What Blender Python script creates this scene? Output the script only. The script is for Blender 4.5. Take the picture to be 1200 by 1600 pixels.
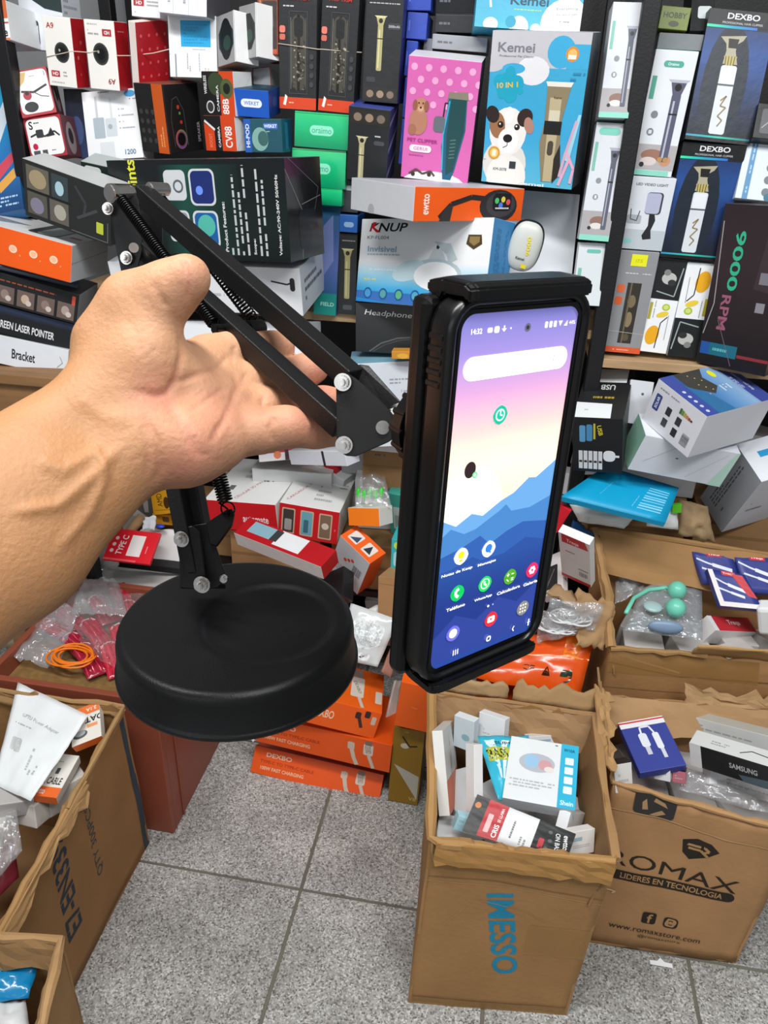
import bpy, bmesh, math, random
import numpy as np
from mathutils import Matrix, Vector, noise

for o in list(bpy.data.objects): bpy.data.objects.remove(o)
SC = bpy.context.scene; COL = SC.collection
random.seed(7)

# ---------------------------------------------------------------- camera, world, lights, exposure
FOC, CAMZ = 1190.0, 1.5                       # focal length in pixels of the 1200x1600 frame, eye height in metres
def cam_axes(nx, ny, vx):                     # rotation from the nadir point and the vanishing point of the wall's normal
    Z = -np.array([(nx-600)/FOC, -(ny-800)/FOC, -1.0]); Z /= np.linalg.norm(Z)
    t = (Z[2]-(vx-600)/FOC*Z[0])/Z[1]
    Y = np.array([(vx-600)/FOC, t, -1.0]); Y /= np.linalg.norm(Y)
    return np.array([np.cross(Y, Z), Y, Z])
RC = cam_axes(525, 3120, 830); CP = np.array([0, 0, CAMZ])
cd = bpy.data.cameras.new('camera'); cam = bpy.data.objects.new('camera', cd); COL.objects.link(cam)
cam.matrix_world = Matrix.Translation(Vector(CP)) @ Matrix(RC.tolist()).to_4x4()
cd.sensor_fit = 'VERTICAL'; cd.sensor_height = 36; cd.lens = 36*FOC/1600; cd.clip_start = 0.02
SC.camera = cam

w = bpy.data.worlds.new('world'); SC.world = w; w.use_nodes = True
w.node_tree.nodes['Background'].inputs[0].default_value = (0.93, 0.97, 1.0, 1)
w.node_tree.nodes['Background'].inputs[1].default_value = 0.30
def area(name, loc, target, sx, sy, power, col=(1, 1, 1)):
    l = bpy.data.lights.new(name, 'AREA'); l.shape = 'RECTANGLE'; l.size = sx; l.size_y = sy; l.energy = power; l.color = col
    o = bpy.data.objects.new(name, l); COL.objects.link(o); o.location = loc
    o.rotation_euler = (Vector(target)-Vector(loc)).to_track_quat('-Z', 'Y').to_euler(); return o
area('ceiling_tube_light', (-0.5, 0.3, 2.75), (-0.4, 0.8, 0.5), 1.3, 0.25, 30, (1.0, 0.99, 0.97))
area('ceiling_tube_light', (0.9, -0.2, 2.75), (0.5, 0.9, 0.5), 1.3, 0.25, 26, (0.97, 0.99, 1.0))
area('doorway_daylight', (-1.2, -1.9, 2.3), (0, 1.2, 0.6), 2.0, 1.2, 9, (0.92, 0.96, 1.0))
SC.view_settings.view_transform = 'Standard'; SC.view_settings.look = 'None'
SC.view_settings.exposure = 0.42; SC.view_settings.gamma = 1.0; SC.view_settings.use_curve_mapping = False

# ---------------------------------------------------------------- geometry helpers
def ray(x, y): return RC @ np.array([(x-600)/FOC, -(y-800)/FOC, -1.0])
def at(x, y, d): return Vector(CP+ray(x, y)*d)                       # a point d metres along the view axis
def atz(x, y, z): r = ray(x, y); return Vector(CP+r*(z-CAMZ)/r[2])   # on the level z
def aty(x, y, Y): r = ray(x, y); return Vector(CP+r*Y/r[1])          # on the upright plane Y
def atx(x, y, X): r = ray(x, y); return Vector(CP+r*X/r[0])
def L1(c): return c/12.92 if c <= 0.04045 else ((c+0.055)/1.055)**2.4
def col(h):
    if not isinstance(h, str): return tuple(h)+(1,)*(4-len(h))
    return tuple(L1(int(h[i:i+2], 16)/255) for i in (0, 2, 4))+(1.0,)

CODES = {a+b+c: ((0 if b == 'l' else 1), (0 if a == 'f' else 1), (0 if c == 'd' else 1)) for a in 'fb' for b in 'lr' for c in 'dt'}
def rotm(rx, ry, rz):
    cx, sx, cy, sy, cz, sz = math.cos(rx), math.sin(rx), math.cos(ry), math.sin(ry), math.cos(rz), math.sin(rz)
    return np.array([[cz, -sz, 0], [sz, cz, 0], [0, 0, 1]]) @ np.array([[1, 0, 0], [0, cx, -sx], [0, sx, cx]]) @ np.array([[cy, 0, sy], [0, 1, 0], [-sy, 0, cy]])
def fit(pts, Y=None, Z=None, D=None, w=None, d=None, h=None, yaw=0, rx=0, ry=0, tw=12, name=''):
    """size and pose of a true cuboid from some measured corners; the first corner lies on Y / Z / at distance D"""
    ks = list(pts); a = pts[ks[0]]
    A = np.array(aty(*a, Y) if Y is not None else atz(*a, Z) if Z is not None else at(*a, D))
    fa = np.array(CODES[ks[0]], float); fr = np.array([CODES[k] for k in ks[1:]], float)-fa
    tg = np.array([pts[k] for k in ks[1:]], float)
    dist = -((A-CP) @ RC)[2]                        # first guess of width and height from the picture, at the anchor's distance
    def guess(k, dv):
        v = [math.dist(pts[a_], pts[b_])*dist/FOC for a_ in pts for b_ in pts if CODES[a_][k] == 0 and CODES[b_][k] == 1 and all(CODES[a_][j] == CODES[b_][j] for j in range(3) if j != k)]
        return max(v)*1.08 if v else dv
    d0 = np.array([w or guess(0, .08), d or max(guess(1, .05), .03), h or guess(2, .06)]); wd = np.array([150 if w else 5, 60 if d else 3, 150 if h else 5])
    rx, ry, yaw = [math.radians(v) for v in (rx, ry, yaw)]
    yw = 25.0 if all(k[0] == 'f' for k in ks) and abs(rx) < .3 and tw > 4 else 1.5
    def res(p):
        M = rotm(p[0], p[1], p[2]); P = A+(fr*np.exp(p[3:6])) @ M.T
        q = (P-CP) @ RC
        r = np.stack([600+FOC*q[:, 0]/-q[:, 2], 800-FOC*q[:, 1]/-q[:, 2]], 1)-tg
        return np.concatenate([r.ravel(), [tw*(p[0]-rx), tw*(p[1]-ry), yw*(p[2]-yaw)], wd*(p[3:6]-np.log(d0)), 80*np.maximum(p[3:6]-np.log(np.maximum(d0*1.7, .16)), 0)])
    best = None
    for dy in (0, .5, -.5):
        p = np.array([rx, ry, yaw+dy, *np.log(d0)]); lam = 1.0; r = res(p); c = r@r
        for it in range(60):
            J = np.stack([(res(p+e)-r)/1e-5 for e in np.eye(6)*1e-5], 1)
            s = np.linalg.solve(J.T@J+lam*np.eye(6), -J.T@r); s = np.clip(s, -.5, .5)
            r2 = res(p+s); c2 = r2@r2
            if c2 < c: p = p+s; r = r2; done = c-c2 < 1e-6; c = c2; lam = max(lam*.3, 1e-6)
            else: lam *= 4; done = lam > 1e8
            if done: break
        if best is None or c < best[0]: best = (c, p, r)
    c, p, r = best; n = len(tg)*2; e = np.abs(r[:n]).max() if n else 0
    M = rotm(*p[:3]); dm = np.exp(p[3:6]); org = A-M@(fa*dm)
    if e > 6 or dm.max() > .5: print('FIT', name, 'err %.1f' % e, 'dims', dm.round(3), 'rot', np.degrees(p[:3]).round(0), 'z', org[2].round(2))
    base = org+M@np.array([dm[0]/2, dm[1]/2, 0])
    T = Matrix(M.tolist()).to_4x4(); T.translation = Vector(base)
    return T, tuple(float(v) for v in dm)

# ---------------------------------------------------------------- materials
MATS = {}
def node_mat(name, base=None, rough=.5, metal=0, attr=False, bump=0, bscale=200, emit=0, coat=0, var=0, vscale=8, sss=0, trans=0, alpha=1, spec=.5, ior=1.45):
    if name in MATS: return MATS[name]
    m = bpy.data.materials.new(name); m.use_nodes = True; nt = m.node_tree; b = nt.nodes['Principled BSDF']; MATS[name] = m
    N = lambda t: nt.nodes.new(t); K = nt.links.new
    tc = N('ShaderNodeTexCoord')
    if attr: a = N('ShaderNodeAttribute'); a.attribute_name = 'Col'; src = a.outputs['Color']
    else:
        a = N('ShaderNodeRGB'); a.outputs[0].default_value = col(base); src = a.outputs[0]
    if var:
        nz = N('ShaderNodeTexNoise'); nz.inputs['Scale'].default_value = vscale; nz.inputs['Detail'].default_value = 6; K(tc.outputs['Object'], nz.inputs['Vector'])
        mr = N('ShaderNodeMapRange'); mr.inputs['From Min'].default_value = .3; mr.inputs['From Max'].default_value = .7; mr.inputs['To Min'].default_value = 1-var; mr.inputs['To Max'].default_value = 1+var*.4
        K(nz.outputs['Fac'], mr.inputs['Value'])
        vm = N('ShaderNodeVectorMath'); vm.operation = 'SCALE'; K(src, vm.inputs[0]); K(mr.outputs[0], vm.inputs['Scale']); src = vm.outputs[0]
    K(src, b.inputs['Base Color'])
    b.inputs['Roughness'].default_value = rough; b.inputs['Metallic'].default_value = metal; b.inputs['Coat Weight'].default_value = coat; b.inputs['Coat Roughness'].default_value = .12
    b.inputs['Specular IOR Level'].default_value = spec; b.inputs['IOR'].default_value = ior
    b.inputs['Transmission Weight'].default_value = trans; b.inputs['Alpha'].default_value = alpha
    if emit: K(src, b.inputs['Emission Color']); b.inputs['Emission Strength'].default_value = emit
    if sss: b.inputs['Subsurface Weight'].default_value = sss; b.inputs['Subsurface Radius'].default_value = (.012, .004, .002); b.inputs['Subsurface Scale'].default_value = .6
    if bump:
        n2 = N('ShaderNodeTexNoise'); n2.inputs['Scale'].default_value = bscale; n2.inputs['Detail'].default_value = 4; K(tc.outputs['Object'], n2.inputs['Vector'])
        bp = N('ShaderNodeBump'); bp.inputs['Strength'].default_value = bump; bp.inputs['Distance'].default_value = .002; K(n2.outputs['Fac'], bp.inputs['Height']); K(bp.outputs[0], b.inputs['Normal'])
    return m
CARD = node_mat('printed_card', attr=True, rough=.42, bump=.25, bscale=60, var=.06)
GLOSS = node_mat('glossy_film_card', attr=True, rough=.22, bump=.5, bscale=25, coat=.3)
KRAFT = node_mat('kraft_cardboard', attr=True, rough=.75, bump=.35, bscale=90, var=.13, vscale=9, spec=.3)
TAPE = node_mat('packing_tape', 'b4894f', rough=.12, alpha=.45, bump=.5, bscale=40)
BLACK = node_mat('black_powder_coat', '111112', rough=.40, bump=.12, bscale=900, spec=.35)
BLACKP = node_mat('black_plastic', '070708', rough=.32, bump=.05, bscale=300)
RUBBER = node_mat('black_rubber_case', '0a0a0b', rough=.3)
CHROME = node_mat('chrome_steel', 'd8d4d0', rough=.24, metal=1, var=.1, vscale=300)
SPRING = node_mat('black_spring_steel', '0c0c0d', rough=.22, metal=.6)
STEEL = node_mat('black_shelf_steel', '0d0d10', rough=.5, bump=.2)
def wood(name, c1, c2, scale=6, rough=.6):
    m = node_mat(name, c1, rough=rough, bump=.2, bscale=80); nt = m.node_tree; b = nt.nodes['Principled BSDF']
    N = nt.nodes.new; K = nt.links.new
    tc = N('ShaderNodeTexCoord'); mp = N('ShaderNodeMapping'); mp.inputs['Scale'].default_value = (1, 9, 9); nz = N('ShaderNodeTexNoise'); nz.inputs['Scale'].default_value = scale; nz.inputs['Detail'].default_value = 8
    K(tc.outputs['Object'], mp.inputs[0]); K(mp.outputs[0], nz.inputs['Vector'])
    r = N('ShaderNodeValToRGB'); r.color_ramp.elements[0].color = col(c1); r.color_ramp.elements[1].color = col(c2); r.color_ramp.elements[0].position = .35; r.color_ramp.elements[1].position = .65
    K(nz.outputs['Fac'], r.inputs[0]); K(r.outputs[0], b.inputs['Base Color']); return m
PINE = wood('pale_board_wood', 'a98a66', 'c4a680'); BROWNW = wood('brown_counter_wood', '7c5a38', '8f6a44')
REDW = node_mat('painted_red_brown_wood', '8e4a36', rough=.42, bump=.2, bscale=50, var=.12, vscale=5)
def film(name, tint, mix=.35, rough=.08):      # thin clear plastic film: mostly see-through with crinkled gloss
    m = bpy.data.materials.new(name); m.use_nodes = True; nt = m.node_tree; nt.nodes.remove(nt.nodes['Principled BSDF']); out = nt.nodes['Material Output']
    N = nt.nodes.new; K = nt.links.new
    t = N('ShaderNodeBsdfTransparent'); g = N('ShaderNodeBsdfGlossy'); g.inputs['Roughness'].default_value = rough; d = N('ShaderNodeBsdfDiffuse'); d.inputs[0].default_value = col(tint)
    tc = N('ShaderNodeTexCoord'); nz = N('ShaderNodeTexNoise'); nz.inputs['Scale'].default_value = 35; nz.inputs['Detail'].default_value = 3; nz.inputs['Distortion'].default_value = 1.5; K(tc.outputs['Object'], nz.inputs['Vector'])
    bp = N('ShaderNodeBump'); bp.inputs['Strength'].default_value = 1; bp.inputs['Distance'].default_value = .01; K(nz.outputs['Fac'], bp.inputs['Height']); K(bp.outputs[0], g.inputs['Normal'])
    m1 = N('ShaderNodeMixShader'); m1.inputs[0].default_value = .5; K(d.outputs[0], m1.inputs[1]); K(g.outputs[0], m1.inputs[2])
    m2 = N('ShaderNodeMixShader'); m2.inputs[0].default_value = mix; K(t.outputs[0], m2.inputs[1]); K(m1.outputs[0], m2.inputs[2]); K(m2.outputs[0], out.inputs['Surface']); MATS[name] = m
    return m
FILM = film('clear_film', 'e8eaee', .32); FILMC = film('very_clear_film', 'f0e8ea', .13); FILMP = film('frosted_plastic', 'cfd8e0', .45, .2)

# ---------------------------------------------------------------- object helpers
def setp(o, label=None, cat=None, group=None, kind=None):
    for k, v in (('label', label), ('category', cat), ('group', group), ('kind', kind)):
        if v: o[k] = v
    return o
def empty(name, label, cat, loc=(0, 0, 0), group=None, rot=None):
    o = bpy.data.objects.new(name, None); COL.objects.link(o); o.empty_display_size = .02
    o.matrix_world = rot if rot is not None else Matrix.Translation(Vector(loc)); return setp(o, label, cat, group)
def link(name, me, mat, parent=None, world=False):
    """parent given: mesh data is in the parent's local space unless world=True"""
    o = bpy.data.objects.new(name, me); COL.objects.link(o)
    if mat is not None and not len(me.materials): me.materials.append(mat)
    if parent is not None:
        o.parent = parent
        if world:
            root = parent; M = Matrix.Identity(4)
            while root is not None: M = root.matrix_basis @ M; root = root.parent
            me.transform(M.inverted())
    return o
def mesh(name, verts, faces, cols=None, smooth=False):
    me = bpy.data.meshes.new(name); me.from_pydata([tuple(v) for v in verts], [], faces); me.update()
    if cols is not None:
        a = me.color_attributes.new('Col', 'FLOAT_COLOR', 'CORNER'); dat = np.empty((len(me.loops), 4), np.float32)
        for p in me.polygons:
            c = cols[p.index]
            for q, li in enumerate(p.loop_indices): dat[li] = c[q] if isinstance(c, list) else c
        a.data.foreach_set('color', dat.ravel())
    if smooth: me.polygons.foreach_set('use_smooth', [True]*len(me.polygons))
    return me
def bm_mesh(name, bm, smooth=False):
    me = bpy.data.meshes.new(name); bm.normal_update(); bm.to_mesh(me); bm.free()
    if smooth: me.polygons.foreach_set('use_smooth', [True]*len(me.polygons))
    return me
def box_bm(w, d, h, bev=.0008, cols=None, jit=0):
    """cuboid standing on z=0, centred in x and y, colour per face F B L R T D"""
    bm = bmesh.new(); bmesh.ops.create_cube(bm, size=1)
    bmesh.ops.scale(bm, vec=(w, d, h), verts=bm.verts); bmesh.ops.translate(bm, vec=(0, 0, h/2), verts=bm.verts)
    if jit:
        for v in bm.verts: v.co += Vector((random.uniform(-jit, jit), random.uniform(-jit, jit), random.uniform(-jit, jit)))
    if bev: bmesh.ops.bevel(bm, geom=bm.edges[:], offset=bev, segments=2, affect='EDGES', profile=.5)
    if cols is not None:
        lay = bm.loops.layers.float_color.new('Col'); bm.normal_update()
        for f in bm.faces:
            n = f.normal; k = max(range(3), key=lambda i: abs(n[i])); s = n[k] > 0
            key = {(0, True): 'R', (0, False): 'L', (1, True): 'B', (1, False): 'F', (2, True): 'T', (2, False): 'D'}[(k, s)]
            c = col(cols.get(key, cols.get('*', 'e8e8e8')))
            for l in f.loops: l[lay] = c
    return bm
def tube(name, pts, rads, mat, parent=None, n=10, cols=None, cap=True):
    pts = [Vector(p) for p in pts]
    if not hasattr(rads, '__len__'): rads = [rads]*len(pts)
    V = []; Fc = []; up = None
    for i, p in enumerate(pts):
        t = (pts[min(i+1, len(pts)-1)]-pts[max(i-1, 0)]).normalized()
        if up is None: up = t.orthogonal().normalized()
        up = (up-t*up.dot(t)).normalized(); s = t.cross(up)
        for k in range(n):
            a = 2*math.pi*k/n; V.append(p+(up*math.cos(a)+s*math.sin(a))*rads[i])
    for i in range(len(pts)-1):
        for k in range(n): a = i*n+k; b = i*n+(k+1) % n; Fc.append((a, b, b+n, a+n))
    if cap: Fc.append(tuple(range(n))[::-1]); Fc.append(tuple((len(pts)-1)*n+k for k in range(n)))
    me = mesh(name, V, Fc, [col(cols)]*len(Fc) if cols else None, smooth=True)
    return link(name, me, mat, parent, world=True)
def beam(name, a, b, wd, th, side, mat, parent=None, bev=.0008):
    """square bar from a to b; 'side' is the direction of its width"""
    a, b = Vector(a), Vector(b); z = (b-a); ln = z.length; z.normalize(); x = Vector(side); x = (x-z*x.dot(z)).normalized(); y = z.cross(x)
    me = bm_mesh(name, box_bm(wd, th, ln, bev)); M = Matrix((x, y, z)).transposed().to_4x4(); M.translation = a; me.transform(M)
    return link(name, me, mat, parent, world=True)
def prism(name, pts, thick, nrm, mat, parent=None, bev=.0004, cols=None):
    """flat plate: world outline pts, thickness along nrm away from the viewer"""
    bm = bmesh.new(); vs = [bm.verts.new(p) for p in pts]; f = bm.faces.new(vs)
    r = bmesh.ops.extrude_face_region(bm, geom=[f]); nv = [g for g in r['geom'] if isinstance(g, bmesh.types.BMVert)]
    bmesh.ops.translate(bm, vec=Vector(nrm).normalized()*thick, verts=nv); bmesh.ops.recalc_face_normals(bm, faces=bm.faces)
    if bev: bmesh.ops.bevel(bm, geom=bm.edges[:], offset=bev, segments=1, affect='EDGES')
    if cols:
        lay = bm.loops.layers.float_color.new('Col')
        for f in bm.faces:
            for l in f.loops: l[lay] = col(cols)
    return link(name, bm_mesh(name, bm), mat, parent, world=True)
def cyl(name, a, b, r, mat, parent=None, n=20, r2=None): 
    a, b = Vector(a), Vector(b); return flat_tube(name, a, b, r, r if r2 is None else r2, mat, parent, n)
def flat_tube(name, a, b, r, r2, mat, parent, n):
    z = (b-a); ln = z.length; bm = bmesh.new(); bmesh.ops.create_cone(bm, cap_ends=True, segments=n, radius1=r, radius2=r2, depth=ln)
    bmesh.ops.translate(bm, vec=(0, 0, ln/2), verts=bm.verts); bmesh.ops.bevel(bm, geom=[e for e in bm.edges if e.calc_face_angle(0) > .8], offset=min(r, r2, ln)*.18, segments=2, affect='EDGES')
    me = bm_mesh(name, bm); M = z.to_track_quat('Z', 'Y').to_matrix().to_4x4(); M.translation = a; me.transform(M)
    return link(name, me, mat, parent, world=True)

# ---------------------------------------------------------------- flat print: many small coloured shapes joined into one thin part
TXT = {}
def text_mesh(s, bold):
    if (s, bold) in TXT: return TXT[(s, bold)]
    cu = bpy.data.curves.new('t', 'FONT'); cu.body = s; cu.size = 1; cu.offset = .02 if bold else 0; cu.resolution_u = 3
    o = bpy.data.objects.new('t', cu); me = bpy.data.meshes.new_from_object(o)
    V = np.array([v.co[:2] for v in me.vertices]) if len(me.vertices) else np.zeros((1, 2)); Fc = [tuple(p.vertices) for p in me.polygons]
    bpy.data.objects.remove(o); bpy.data.meshes.remove(me); bpy.data.curves.remove(cu)
    lo = V.min(0); hi = V.max(0); V = V-(lo+hi)/2; TXT[(s, bold)] = (V, Fc, hi-lo); return TXT[(s, bold)]
class Art:
    """collects shapes in face coordinates: u 0..1 left to right, v 0..1 bottom to top, W x H metres"""
    def __init__(s, W, H): s.W, s.H, s.V, s.F, s.C, s.k = W, H, [], [], [], 0
    def add(s, P, F, c):
        n = len(s.V); s.V += [(p[0], p[1], s.k) for p in P]; s.F += [tuple(i+n for i in f) for f in F]
        s.C += [c if isinstance(c, list) else col(c)]*len(F); s.k += 1
    def draw(s, items):
        for it in items: getattr(s, '_'+it[0])(*it[1:])
    def _r(s, x0, y0, x1, y1, c): s.add([(x0, y0), (x1, y0), (x1, y1), (x0, y1)], [(0, 1, 2, 3)], c)
    def _g(s, x0, y0, x1, y1, stops, n=10, ax=1):         # printed colour blend; stops from low to high
        for i in range(n):
            def cc(t):
                t *= len(stops)-1; j = min(int(t), len(stops)-2); f = t-j; a, b = col(stops[j]), col(stops[j+1]); return tuple(a[q]*(1-f)+b[q]*f for q in range(4))
            a, b = i/n, (i+1)/n; ca, cb = cc(a), cc(b)
            if ax: P = [(x0, y0+(y1-y0)*a), (x1, y0+(y1-y0)*a), (x1, y0+(y1-y0)*b), (x0, y0+(y1-y0)*b)]; c = [ca, ca, cb, cb]
            else: P = [(x0+(x1-x0)*a, y0), (x0+(x1-x0)*b, y0), (x0+(x1-x0)*b, y1), (x0+(x1-x0)*a, y1)]; c = [ca, cb, cb, ca]
            s.add(P, [(0, 1, 2, 3)], c); s.k -= 1
        s.k += 1
    def _rr(s, x0, y0, x1, y1, c, r=.3):                   # rounded rectangle, r as part of the short side
        W, H = s.W, s.H; w, h = (x1-x0)*W, (y1-y0)*H; q = min(abs(w), abs(h))*r; P = []
        for cx, cy, a0 in ((x1*W-q, y1*H-q, 0), (x0*W+q, y1*H-q, 90), (x0*W+q, y0*H+q, 180), (x1*W-q, y0*H+q, 270)):
            for a in range(0, 91, 18): t = math.radians(a0+a); P.append(((cx+q*math.cos(t))/W, (cy+q*math.sin(t))/H))
        s.add(P, [tuple(range(len(P)))], c)
    def _e(s, cx, cy, r, c, asp=1, rot=0, n=20):           # ellipse: r part of the face width, asp = height/width
        a0 = math.radians(rot); P = []
        for k in range(n):
            t = 2*math.pi*k/n; x = math.cos(t)*r*s.W; y = math.sin(t)*r*s.W*asp
            P.append((cx+(x*math.cos(a0)-y*math.sin(a0))/s.W, cy+(x*math.sin(a0)+y*math.cos(a0))/s.H))
        s.add(P, [tuple(range(n))], c)
    def _p(s, P, c): s.add(P, [tuple(range(len(P)))], c)
    def _l(s, P, t, c):                                    # polyline, thickness t as part of the width
        t *= s.W/2
        for (ax, ay), (bx, by) in zip(P, P[1:]):
            dx, dy = (bx-ax)*s.W, (by-ay)*s.H; ln = math.hypot(dx, dy) or 1; nx, ny = -dy/ln*t, dx/ln*t
            s.add([(ax+nx/s.W, ay+ny/s.H), (ax-nx/s.W, ay-ny/s.H), (bx-nx/s.W, by-ny/s.H), (bx+nx/s.W, by+ny/s.H)], [(0, 1, 2, 3)], c); s.k -= 1
        s.k += 1
    def _t(s, txt, cx, cy, hh, c, rot=0, bold=0, wid=0, sh=0):   # lettering, hh = letter height as part of face height; wid = width as part of face width
        V, F, (tw, th) = text_mesh(txt, bold); up = 45 < abs(rot) % 180 < 135        # upright lettering: height across the face, width along it
        sc = hh*(s.W if up else s.H)/max(th, .3); sx = wid*(s.H if up else s.W)/tw if wid else sc
        a = math.radians(rot); P = [((x*sx+y*sc*sh), y*sc) for x, y in V]
        s.add([(cx+(x*math.cos(a)-y*math.sin(a))/s.W, cy+(x*math.sin(a)+y*math.cos(a))/s.H) for x, y in P], F, c)
    def _ln(s, x0, y0, x1, y1, n, c, ax=0, fill=.45):      # rows of copy too small to read
        rnd = random.Random(int((x0+y0*7+x1*13)*1000)+n)
        for i in range(n):
            v = (i+.5)/n; x = 0
            while x < 1:
                wl = rnd.uniform(.04, .13); e = min(x+wl, 1)
                if rnd.random() > .06:
                    if ax == 0: P = (x0+(x1-x0)*x, y0+(y1-y0)*(v-fill/2/n), x0+(x1-x0)*e, y0+(y1-y0)*(v+fill/2/n))
                    else: P = (x0+(x1-x0)*(v-fill/2/n), y0+(y1-y0)*x, x0+(x1-x0)*(v+fill/2/n), y0+(y1-y0)*e)
                    s._r(*P, c); s.k -= 1
                x = e+.025
                if rnd.random() < .08: break
        s.k += 1
    def _bar(s, x0, y0, x1, y1, c='101010', n=22, ax=0):   # bar code
        rnd = random.Random(n); t = 0
        for i in range(n):
            a = (i+rnd.uniform(0, .3))/n; b = a+rnd.uniform(.25, .6)/n
            if ax == 0: s._r(x0+(x1-x0)*a, y0, x0+(x1-x0)*b, y1, c)
            else: s._r(x0, y0+(y1-y0)*a, x1, y0+(y1-y0)*b, c)
            s.k -= 1
        s.k += 1
def fine(A, mx):      # cut large shapes so that they follow a curved sheet; mx = longest edge in face units
    bm = bmesh.new(); lay = bm.loops.layers.float_color.new('Col'); vs = [bm.verts.new(v) for v in A.V]
    for f, c in zip(A.F, A.C):
        try: g = bm.faces.new([vs[i] for i in f])
        except ValueError: continue
        for q, l in enumerate(g.loops): l[lay] = c[q] if isinstance(c, list) else c
    bmesh.ops.triangulate(bm, faces=bm.faces)
    for _ in range(5):
        es = [e for e in bm.edges if (e.verts[0].co-e.verts[1].co).xy.length > mx]
        if not es: break
        bmesh.ops.subdivide_edges(bm, edges=es, cuts=1); bmesh.ops.triangulate(bm, faces=[f for f in bm.faces if len(f.verts) > 3])
    return bm
def warp(name, A, fn, mx=.06):
    bm = fine(A, mx)
    for v in bm.verts: v.co = fn(v.co.x, v.co.y, v.co.z)
    return bm_mesh(name, bm)
FR = {'F': lambda w, d, h: ((-w/2, -d/2, 0), (1, 0, 0), (0, 0, 1), (0, -1, 0), w, h), 'R': lambda w, d, h: ((w/2, -d/2, 0), (0, 1, 0), (0, 0, 1), (1, 0, 0), d, h),
      'L': lambda w, d, h: ((-w/2, d/2, 0), (0, -1, 0), (0, 0, 1), (-1, 0, 0), d, h), 'T': lambda w, d, h: ((-w/2, -d/2, h), (1, 0, 0), (0, 1, 0), (0, 0, 1), w, d)}
NAMES = {'F': 'front_print', 'R': 'side_print', 'L': 'side_print', 'T': 'top_print'}
def print_on(o, dims, face, items, mat=None, step=2.2e-5, off=2.5e-4, name=None):
    org, u, v, n, W, H = FR[face](*dims); A = Art(W, H); A.draw(items)
    if not A.F: return
    org, u, v, n = Vector(org), Vector(u), Vector(v), Vector(n)
    cl = lambda t: min(max(t, -.001), 1.001)
    P = [org+u*(cl(x)*W)+v*(cl(y)*H)+n*(off+k*step) for x, y, k in A.V]
    return link(name or NAMES[face], mesh('print', P, A.F, A.C), mat or CARD, o)
def carton(name, label, pts, cols='e9e9e7', art=None, cat='box', group=None, flap='T', mat=None, bev=.0009, **kw):
    """a closed cardboard retail box: body mesh, tuck flap and printed faces"""
    T, dm = fit(pts, name=label, **kw)
    if isinstance(cols, str): cols = {'*': cols}
    o = link(name, bm_mesh(name, box_bm(*dm, bev, cols)), mat or CARD); o.matrix_world = T; setp(o, label, cat, group)
    if flap:
        org, u, v, n, W, H = FR[flap](*dm); org, u, v, n = map(Vector, (org, u, v, n)); bm = bmesh.new(); i = .0025
        vs = [bm.verts.new(org+u*a+v*b+n*.0001) for a, b in ((i, i), (W-i, i), (W-i, H*.96), (W-i*3, H-i*.5), (i*3, H-i*.5), (i, H*.96))]
        f = bm.faces.new(vs); r = bmesh.ops.extrude_face_region(bm, geom=[f]); bmesh.ops.translate(bm, vec=n*.0002, verts=[g for g in r['geom'] if isinstance(g, bmesh.types.BMVert)])
        bmesh.ops.recalc_face_normals(bm, faces=bm.faces); lay = bm.loops.layers.float_color.new('Col'); c = col(cols.get(flap, cols.get('*', 'e8e8e8')))
        for f in bm.faces:
            for l in f.loops: l[lay] = c
        link('tuck_flap', bm_mesh('tuck_flap', bm), mat or CARD, o)
    for f, items in (art or {}).items():
        if items: print_on(o, dm, f, items, mat=mat, off=4.5e-4 if f == flap else 2.5e-4)
    return o, dm
def Q(fl, fr, br=None, bl=None, **k):   # corners of a front face: flt, frt, frd, fld (first one is the anchor)
    d = {}
    for n, p in (('fld', bl), ('flt', fl), ('frt', fr), ('frd', br)):
        if p: d[n] = p
    d.update(k); return d
# ---------------------------------------------------------------- the room
def speckle(name, stops, rough=.55):
    m = node_mat(name, 'a0a09c', rough=rough, bump=.15, bscale=300); nt = m.node_tree; b = nt.nodes['Principled BSDF']; N = nt.nodes.new; K = nt.links.new
    ge = N('ShaderNodeNewGeometry'); v = N('ShaderNodeTexVoronoi'); v.inputs['Scale'].default_value = 330; K(ge.outputs['Position'], v.inputs['Vector'])
    r = N('ShaderNodeValToRGB'); r.color_ramp.interpolation = 'CONSTANT'; el = r.color_ramp.elements
    while len(el) > 1: el.remove(el[-1])
    for i, (p, c) in enumerate(stops):
        e = el[0] if i == 0 else el.new(p); e.position = p; e.color = col(c)
    sp = N('ShaderNodeSeparateColor'); K(v.outputs['Color'], sp.inputs[0]); K(sp.outputs[0], r.inputs[0])
    n = N('ShaderNodeTexNoise'); n.inputs['Scale'].default_value = 7; n.inputs['Detail'].default_value = 5; K(ge.outputs['Position'], n.inputs['Vector'])
    mr = N('ShaderNodeMapRange'); mr.inputs['From Min'].default_value = .35; mr.inputs['From Max'].default_value = .68; mr.inputs['To Min'].default_value = 1.08; mr.inputs['To Max'].default_value = .72; K(n.outputs['Fac'], mr.inputs['Value'])
    vm = N('ShaderNodeVectorMath'); vm.operation = 'SCALE'; K(r.outputs[0], vm.inputs[0]); K(mr.outputs[0], vm.inputs['Scale']); K(vm.outputs[0], b.inputs['Base Color']); return m
TERR = speckle('speckled_granite_tile', [(0, '6b6964'), (.10, '8b8984'), (.30, 'a3a29e'), (.60, 'b2b2af'), (.85, 'cbcbc9')])
GROUT = node_mat('dirty_grout', '6f6c60', rough=.9, var=.3)
WALLM = node_mat('dim_painted_wall', '8d8f92', rough=.8, var=.1); CEILM = node_mat('white_ceiling', 'd8d8d4', rough=.9)
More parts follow.
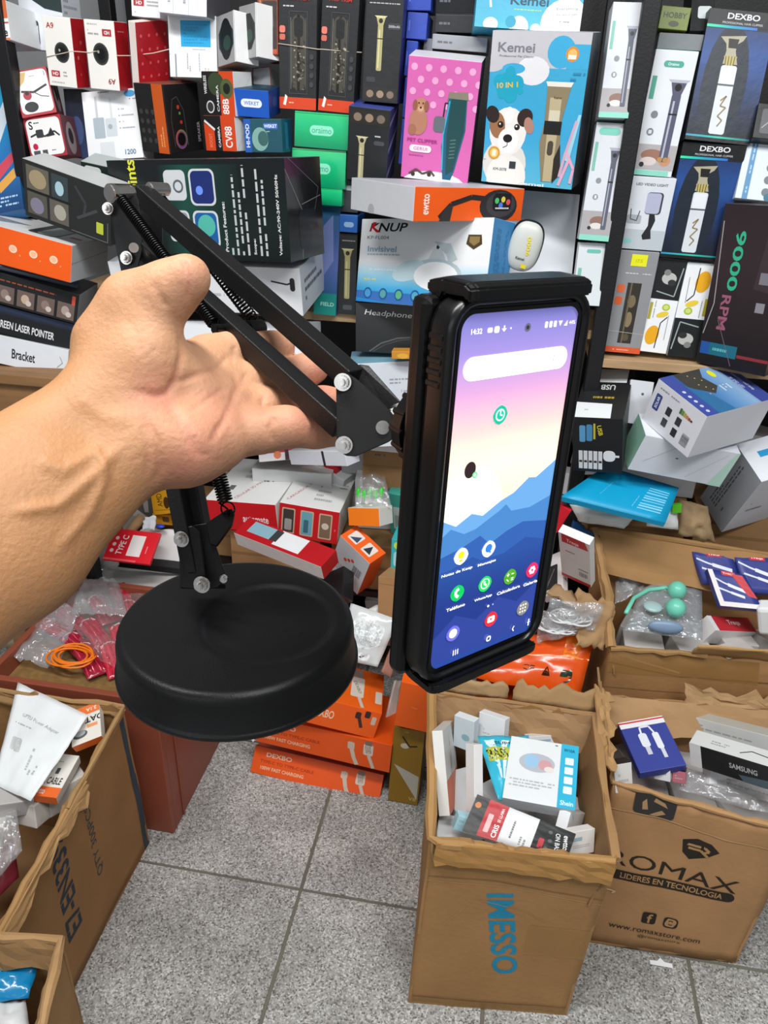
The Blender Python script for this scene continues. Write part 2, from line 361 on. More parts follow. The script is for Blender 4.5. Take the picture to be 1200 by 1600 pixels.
fl = link('floor', bm_mesh('floor', box_bm(4.4, 4.2, .05, 0)), GROUT); fl.location = (0, .1, -.053); setp(fl, kind='structure')
tm = bm_mesh('tile', box_bm(.400, .400, .012, .0015)); tm.materials.append(TERR)
for i in range(-5, 5):
    for j in range(-5, 3):
        t = bpy.data.objects.new('tile', tm); COL.objects.link(t); t.parent = fl
        t.location = (-.325+.2035+i*.407, .66+.2035+j*.407-.1, .041+random.uniform(-.0004, .0004))
        t.rotation_euler = (0, 0, random.uniform(-.002, .002))
def wallbox(name, loc, size, m):
    o = link(name, bm_mesh(name, box_bm(*size, 0)), m); o.location = loc; return setp(o, kind='structure')
wallbox('wall_back', (0, 2.23, 0), (4.4, .06, 2.9), WALLM)
wallbox('wall_left', (-2.23, .1, 0), (.06, 4.2, 2.9), WALLM)
wallbox('wall_right', (2.23, .1, 0), (.06, 4.2, 2.9), WALLM)
wallbox('ceiling', (0, .1, 2.9), (4.4, 4.2, .05), CEILM)

# ---------------------------------------------------------------- shelving
YA, YB = 1.60, 1.60                            # front planes of the stock on the left and the right rack
def rack(name, label, posts, boards, back):
    r = empty(name, label, 'shelf', (posts[0][0], posts[0][1], 0))
    for x, y, wd, z0 in posts:
        p = link('post', bm_mesh('post', box_bm(wd, .03, 2.6-z0, .002)), STEEL, r); p.location = Vector((x, y, z0))-r.location
    for (x0, x1, y0, y1, z, th, m) in boards:
        b = link('shelf_board', bm_mesh('shelf_board', box_bm(x1-x0, y1-y0, th, .001)), m, r); b.location = Vector(((x0+x1)/2, (y0+y1)/2, z-th))-r.location
    x0, x1, y, z0 = back; b = link('back_panel', bm_mesh('back_panel', box_bm(x1-x0, .01, 2.6-z0, 0)), STEEL, r); b.location = Vector(((x0+x1)/2, y, z0))-r.location
    return r
zA = aty(545, 494, YA).z; zB = aty(1000, 560, YB).z
pL = aty(26, 130, YA); pR = aty(975, 270, YB)
rack('shelf_rack', 'tall black steel rack on the left filled with stacked gadget boxes', [(pL.x, YA-.02, .03, 0), (pL.x, 2.02, .03, 0), (pR.x-.03, 2.02, .03, 0)],
     [(pL.x-.015, pR.x-.012, YA+.02, 2.05, zA, .018, PINE), (pL.x, pR.x-.012, YA+.03, 2.05, .42, .018, STEEL)], (pL.x, pR.x-.012, 2.12, 0))
rack('shelf_rack', 'black steel rack on the right with a pale wooden shelf board', [(pR.x, YB-.012, .03, 0), (1.3, YB, .03, 0), (1.3, 2.02, .03, 0)],
     [(pR.x-.01, 1.32, YB-.024, 2.05, zB, .018, PINE), (pR.x+.02, 1.32, YB+.0, 2.05, .60, .018, STEEL)], (pR.x+.02, 1.32, 2.12, 0))
# ---------------------------------------------------------------- the desk stand held up in the hand
st = empty('phone_stand', 'black folding arm desk stand with round weighted base held up in a hand', 'phone stand', at(370, 1010, .50))
VD = lambda a, b: (b-a).normalized()
away = Vector(ray(400, 500)).normalized()
def base_disk():
    c = at(370, 968, .50); R = .0765; hh = .030
    NR, NA = 46, 96; V = []; Fc = []
    rc = at(421, 985, .505); dx, dy = rc.x-c.x, rc.y-c.y; rr = .0425
    prof = [(R*t, 0) for t in np.linspace(0, .94, NR)]+[(R*.975, -.0012), (R*.995, -.0035), (R*1.005, -.007), (R*1.02, -hh+.004), (R*1.03, -hh+.003), (R*1.045, -hh+.002), (R*1.045, -hh), (R*.98, -hh), (R*.2, -hh)]
    for r, z in prof:
        for k in range(NA):
            a = 2*math.pi*k/NA; x, y = r*math.cos(a), r*math.sin(a); zz = z
            if z == 0:
                q = math.hypot(x-dx, y-dy)-rr; s = 1/(1+math.exp(min(max(q/.0011, -30), 30))); zz = -.0026*s
                e = math.hypot(x-dx-.017, y-dy+.006); zz += .0004*math.exp(-((e-.006)/.0007)**2)
            V.append((x, y, zz))
    for i in range(len(prof)-1):
        for k in range(NA): a = i*NA+k; b = i*NA+(k+1) % NA; Fc.append((a, b, b+NA, a+NA))
    Fc.append(tuple(range((len(prof)-1)*NA, len(prof)*NA)))
    Fc = [f[::-1] for f in Fc]
    me = mesh('base', [Vector(v)+c for v in V], Fc, smooth=True); o = link('base', me, BLACK, st, world=True)
    return c
bc = base_disk()
# recycling style stamp in the dish
# lower arm: two bars, brackets, lug
LB0, LB1 = at(212, 432, .462), at(301, 893, .487); LC0, LC1 = at(240, 428, .475), at(329, 900, .497)
beam('lower_bar', LB0, LB1, .0095, .012, (1, 0, 0), BLACK, st); beam('lower_bar', LC0, LC1, .0095, .012, (1, 0, 0), BLACK, st)
def plate(name, pts, thick=.0018, m=BLACK, par=None):
    P = [at(*p) for p in pts]; n = (P[1]-P[0]).cross(P[2]-P[0]).normalized()
    if n.dot(Vector(ray(600, 600))) < 0: n = -n
    return prism(name, P, thick, n, m, par or st, bev=.0003)
plate('bracket_plate', [(279, 826, .478), (300, 822, .478), (312, 832, .479), (317, 858, .481), (322, 912, .482), (318, 921, .482), (281, 918, .482)])
plate('bracket_plate', [(297, 822, .486), (326, 817, .486), (337, 853, .488), (350, 893, .490), (350, 908, .490), (340, 918, .490), (325, 921, .490), (313, 905, .489)])
plate('spring_lug', [(322, 817, .484), (354, 796, .486), (362, 795, .486), (366, 802, .486), (362, 820, .486), (338, 853, .486), (328, 850, .485)], .003)
prism('bracket_foot', [at(281, 912, .488), at(352, 912, .497), at(345, 895, .515), at(285, 892, .51)], .004, (0, 0, -1), BLACK, st)
def nut(x, y, d, r, toward=None, washer=True, name='screw'):
    """hexagon nut with a screw end and a washer, its axis roughly towards the viewer"""
    p = at(x, y, d); n = -(away if toward is None else Vector(toward)).normalized()
    a = cyl(name, p+n*r*.2, p+n*r*.95, r, CHROME, st, 6); cyl('screw_end', p+n*r*.9, p+n*r*1.5, r*.55, CHROME, a, 14)
    if washer: cyl('washer', p, p+n*r*.25, r*1.22, CHROME, a, 24)
    return a
nx = (away*1+Vector((.35, 0, 0))).normalized()
nut(284, 842, .4775, .0042, nx); nut(316, 913, .480, .0045, nx); nut(351, 903, .489, .003, nx, False)
# upper left joint
plate('joint_plate', [(164, 292, .437), (172, 286, .437), (206, 287, .437), (216, 312, .438), (222, 350, .44), (222, 392, .442), (216, 415, .443), (206, 452, .446), (194, 446, .446), (182, 392, .443)])
plate('joint_plate', [(190, 290, .462), (240, 287, .462), (252, 320, .464), (254, 400, .468), (240, 440, .47), (216, 440, .47), (200, 390, .466)])
cyl('joint_pin', at(173, 302, .430), at(207, 301, .441), .0042, CHROME, st); cyl('pin_head', at(170, 302, .429), at(179, 302, .432), .0052, CHROME, st)
cyl('joint_pin', at(232, 295, .452), at(262, 296, .463), .0038, CHROME, st)
nut(169, 326, .4365, .0028, nx); nut(198, 403, .442, .0031, nx); cyl('rivet', at(209, 387, .4405), at(209, 387, .443), .0028, CHROME, st)
# the two parallel upper bars
UB0, UB1 = at(222, 303, .452), at(552, 592, .377); MB0, MB1 = at(226, 388, .449), at(536, 668, .372)
side = (UB1-UB0).cross(MB0-UB0).normalized()
rotside = (side+(UB1-UB0).cross(side).normalized()*.45).normalized()
beam('upper_bar', UB0, UB1, .0105, .0105, rotside, BLACK, st); beam('upper_bar', MB0, MB1, .0105, .0105, rotside, BLACK, st)
# right joint
plate('joint_plate', [(525, 588, .366), (545, 584, .366), (556, 591, .366), (604, 634, .361), (618, 655, .359), (621, 672, .359), (617, 684, .359), (606, 691, .360), (556, 713, .364), (541, 712, .365), (531, 706, .366), (526, 694, .366)])
plate('joint_plate', [(545, 580, .386), (562, 569, .386), (576, 571, .386), (630, 632, .380), (634, 648, .38), (622, 672, .381), (560, 700, .386), (545, 690, .386)])
nut(536, 597, .365, .0035, nx); nut(538, 695, .365, .0035, nx); cyl('rivet', at(598, 668, .359), at(598, 668, .3615), .0033, CHROME, st, 20)
cyl('joint_nut', at(614, 655, .361), at(632, 652, .378), .0058, CHROME, st, 6); cyl('washer', at(624, 653, .371), at(628, 653, .375), .0072, CHROME, st, 24)
# springs
def spring(a, b, r, wire, turns, name='spring', mat=SPRING, hooks=True):
    a, b = Vector(a), Vector(b); t = (b-a).normalized(); u = t.orthogonal().normalized(); v = t.cross(u); P = []
    if hooks: P += [a-t*r*2.2, a-t*r*1.1]
    n = turns*14
    for i in range(n+1):
        q = 2*math.pi*i/14; P.append(a.lerp(b, i/n)+(u*math.cos(q)+v*math.sin(q))*r)
    if hooks: P += [b+t*r*1.1, b+t*r*2.2]
    return tube(name, P, wire, mat, st, n=6)
spring(at(190, 312, .428), at(334, 506, .408), .0030, .0006, 62)
spring(at(250, 310, .466), at(398, 502, .432), .0032, .00055, 46)
spring(at(296, 560, .478), at(352, 783, .484), .0044, .0007, 52)
P = [at(356, 795, .484)+(Vector((1, 0, 0))*math.cos(a)+Vector((0, .3, 1)).normalized()*math.sin(a))*.0045 for a in np.linspace(0, 6.28, 24)]
tube('spring_ring', P, .0006, SPRING, st, n=6)
cyl('cross_pin', at(334, 514, .404), at(400, 514, .428), .0028, BLACKP, st); cyl('pin_cap', at(385, 514, .424), at(411, 512, .432), .0046, BLACKP, st)

# ---------------------------------------------------------------- the phone in its case
best = None
SCR = {'flt': (722, 490), 'frt': (905, 466), 'frd': (828, 992), 'fld': (669, 1046)}
for D in np.arange(.28, .42, .005):
    T, dm = fit(SCR, D=D, w=.0680, h=.1510, d=.001, yaw=45, tw=0)
    e = 0
    for k, p in SCR.items():
        c = CODES[k]; q = (np.array(T @ Vector(((c[0]-.5)*dm[0], (c[1]-.5)*dm[1], c[2]*dm[2])))-CP) @ RC; e += (600+FOC*q[0]/-q[2]-p[0])**2+(800-FOC*q[1]/-q[2]-p[1])**2
    e += 3e4*((math.log(dm[0]/.068))**2+(math.log(dm[2]/.151))**2)
    if best is None or e < best[0]: best = (e, D, T, dm)
_, PD, PT, pdm = best; print('phone', best[0], PD, pdm, [math.degrees(a) for a in PT.to_euler()])
ph = empty('smartphone', 'lit smartphone in a black bumper case clamped at the end of the arm', 'phone', rot=PT)
SW, SH = pdm[0], pdm[2]
def rrect(w, h, r, z0=0, n=8):
    P = []
    for cx, cz, a0 in ((w/2-r, h-r, 0), (-w/2+r, h-r, 90), (-w/2+r, r, 180), (w/2-r, r, 270)):
        for a in np.linspace(0, 90, n): t = math.radians(a0+a); P.append((cx+r*math.cos(t), cz+r*math.sin(t)+z0))
    return P
def slab(name, prof, mat, parent, cap0=True, cap1=True, smooth=True):
    """stack of rounded outlines (w, h, r, y, z0) joined into a body; front is -y"""
    V = []; Fc = []; n = 32
    for (w_, h_, r_, y, z0) in prof: V += [(x, y, z) for x, z in rrect(w_, h_, r_, z0)]
    for i in range(len(prof)-1):
        for k in range(n): a = i*n+k; b = i*n+(k+1) % n; Fc.append((a, a+n, b+n, b))
    if cap0: Fc.append(tuple(range(n))[::-1][::-1])
    if cap1: Fc.append(tuple((len(prof)-1)*n+k for k in range(n))[::-1])
    me = mesh(name, V, Fc, smooth=smooth); bm = bmesh.new(); bm.from_mesh(me); bmesh.ops.recalc_face_normals(bm, faces=bm.faces); bm.to_mesh(me); bm.free()
    me.polygons.foreach_set('use_smooth', [len(p.vertices) < 5 and smooth for p in me.polygons])
    return link(name, me, mat, parent)
B = .0022
slab('phone_body', [(SW+2*B, SH+2*B, .010, -.0001, -B), (SW+2*B+.001, SH+2*B+.001, .010, .0015, -B-.0005), (SW+2*B+.001, SH+2*B+.001, .010, .008, -B-.0005)], BLACKP, ph)
c = .0042
slab('phone_case', [(SW+2*B+.0006, SH+2*B+.0006, .0095, -.0002, -B-.0003), (SW+2*B+.0012, SH+2*B+.0012, .010, -.0018, -B-.0006), (SW+2*c+.0008, SH+2*c+.0008, .0115, -.0026, -c-.0004), (SW+2*c+.004, SH+2*c+.004, .0135, -.0020, -c-.002),
     (SW+2*c+.0055, SH+2*c+.0055, .0145, .0005, -c-.00275), (SW+2*c+.0045, SH+2*c+.0045, .014, .003, -c-.00225), (SW+2*c+.0055, SH+2*c+.0055, .0145, .0075, -c-.00275), (SW+2*c+.003, SH+2*c+.003, .013, .0105, -c-.0015)], RUBBER, ph, cap0=False)
SCREEN = node_mat('lit_phone_screen', attr=True, rough=.1, emit=.62)
def screen():
    A = Art(SW, SH); q = .055
    A._g(0, 0, 1, 1, ['1c2a66', '1d2f72', '27468c', '3c66a6', '5c8cc0', 'f3d9b8', 'fbe3c4', 'f2b9b4', 'c493bd', '8f7fbe', '6c6cb0'], 60)
    # glow above the ridge, mountains
    A._e(.22, .47, .30, 'fff7ea', 1.1); A._e(.22, .475, .2, 'ffffff', 1.1)
    A._p([(0, .47), (.12, .445), (.25, .47), (.35, .455), (.5, .485), (.62, .5), (.75, .535), (.82, .53), (1, .57), (1, .36), (0, .36)], '5f92c4')
    A._p([(0, .42), (.08, .44), (.2, .415), (.3, .42), (.5, .455), (.56, .47), (.62, .445), (.8, .44), (1, .46), (1, .3), (0, .3)], '3f74ae')
    A._p([(0, .36), (.2, .375), (.35, .395), (.45, .36), (.6, .385), (.75, .40), (1, .38), (1, .2), (0, .2)], '2b5398')
    A._p([(0, .3), (.15, .32), (.3, .335), (.45, .30), (.6, .315), (.8, .345), (1, .32), (1, .1), (0, .1)], '24468a')
    A._g(0, 0, 1, .315, ['25408c', '1d3176', '1f3479', '24468a'], 8)
    A._p([(0, .10), (.2, .16), (.4, .12), (.6, .17), (.8, .13), (1, .18), (1, .02), (0, .02)], '2a3c86')
    A._t('14:32', .13, .955, .013, 'ffffff', bold=1); A._rr(.215, .949, .255, .961, 'ffffff'); A._rr(.27, .947, .31, .963, 'ffffff'); A._p([(.33, .956), (.37, .956), (.35, .948)], 'ffffff'); A._l([(.35, .963), (.35, .953)], .01, 'ffffff'); A._e(.405, .955, .006, 'ffffff')
    A._e(.55, .953, .026, '5c5a70'); A._e(.55, .953, .013, '2a2833')
    for i, x in enumerate((.70, .74, .78)): A._rr(x, .947, x+.025, .963, 'ffffff')
    A._p([(.82, .962), (.86, .962), (.84, .948)], 'e0e0ff'); A._p([(.875, .948), (.905, .948), (.905, .962)], 'ffffff'); A._t('44%', .95, .955, .010, 'ffffff')
    A._rr(.05, .835, .95, .895, 'ffffff', .5); A._e(.115, .865, .018, 'b8c4e8'); A._e(.115, .865, .011, 'ffffff'); A._l([(.82, .855), (.82, .875)], .006, '8899aa'); A._e(.9, .866, .01, 'ccd4d8')
    def icon(x, y, c, r=.062): A._rr(x-r, y-r*SW/SH, x+r, y+r*SW/SH, c, .55)
    icon(.40, .735, '18a98a'); A._e(.40, .735, .04, 'd8fff0'); A._e(.40, .735, .03, '18a98a'); A._l([(.40, .747), (.40, .735), (.42, .733)], .01, 'd8fff0')
    A._e(.19, .60, .048, '2a1d20', 1.15); A._e(.235, .583, .022, '5fd07a'); A._e(.235, .583, .012, 'bff5c8')
    icon(.19, .350, 'ffffff'); A._e(.19, .354, .028, 'e9d61c'); A._rr(.175, .333, .205, .340, 'c9b80e')
    icon(.44, .3455, 'ffffff'); A._e(.44, .348, .032, '2f72d8'); A._p([(.44, .338), (.47, .336), (.455, .33)], '2f72d8')
    icon(.19, .235, '14b65a'); A._l([(.20, .248), (.175, .243), (.175, .230), (.20, .222)], .022, 'ffffff')
    icon(.445, .2335, '20c056'); A._e(.445, .2345, .042, 'e8ffe8'); A._e(.445, .2345, .034, '20c056'); A._l([(.435, .243), (.44, .233), (.46, .228)], .015, 'ffffff')
    icon(.69, .228, '4c9a22'); A._l([(.655, .236), (.68, .236)], .007, 'ffffff'); A._l([(.667, .242), (.667, .230)], .007, 'ffffff'); A._l([(.70, .236), (.725, .236)], .007, 'ffffff'); A._l([(.658, .222), (.678, .214)], .007, 'ffffff'); A._l([(.7, .216), (.725, .216)], .007, 'ffffff'); A._l([(.7, .222), (.725, .222)], .007, 'ffffff')
    icon(.92-.005, .2245, 'd42a5a')
    for k in range(6): t = math.radians(60*k); A._e(.915+.022*math.cos(t), .2245+.022*math.sin(t)*SW/SH, .012, 'ffffff')
    A._e(.915, .2245, .006, 'd42a5a')
    for s, x, y in (('Notas de Keep', .165, .305), ('Mensajes', .435, .3025), ('Tel\u00e9fono', .185, .191), ('WhatsApp', .44, .1885), ('Calculadora', .69, .1845), ('Galer\u00eda', .915, .181)):
        A._t(s, x, y, .0105 if len(s) < 12 else .011, 'ffffff', bold=1, wid=.021*len(s))
    A._e(.50, .154, .010, 'ffffff'); A._e(.545, .154, .007, '9aa8e0')
    icon(.185, .105, '6a6ac4'); A._e(.185, .105, .036, 'ffffff')
    icon(.545, .1035, 'd22b34'); A._rr(.51, .093, .58, .114, 'ffffff', .3); A._p([(.535, .098), (.535, .109), (.56, .1035)], 'd22b34')
    icon(.87, .0985, '7f7d78')
    for i in range(3):
        for j in range(3): A._e(.845+i*.025, .0985+(j-1)*.0115, .007, 'ffffff')
    for x in (.205, .225, .245): A._l([(x, .027), (x, .045)], .008, 'ffffff')
    A._rr(.52, .027, .565, .046, 'ffffff', .4); A._rr(.53, .0315, .555, .0415, '25408c', .4); A._l([(.80, .045), (.785, .036), (.80, .027)], .009, 'ffffff'); A._e(.955, .046, .008, 'ffffff'); A._l([(.955, .042), (.955, .025)], .012, 'ffffff'); A._l([(.94, .038), (.97, .038)], .006, 'ffffff')
    # clip everything to the rounded screen outline with a frame instead: build and link
    P = [((x-.5)*SW, -.0002-.00001*k, y*SH) for x, y, k in A.V]
    P = [(max(min(a, SW/2-.0001), -SW/2+.0001), b, max(min(c_, SH-.0001), .0001)) for a, b, c_ in P]
    return link('screen', mesh('screen', P, A.F, A.C), SCREEN, ph)
screen()
def frame_ring(name, w_, h_, r_, y, mat, parent):          # black glass border with rounded window
    V = [(x, y, z) for x, z in rrect(w_, h_, r_, 0)]; m = .0016
    V += [(x, y, z) for x, z in rrect(w_+2*m, h_+2*m, r_*.3, -m)]; n = 32
    return link(name, mesh(name, V, [(k, (k+1) % n, (k+1) % n+n, k+n) for k in range(n)]), mat, parent)
fr = frame_ring('glass_border', SW-.0004, SH-.0004, .0065, -.0009, BLACKP, ph)
me = fr.data
# clamp of the stand: back plate, top and bottom hooks, ball head
def local_box(name, x0, x1, y0, y1, z0, z1, mat, bev=.002, parent=st):
    me = bm_mesh(name, box_bm(x1-x0, y1-y0, z1-z0, bev)); me.transform(PT @ Matrix.Translation(((x0+x1)/2, (y0+y1)/2, z0))); return link(name, me, mat, parent, world=True)
cw = SW/2+c+.002; tz = SH+c+.0015; bz = -c-.0012
local_box('clamp_back_plate', -cw-.0015, cw-.010, .011, .021, bz-.002, tz-.001, BLACKP, .003)
def hook(name, z0, sgn):
    prof = [(.021, 0), (.021, .004), (.012, .0062), (-.003, .0058), (-.0065, .004), (-.0065, -.0012), (-.004, -.0012), (-.003, .0006), (.010, .0002), (.012, -.003)]
    x0, x1 = -cw+.005, cw-.006; V = []
    xs = [(x0, .6), (x0+.003, .9), (x0+.008, 1), (x1-.006, 1), (x1-.001, .9), (x1, .6)]
    for x, s in xs:
        for y, z in prof: V.append(PT @ Vector((x, .008+(y-.008)*(.7+.3*s), z0+sgn*z*(.6+.4*s))))
    n = len(prof); Fc = [(i*n+k, i*n+(k+1) % n, (i+1)*n+(k+1) % n, (i+1)*n+k) for i in range(len(xs)-1) for k in range(n)]+[tuple(range(n)), tuple((len(xs)-1)*n+k for k in range(n))]
    me = mesh(name, V, Fc, smooth=False); bm = bmesh.new(); bm.from_mesh(me); bmesh.ops.recalc_face_normals(bm, faces=bm.faces); bmesh.ops.bevel(bm, geom=bm.edges[:], offset=.0008, segments=2, affect='EDGES'); bm.to_mesh(me); bm.free()
    return link(name, me, BLACKP, st, world=True)
hook('clamp_top_hook', tz, 1); hook('clamp_bottom_hook', bz, -1)
def pl(x, y, z): return PT @ Vector((x, y, z))
zc = .108
cyl('ball_head_ring', pl(-.022, .021, zc), pl(-.022, .032, zc), .0185, BLACKP, st, 28, .017)
for k in range(14):
    a = 2*math.pi*k/14; cyl('grip_rib', pl(-.022+0.0175*math.cos(a), .022, zc+0.0175*math.sin(a)), pl(-.022+0.0165*math.cos(a), .031, zc+0.0165*math.sin(a)), .0014, BLACKP, st, 8)
cyl('ball_stem', pl(-.022, .031, zc), at(628, 655, .383), .0065, BLACKP, st, 20, .005)
for k in range(5): local_box('case_grip', -cw-.0012, -cw+.001, .001, .009, SH-.010-.0045*k, SH-.0078-.0045*k, RUBBER, .0004, ph)
print('phone ring px', [tuple(round(v) for v in (600+FOC*q[0]/-q[2], 800-FOC*q[1]/-q[2], 1000*-q[2])) for q in [(np.array(pl(-.022, .025, zc))-CP) @ RC]])

# ---------------------------------------------------------------- the hand and forearm
def hand():
    m = lambda x, y, d: np.array([(x-600)/FOC*d, (800-y)/FOC*d, -d])       # metres in the view frame
    C = []   # round cones: a, b, ra, rb, blend group
    def cone(a, b, ra, rb): C.append((m(*a), m(*b), ra, rb))
    def chain(pts):
        for (a, ra), (b, rb) in zip(pts, pts[1:]): cone(a, b, ra, rb)
    # forearm (two bones side by side give it its flat section)
    chain([((-330, 985, .275), .030), ((-30, 775, .330), .0265), ((168, 632, .358), .0205), ((205, 610, .367), .0175)])
    chain([((-290, 1075, .275), .032), ((25, 862, .328), .0275), ((207, 697, .357), .0205), ((250, 678, .366), .0175)])
    cone((-160, 900, .300), (60, 760, .335), .030, .026)
    # palm
    chain([((200, 625, .366), .0165), ((262, 585, .376), .0145), ((326, 556, .400), .0112)])
    chain([((215, 645, .366), .0165), ((285, 610, .377), .0150), ((352, 592, .400), .0112)])
    chain([((230, 670, .365), .0165), ((300, 645, .377), .0150), ((372, 630, .396), .0112)])
    chain([((245, 690, .366), .0175), ((300, 688, .374), .0175), ((372, 672, .385), .0125)])
    chain([((250, 690, .358), .0175), ((290, 697, .362), .0165), ((345, 690, .372), .012)])   # little-finger pad
    cone((282, 640, .378), (345, 620, .388), .012, .009)
    # thumb: root, ball, two segments
    chain([((178, 590, .364), .0185), ((176, 540, .366), .0165), ((208, 480, .364), .0142), ((252, 458, .358), .0098), ((294, 431, .352), .0080)])
    chain([((198, 604, .360), .0165), ((224, 562, .358), .0160), ((236, 515, .358), .0130)])
    cone((222, 478, .361), (268, 455, .356), .0125, .0098); cone((266, 453, .354), (292, 437, .351), .0094, .0082)
    cone((205, 640, .362), (200, 600, .362), .017, .017); cone((225, 610, .362), (262, 585, .370), .015, .013)
    F = []
    def finger(pts): F.append([(m(*a), m(*b), ra, rb) for (a, ra), (b, rb) in zip(pts, pts[1:])])
    finger([((318, 560, .403), .0112), ((352, 552, .410), .0102), ((402, 549, .419), .0093), ((428, 544, .424), .0084), ((439, 542, .427), .0078)])
    finger([((345, 595, .402), .0112), ((392, 598, .409), .0100), ((436, 592, .418), .0096), ((478, 579, .428), .0086), ((493, 575, .432), .0078)])
    finger([((366, 632, .397), .0112), ((410, 637, .402), .0100), ((455, 635, .412), .0095), ((505, 630, .424), .0086), ((525, 628, .430), .0078)])
    finger([((364, 674, .386), .0122), ((405, 673, .384), .0108), ((447, 667, .386), .0098), ((492, 671, .394), .0090), ((520, 676, .402), .0076)])
    lo = np.array([-.26, -.145, -.46]); hi = np.array([-.01, .14, -.255]); s = .00135
    ax = [np.arange(lo[i], hi[i], s) for i in range(3)]; dims = [len(a) for a in ax]
    def grid_sdf(prims, k, D=None):
        if D is None: D = np.full(dims, .03, np.float32)
        for a, b, ra, rb in prims:
            mr = max(ra, rb)+.022; l2 = np.minimum(a, b)-mr; h2 = np.maximum(a, b)+mr
            ix = [slice(max(0, int((l2[i]-lo[i])/s)), max(0, min(dims[i], int((h2[i]-lo[i])/s)+2))) for i in range(3)]
            X, Y, Z = np.meshgrid(ax[0][ix[0]], ax[1][ix[1]], ax[2][ix[2]], indexing='ij', sparse=True)
            ab = b-a; L = ab@ab; t = ((X-a[0])*ab[0]+(Y-a[1])*ab[1]+(Z-a[2])*ab[2])/L; t = np.clip(t, 0, 1)
            dd = np.sqrt((X-a[0]-ab[0]*t)**2+(Y-a[1]-ab[1]*t)**2+(Z-a[2]-ab[2]*t)**2)-(ra+(rb-ra)*t)
            o = D[ix[0], ix[1], ix[2]]; h = np.maximum(k-np.abs(o-dd), 0)/k; D[ix[0], ix[1], ix[2]] = np.minimum(o, dd)-h*h*k*.25
        return D
    D = grid_sdf(C, .010)
    FD = None
    for f in F:
        fd = grid_sdf(f, .006); FD = fd if FD is None else np.minimum(FD, fd)
    k = .004; h = np.maximum(k-np.abs(D-FD), 0)/k; D = np.minimum(D, FD)-h*h*k*.25
    # naive surface nets
    sg = D < 0
    cs = [sg[i:dims[0]-1+i, j:dims[1]-1+j, l:dims[2]-1+l] for i in (0, 1) for j in (0, 1) for l in (0, 1)]
    n = sum(c_.astype(np.int8) for c_ in cs); act = (n > 0) & (n < 8); idx = np.full(act.shape, -1, np.int64); cells = np.argwhere(act); idx[act] = np.arange(len(cells))
    acc = np.zeros((len(cells), 3)); cnt = np.zeros(len(cells)); off = [(i, j, l) for i in (0, 1) for j in (0, 1) for l in (0, 1)]
    val = {o: D[cells[:, 0]+o[0], cells[:, 1]+o[1], cells[:, 2]+o[2]] for o in off}
    for o in off:
        for a_ in range(3):
            if o[a_] == 0:
                p = list(o); p[a_] = 1; p = tuple(p); v0, v1 = val[o], val[p]; mk = (v0 < 0) != (v1 < 0); t = np.where(mk, v0/(v0-v1+1e-12), 0)
                pt = np.array(o, float)[None]+0*t[:, None]; pt[:, a_] += t; acc[mk] += pt[mk]; cnt[mk] += 1
    V = (cells+acc/cnt[:, None])*s+lo
    faces = []
    for a_ in range(3):
        b_, c_ = (a_+1) % 3, (a_+2) % 3
        s0 = [slice(0, -1)]*3; s1 = [slice(0, -1)]*3; s1[a_] = slice(1, None)
        A0 = sg[tuple(slice(0, -1) if q != a_ else slice(0, -1) for q in range(3))]; A1 = sg[tuple(slice(0, -1) if q != a_ else slice(1, None) for q in range(3))]
        e = np.argwhere(A0 != A1); e = e[(e[:, b_] > 0) & (e[:, c_] > 0)]; fl_ = A0[e[:, 0], e[:, 1], e[:, 2]]
        q = []
        for db, dc in ((0, 0), (-1, 0), (-1, -1), (0, -1)):
            g = e.copy(); g[:, b_] += db; g[:, c_] += dc; q.append(idx[g[:, 0], g[:, 1], g[:, 2]])
        q = np.stack(q, 1); q[~fl_] = q[~fl_][:, ::-1]; faces.append(q[(q >= 0).all(1)])
    Fc = np.concatenate(faces)
    for it in range(4):      # relax
        S = np.zeros_like(V); Nn = np.zeros(len(V))
        for a_ in range(4):
            b_ = (a_+1) % 4; np.add.at(S, Fc[:, a_], V[Fc[:, b_]]); np.add.at(S, Fc[:, b_], V[Fc[:, a_]]); np.add.at(Nn, Fc[:, a_], 1); np.add.at(Nn, Fc[:, b_], 1)
        V = V*.5+S/Nn[:, None]*.5
    def normals():
        fn = np.cross(V[Fc[:, 2]]-V[Fc[:, 0]], V[Fc[:, 3]]-V[Fc[:, 1]]); N_ = np.zeros_like(V)
        for a_ in range(4): np.add.at(N_, Fc[:, a_], fn)
        return N_/(np.linalg.norm(N_, axis=1)[:, None]+1e-12)
    N_ = normals()
    # creases and folds of the palm, veins and tendons of the wrist
    px = np.stack([600+FOC*V[:, 0]/-V[:, 2], 800-FOC*V[:, 1]/-V[:, 2]], 1); front = np.clip(N_[:, 2]*1.5, 0, 1)
    disp = np.zeros(len(V)); red = np.zeros(len(V))
    def line(P, depth, sig, rd=0):
        P = np.array(P, float); best_ = np.full(len(V), 1e9); tt = np.zeros(len(V)); n_ = len(P)-1
        for i in range(n_):
            ab = P[i+1]-P[i]; t = np.clip(((px-P[i])@ab)/(ab@ab), 0, 1); dd = np.linalg.norm(px-P[i]-ab*t[:, None], axis=1); mk = dd < best_; best_[mk] = dd[mk]; tt[mk] = (i+t[mk])/n_
        g = np.exp(-(best_/sig)**2)*front*np.clip(np.minimum(tt, 1-tt)*6+.25, 0, 1); disp[:] -= depth*g; red[:] += rd*g
    line([(272, 492), (284, 520), (284, 556), (276, 590), (262, 612), (245, 618), (215, 612)], .0016, 6, .4)        # line round the ball of the thumb
    line([(284, 500), (300, 540), (322, 566), (345, 590)], .0009, 6, .3)
    line([(270, 600), (310, 585), (340, 575), (360, 552)], .0012, 5, .3)
    line([(330, 690), (350, 655), (362, 630), (372, 602), (366, 585)], .0013, 5, .3)
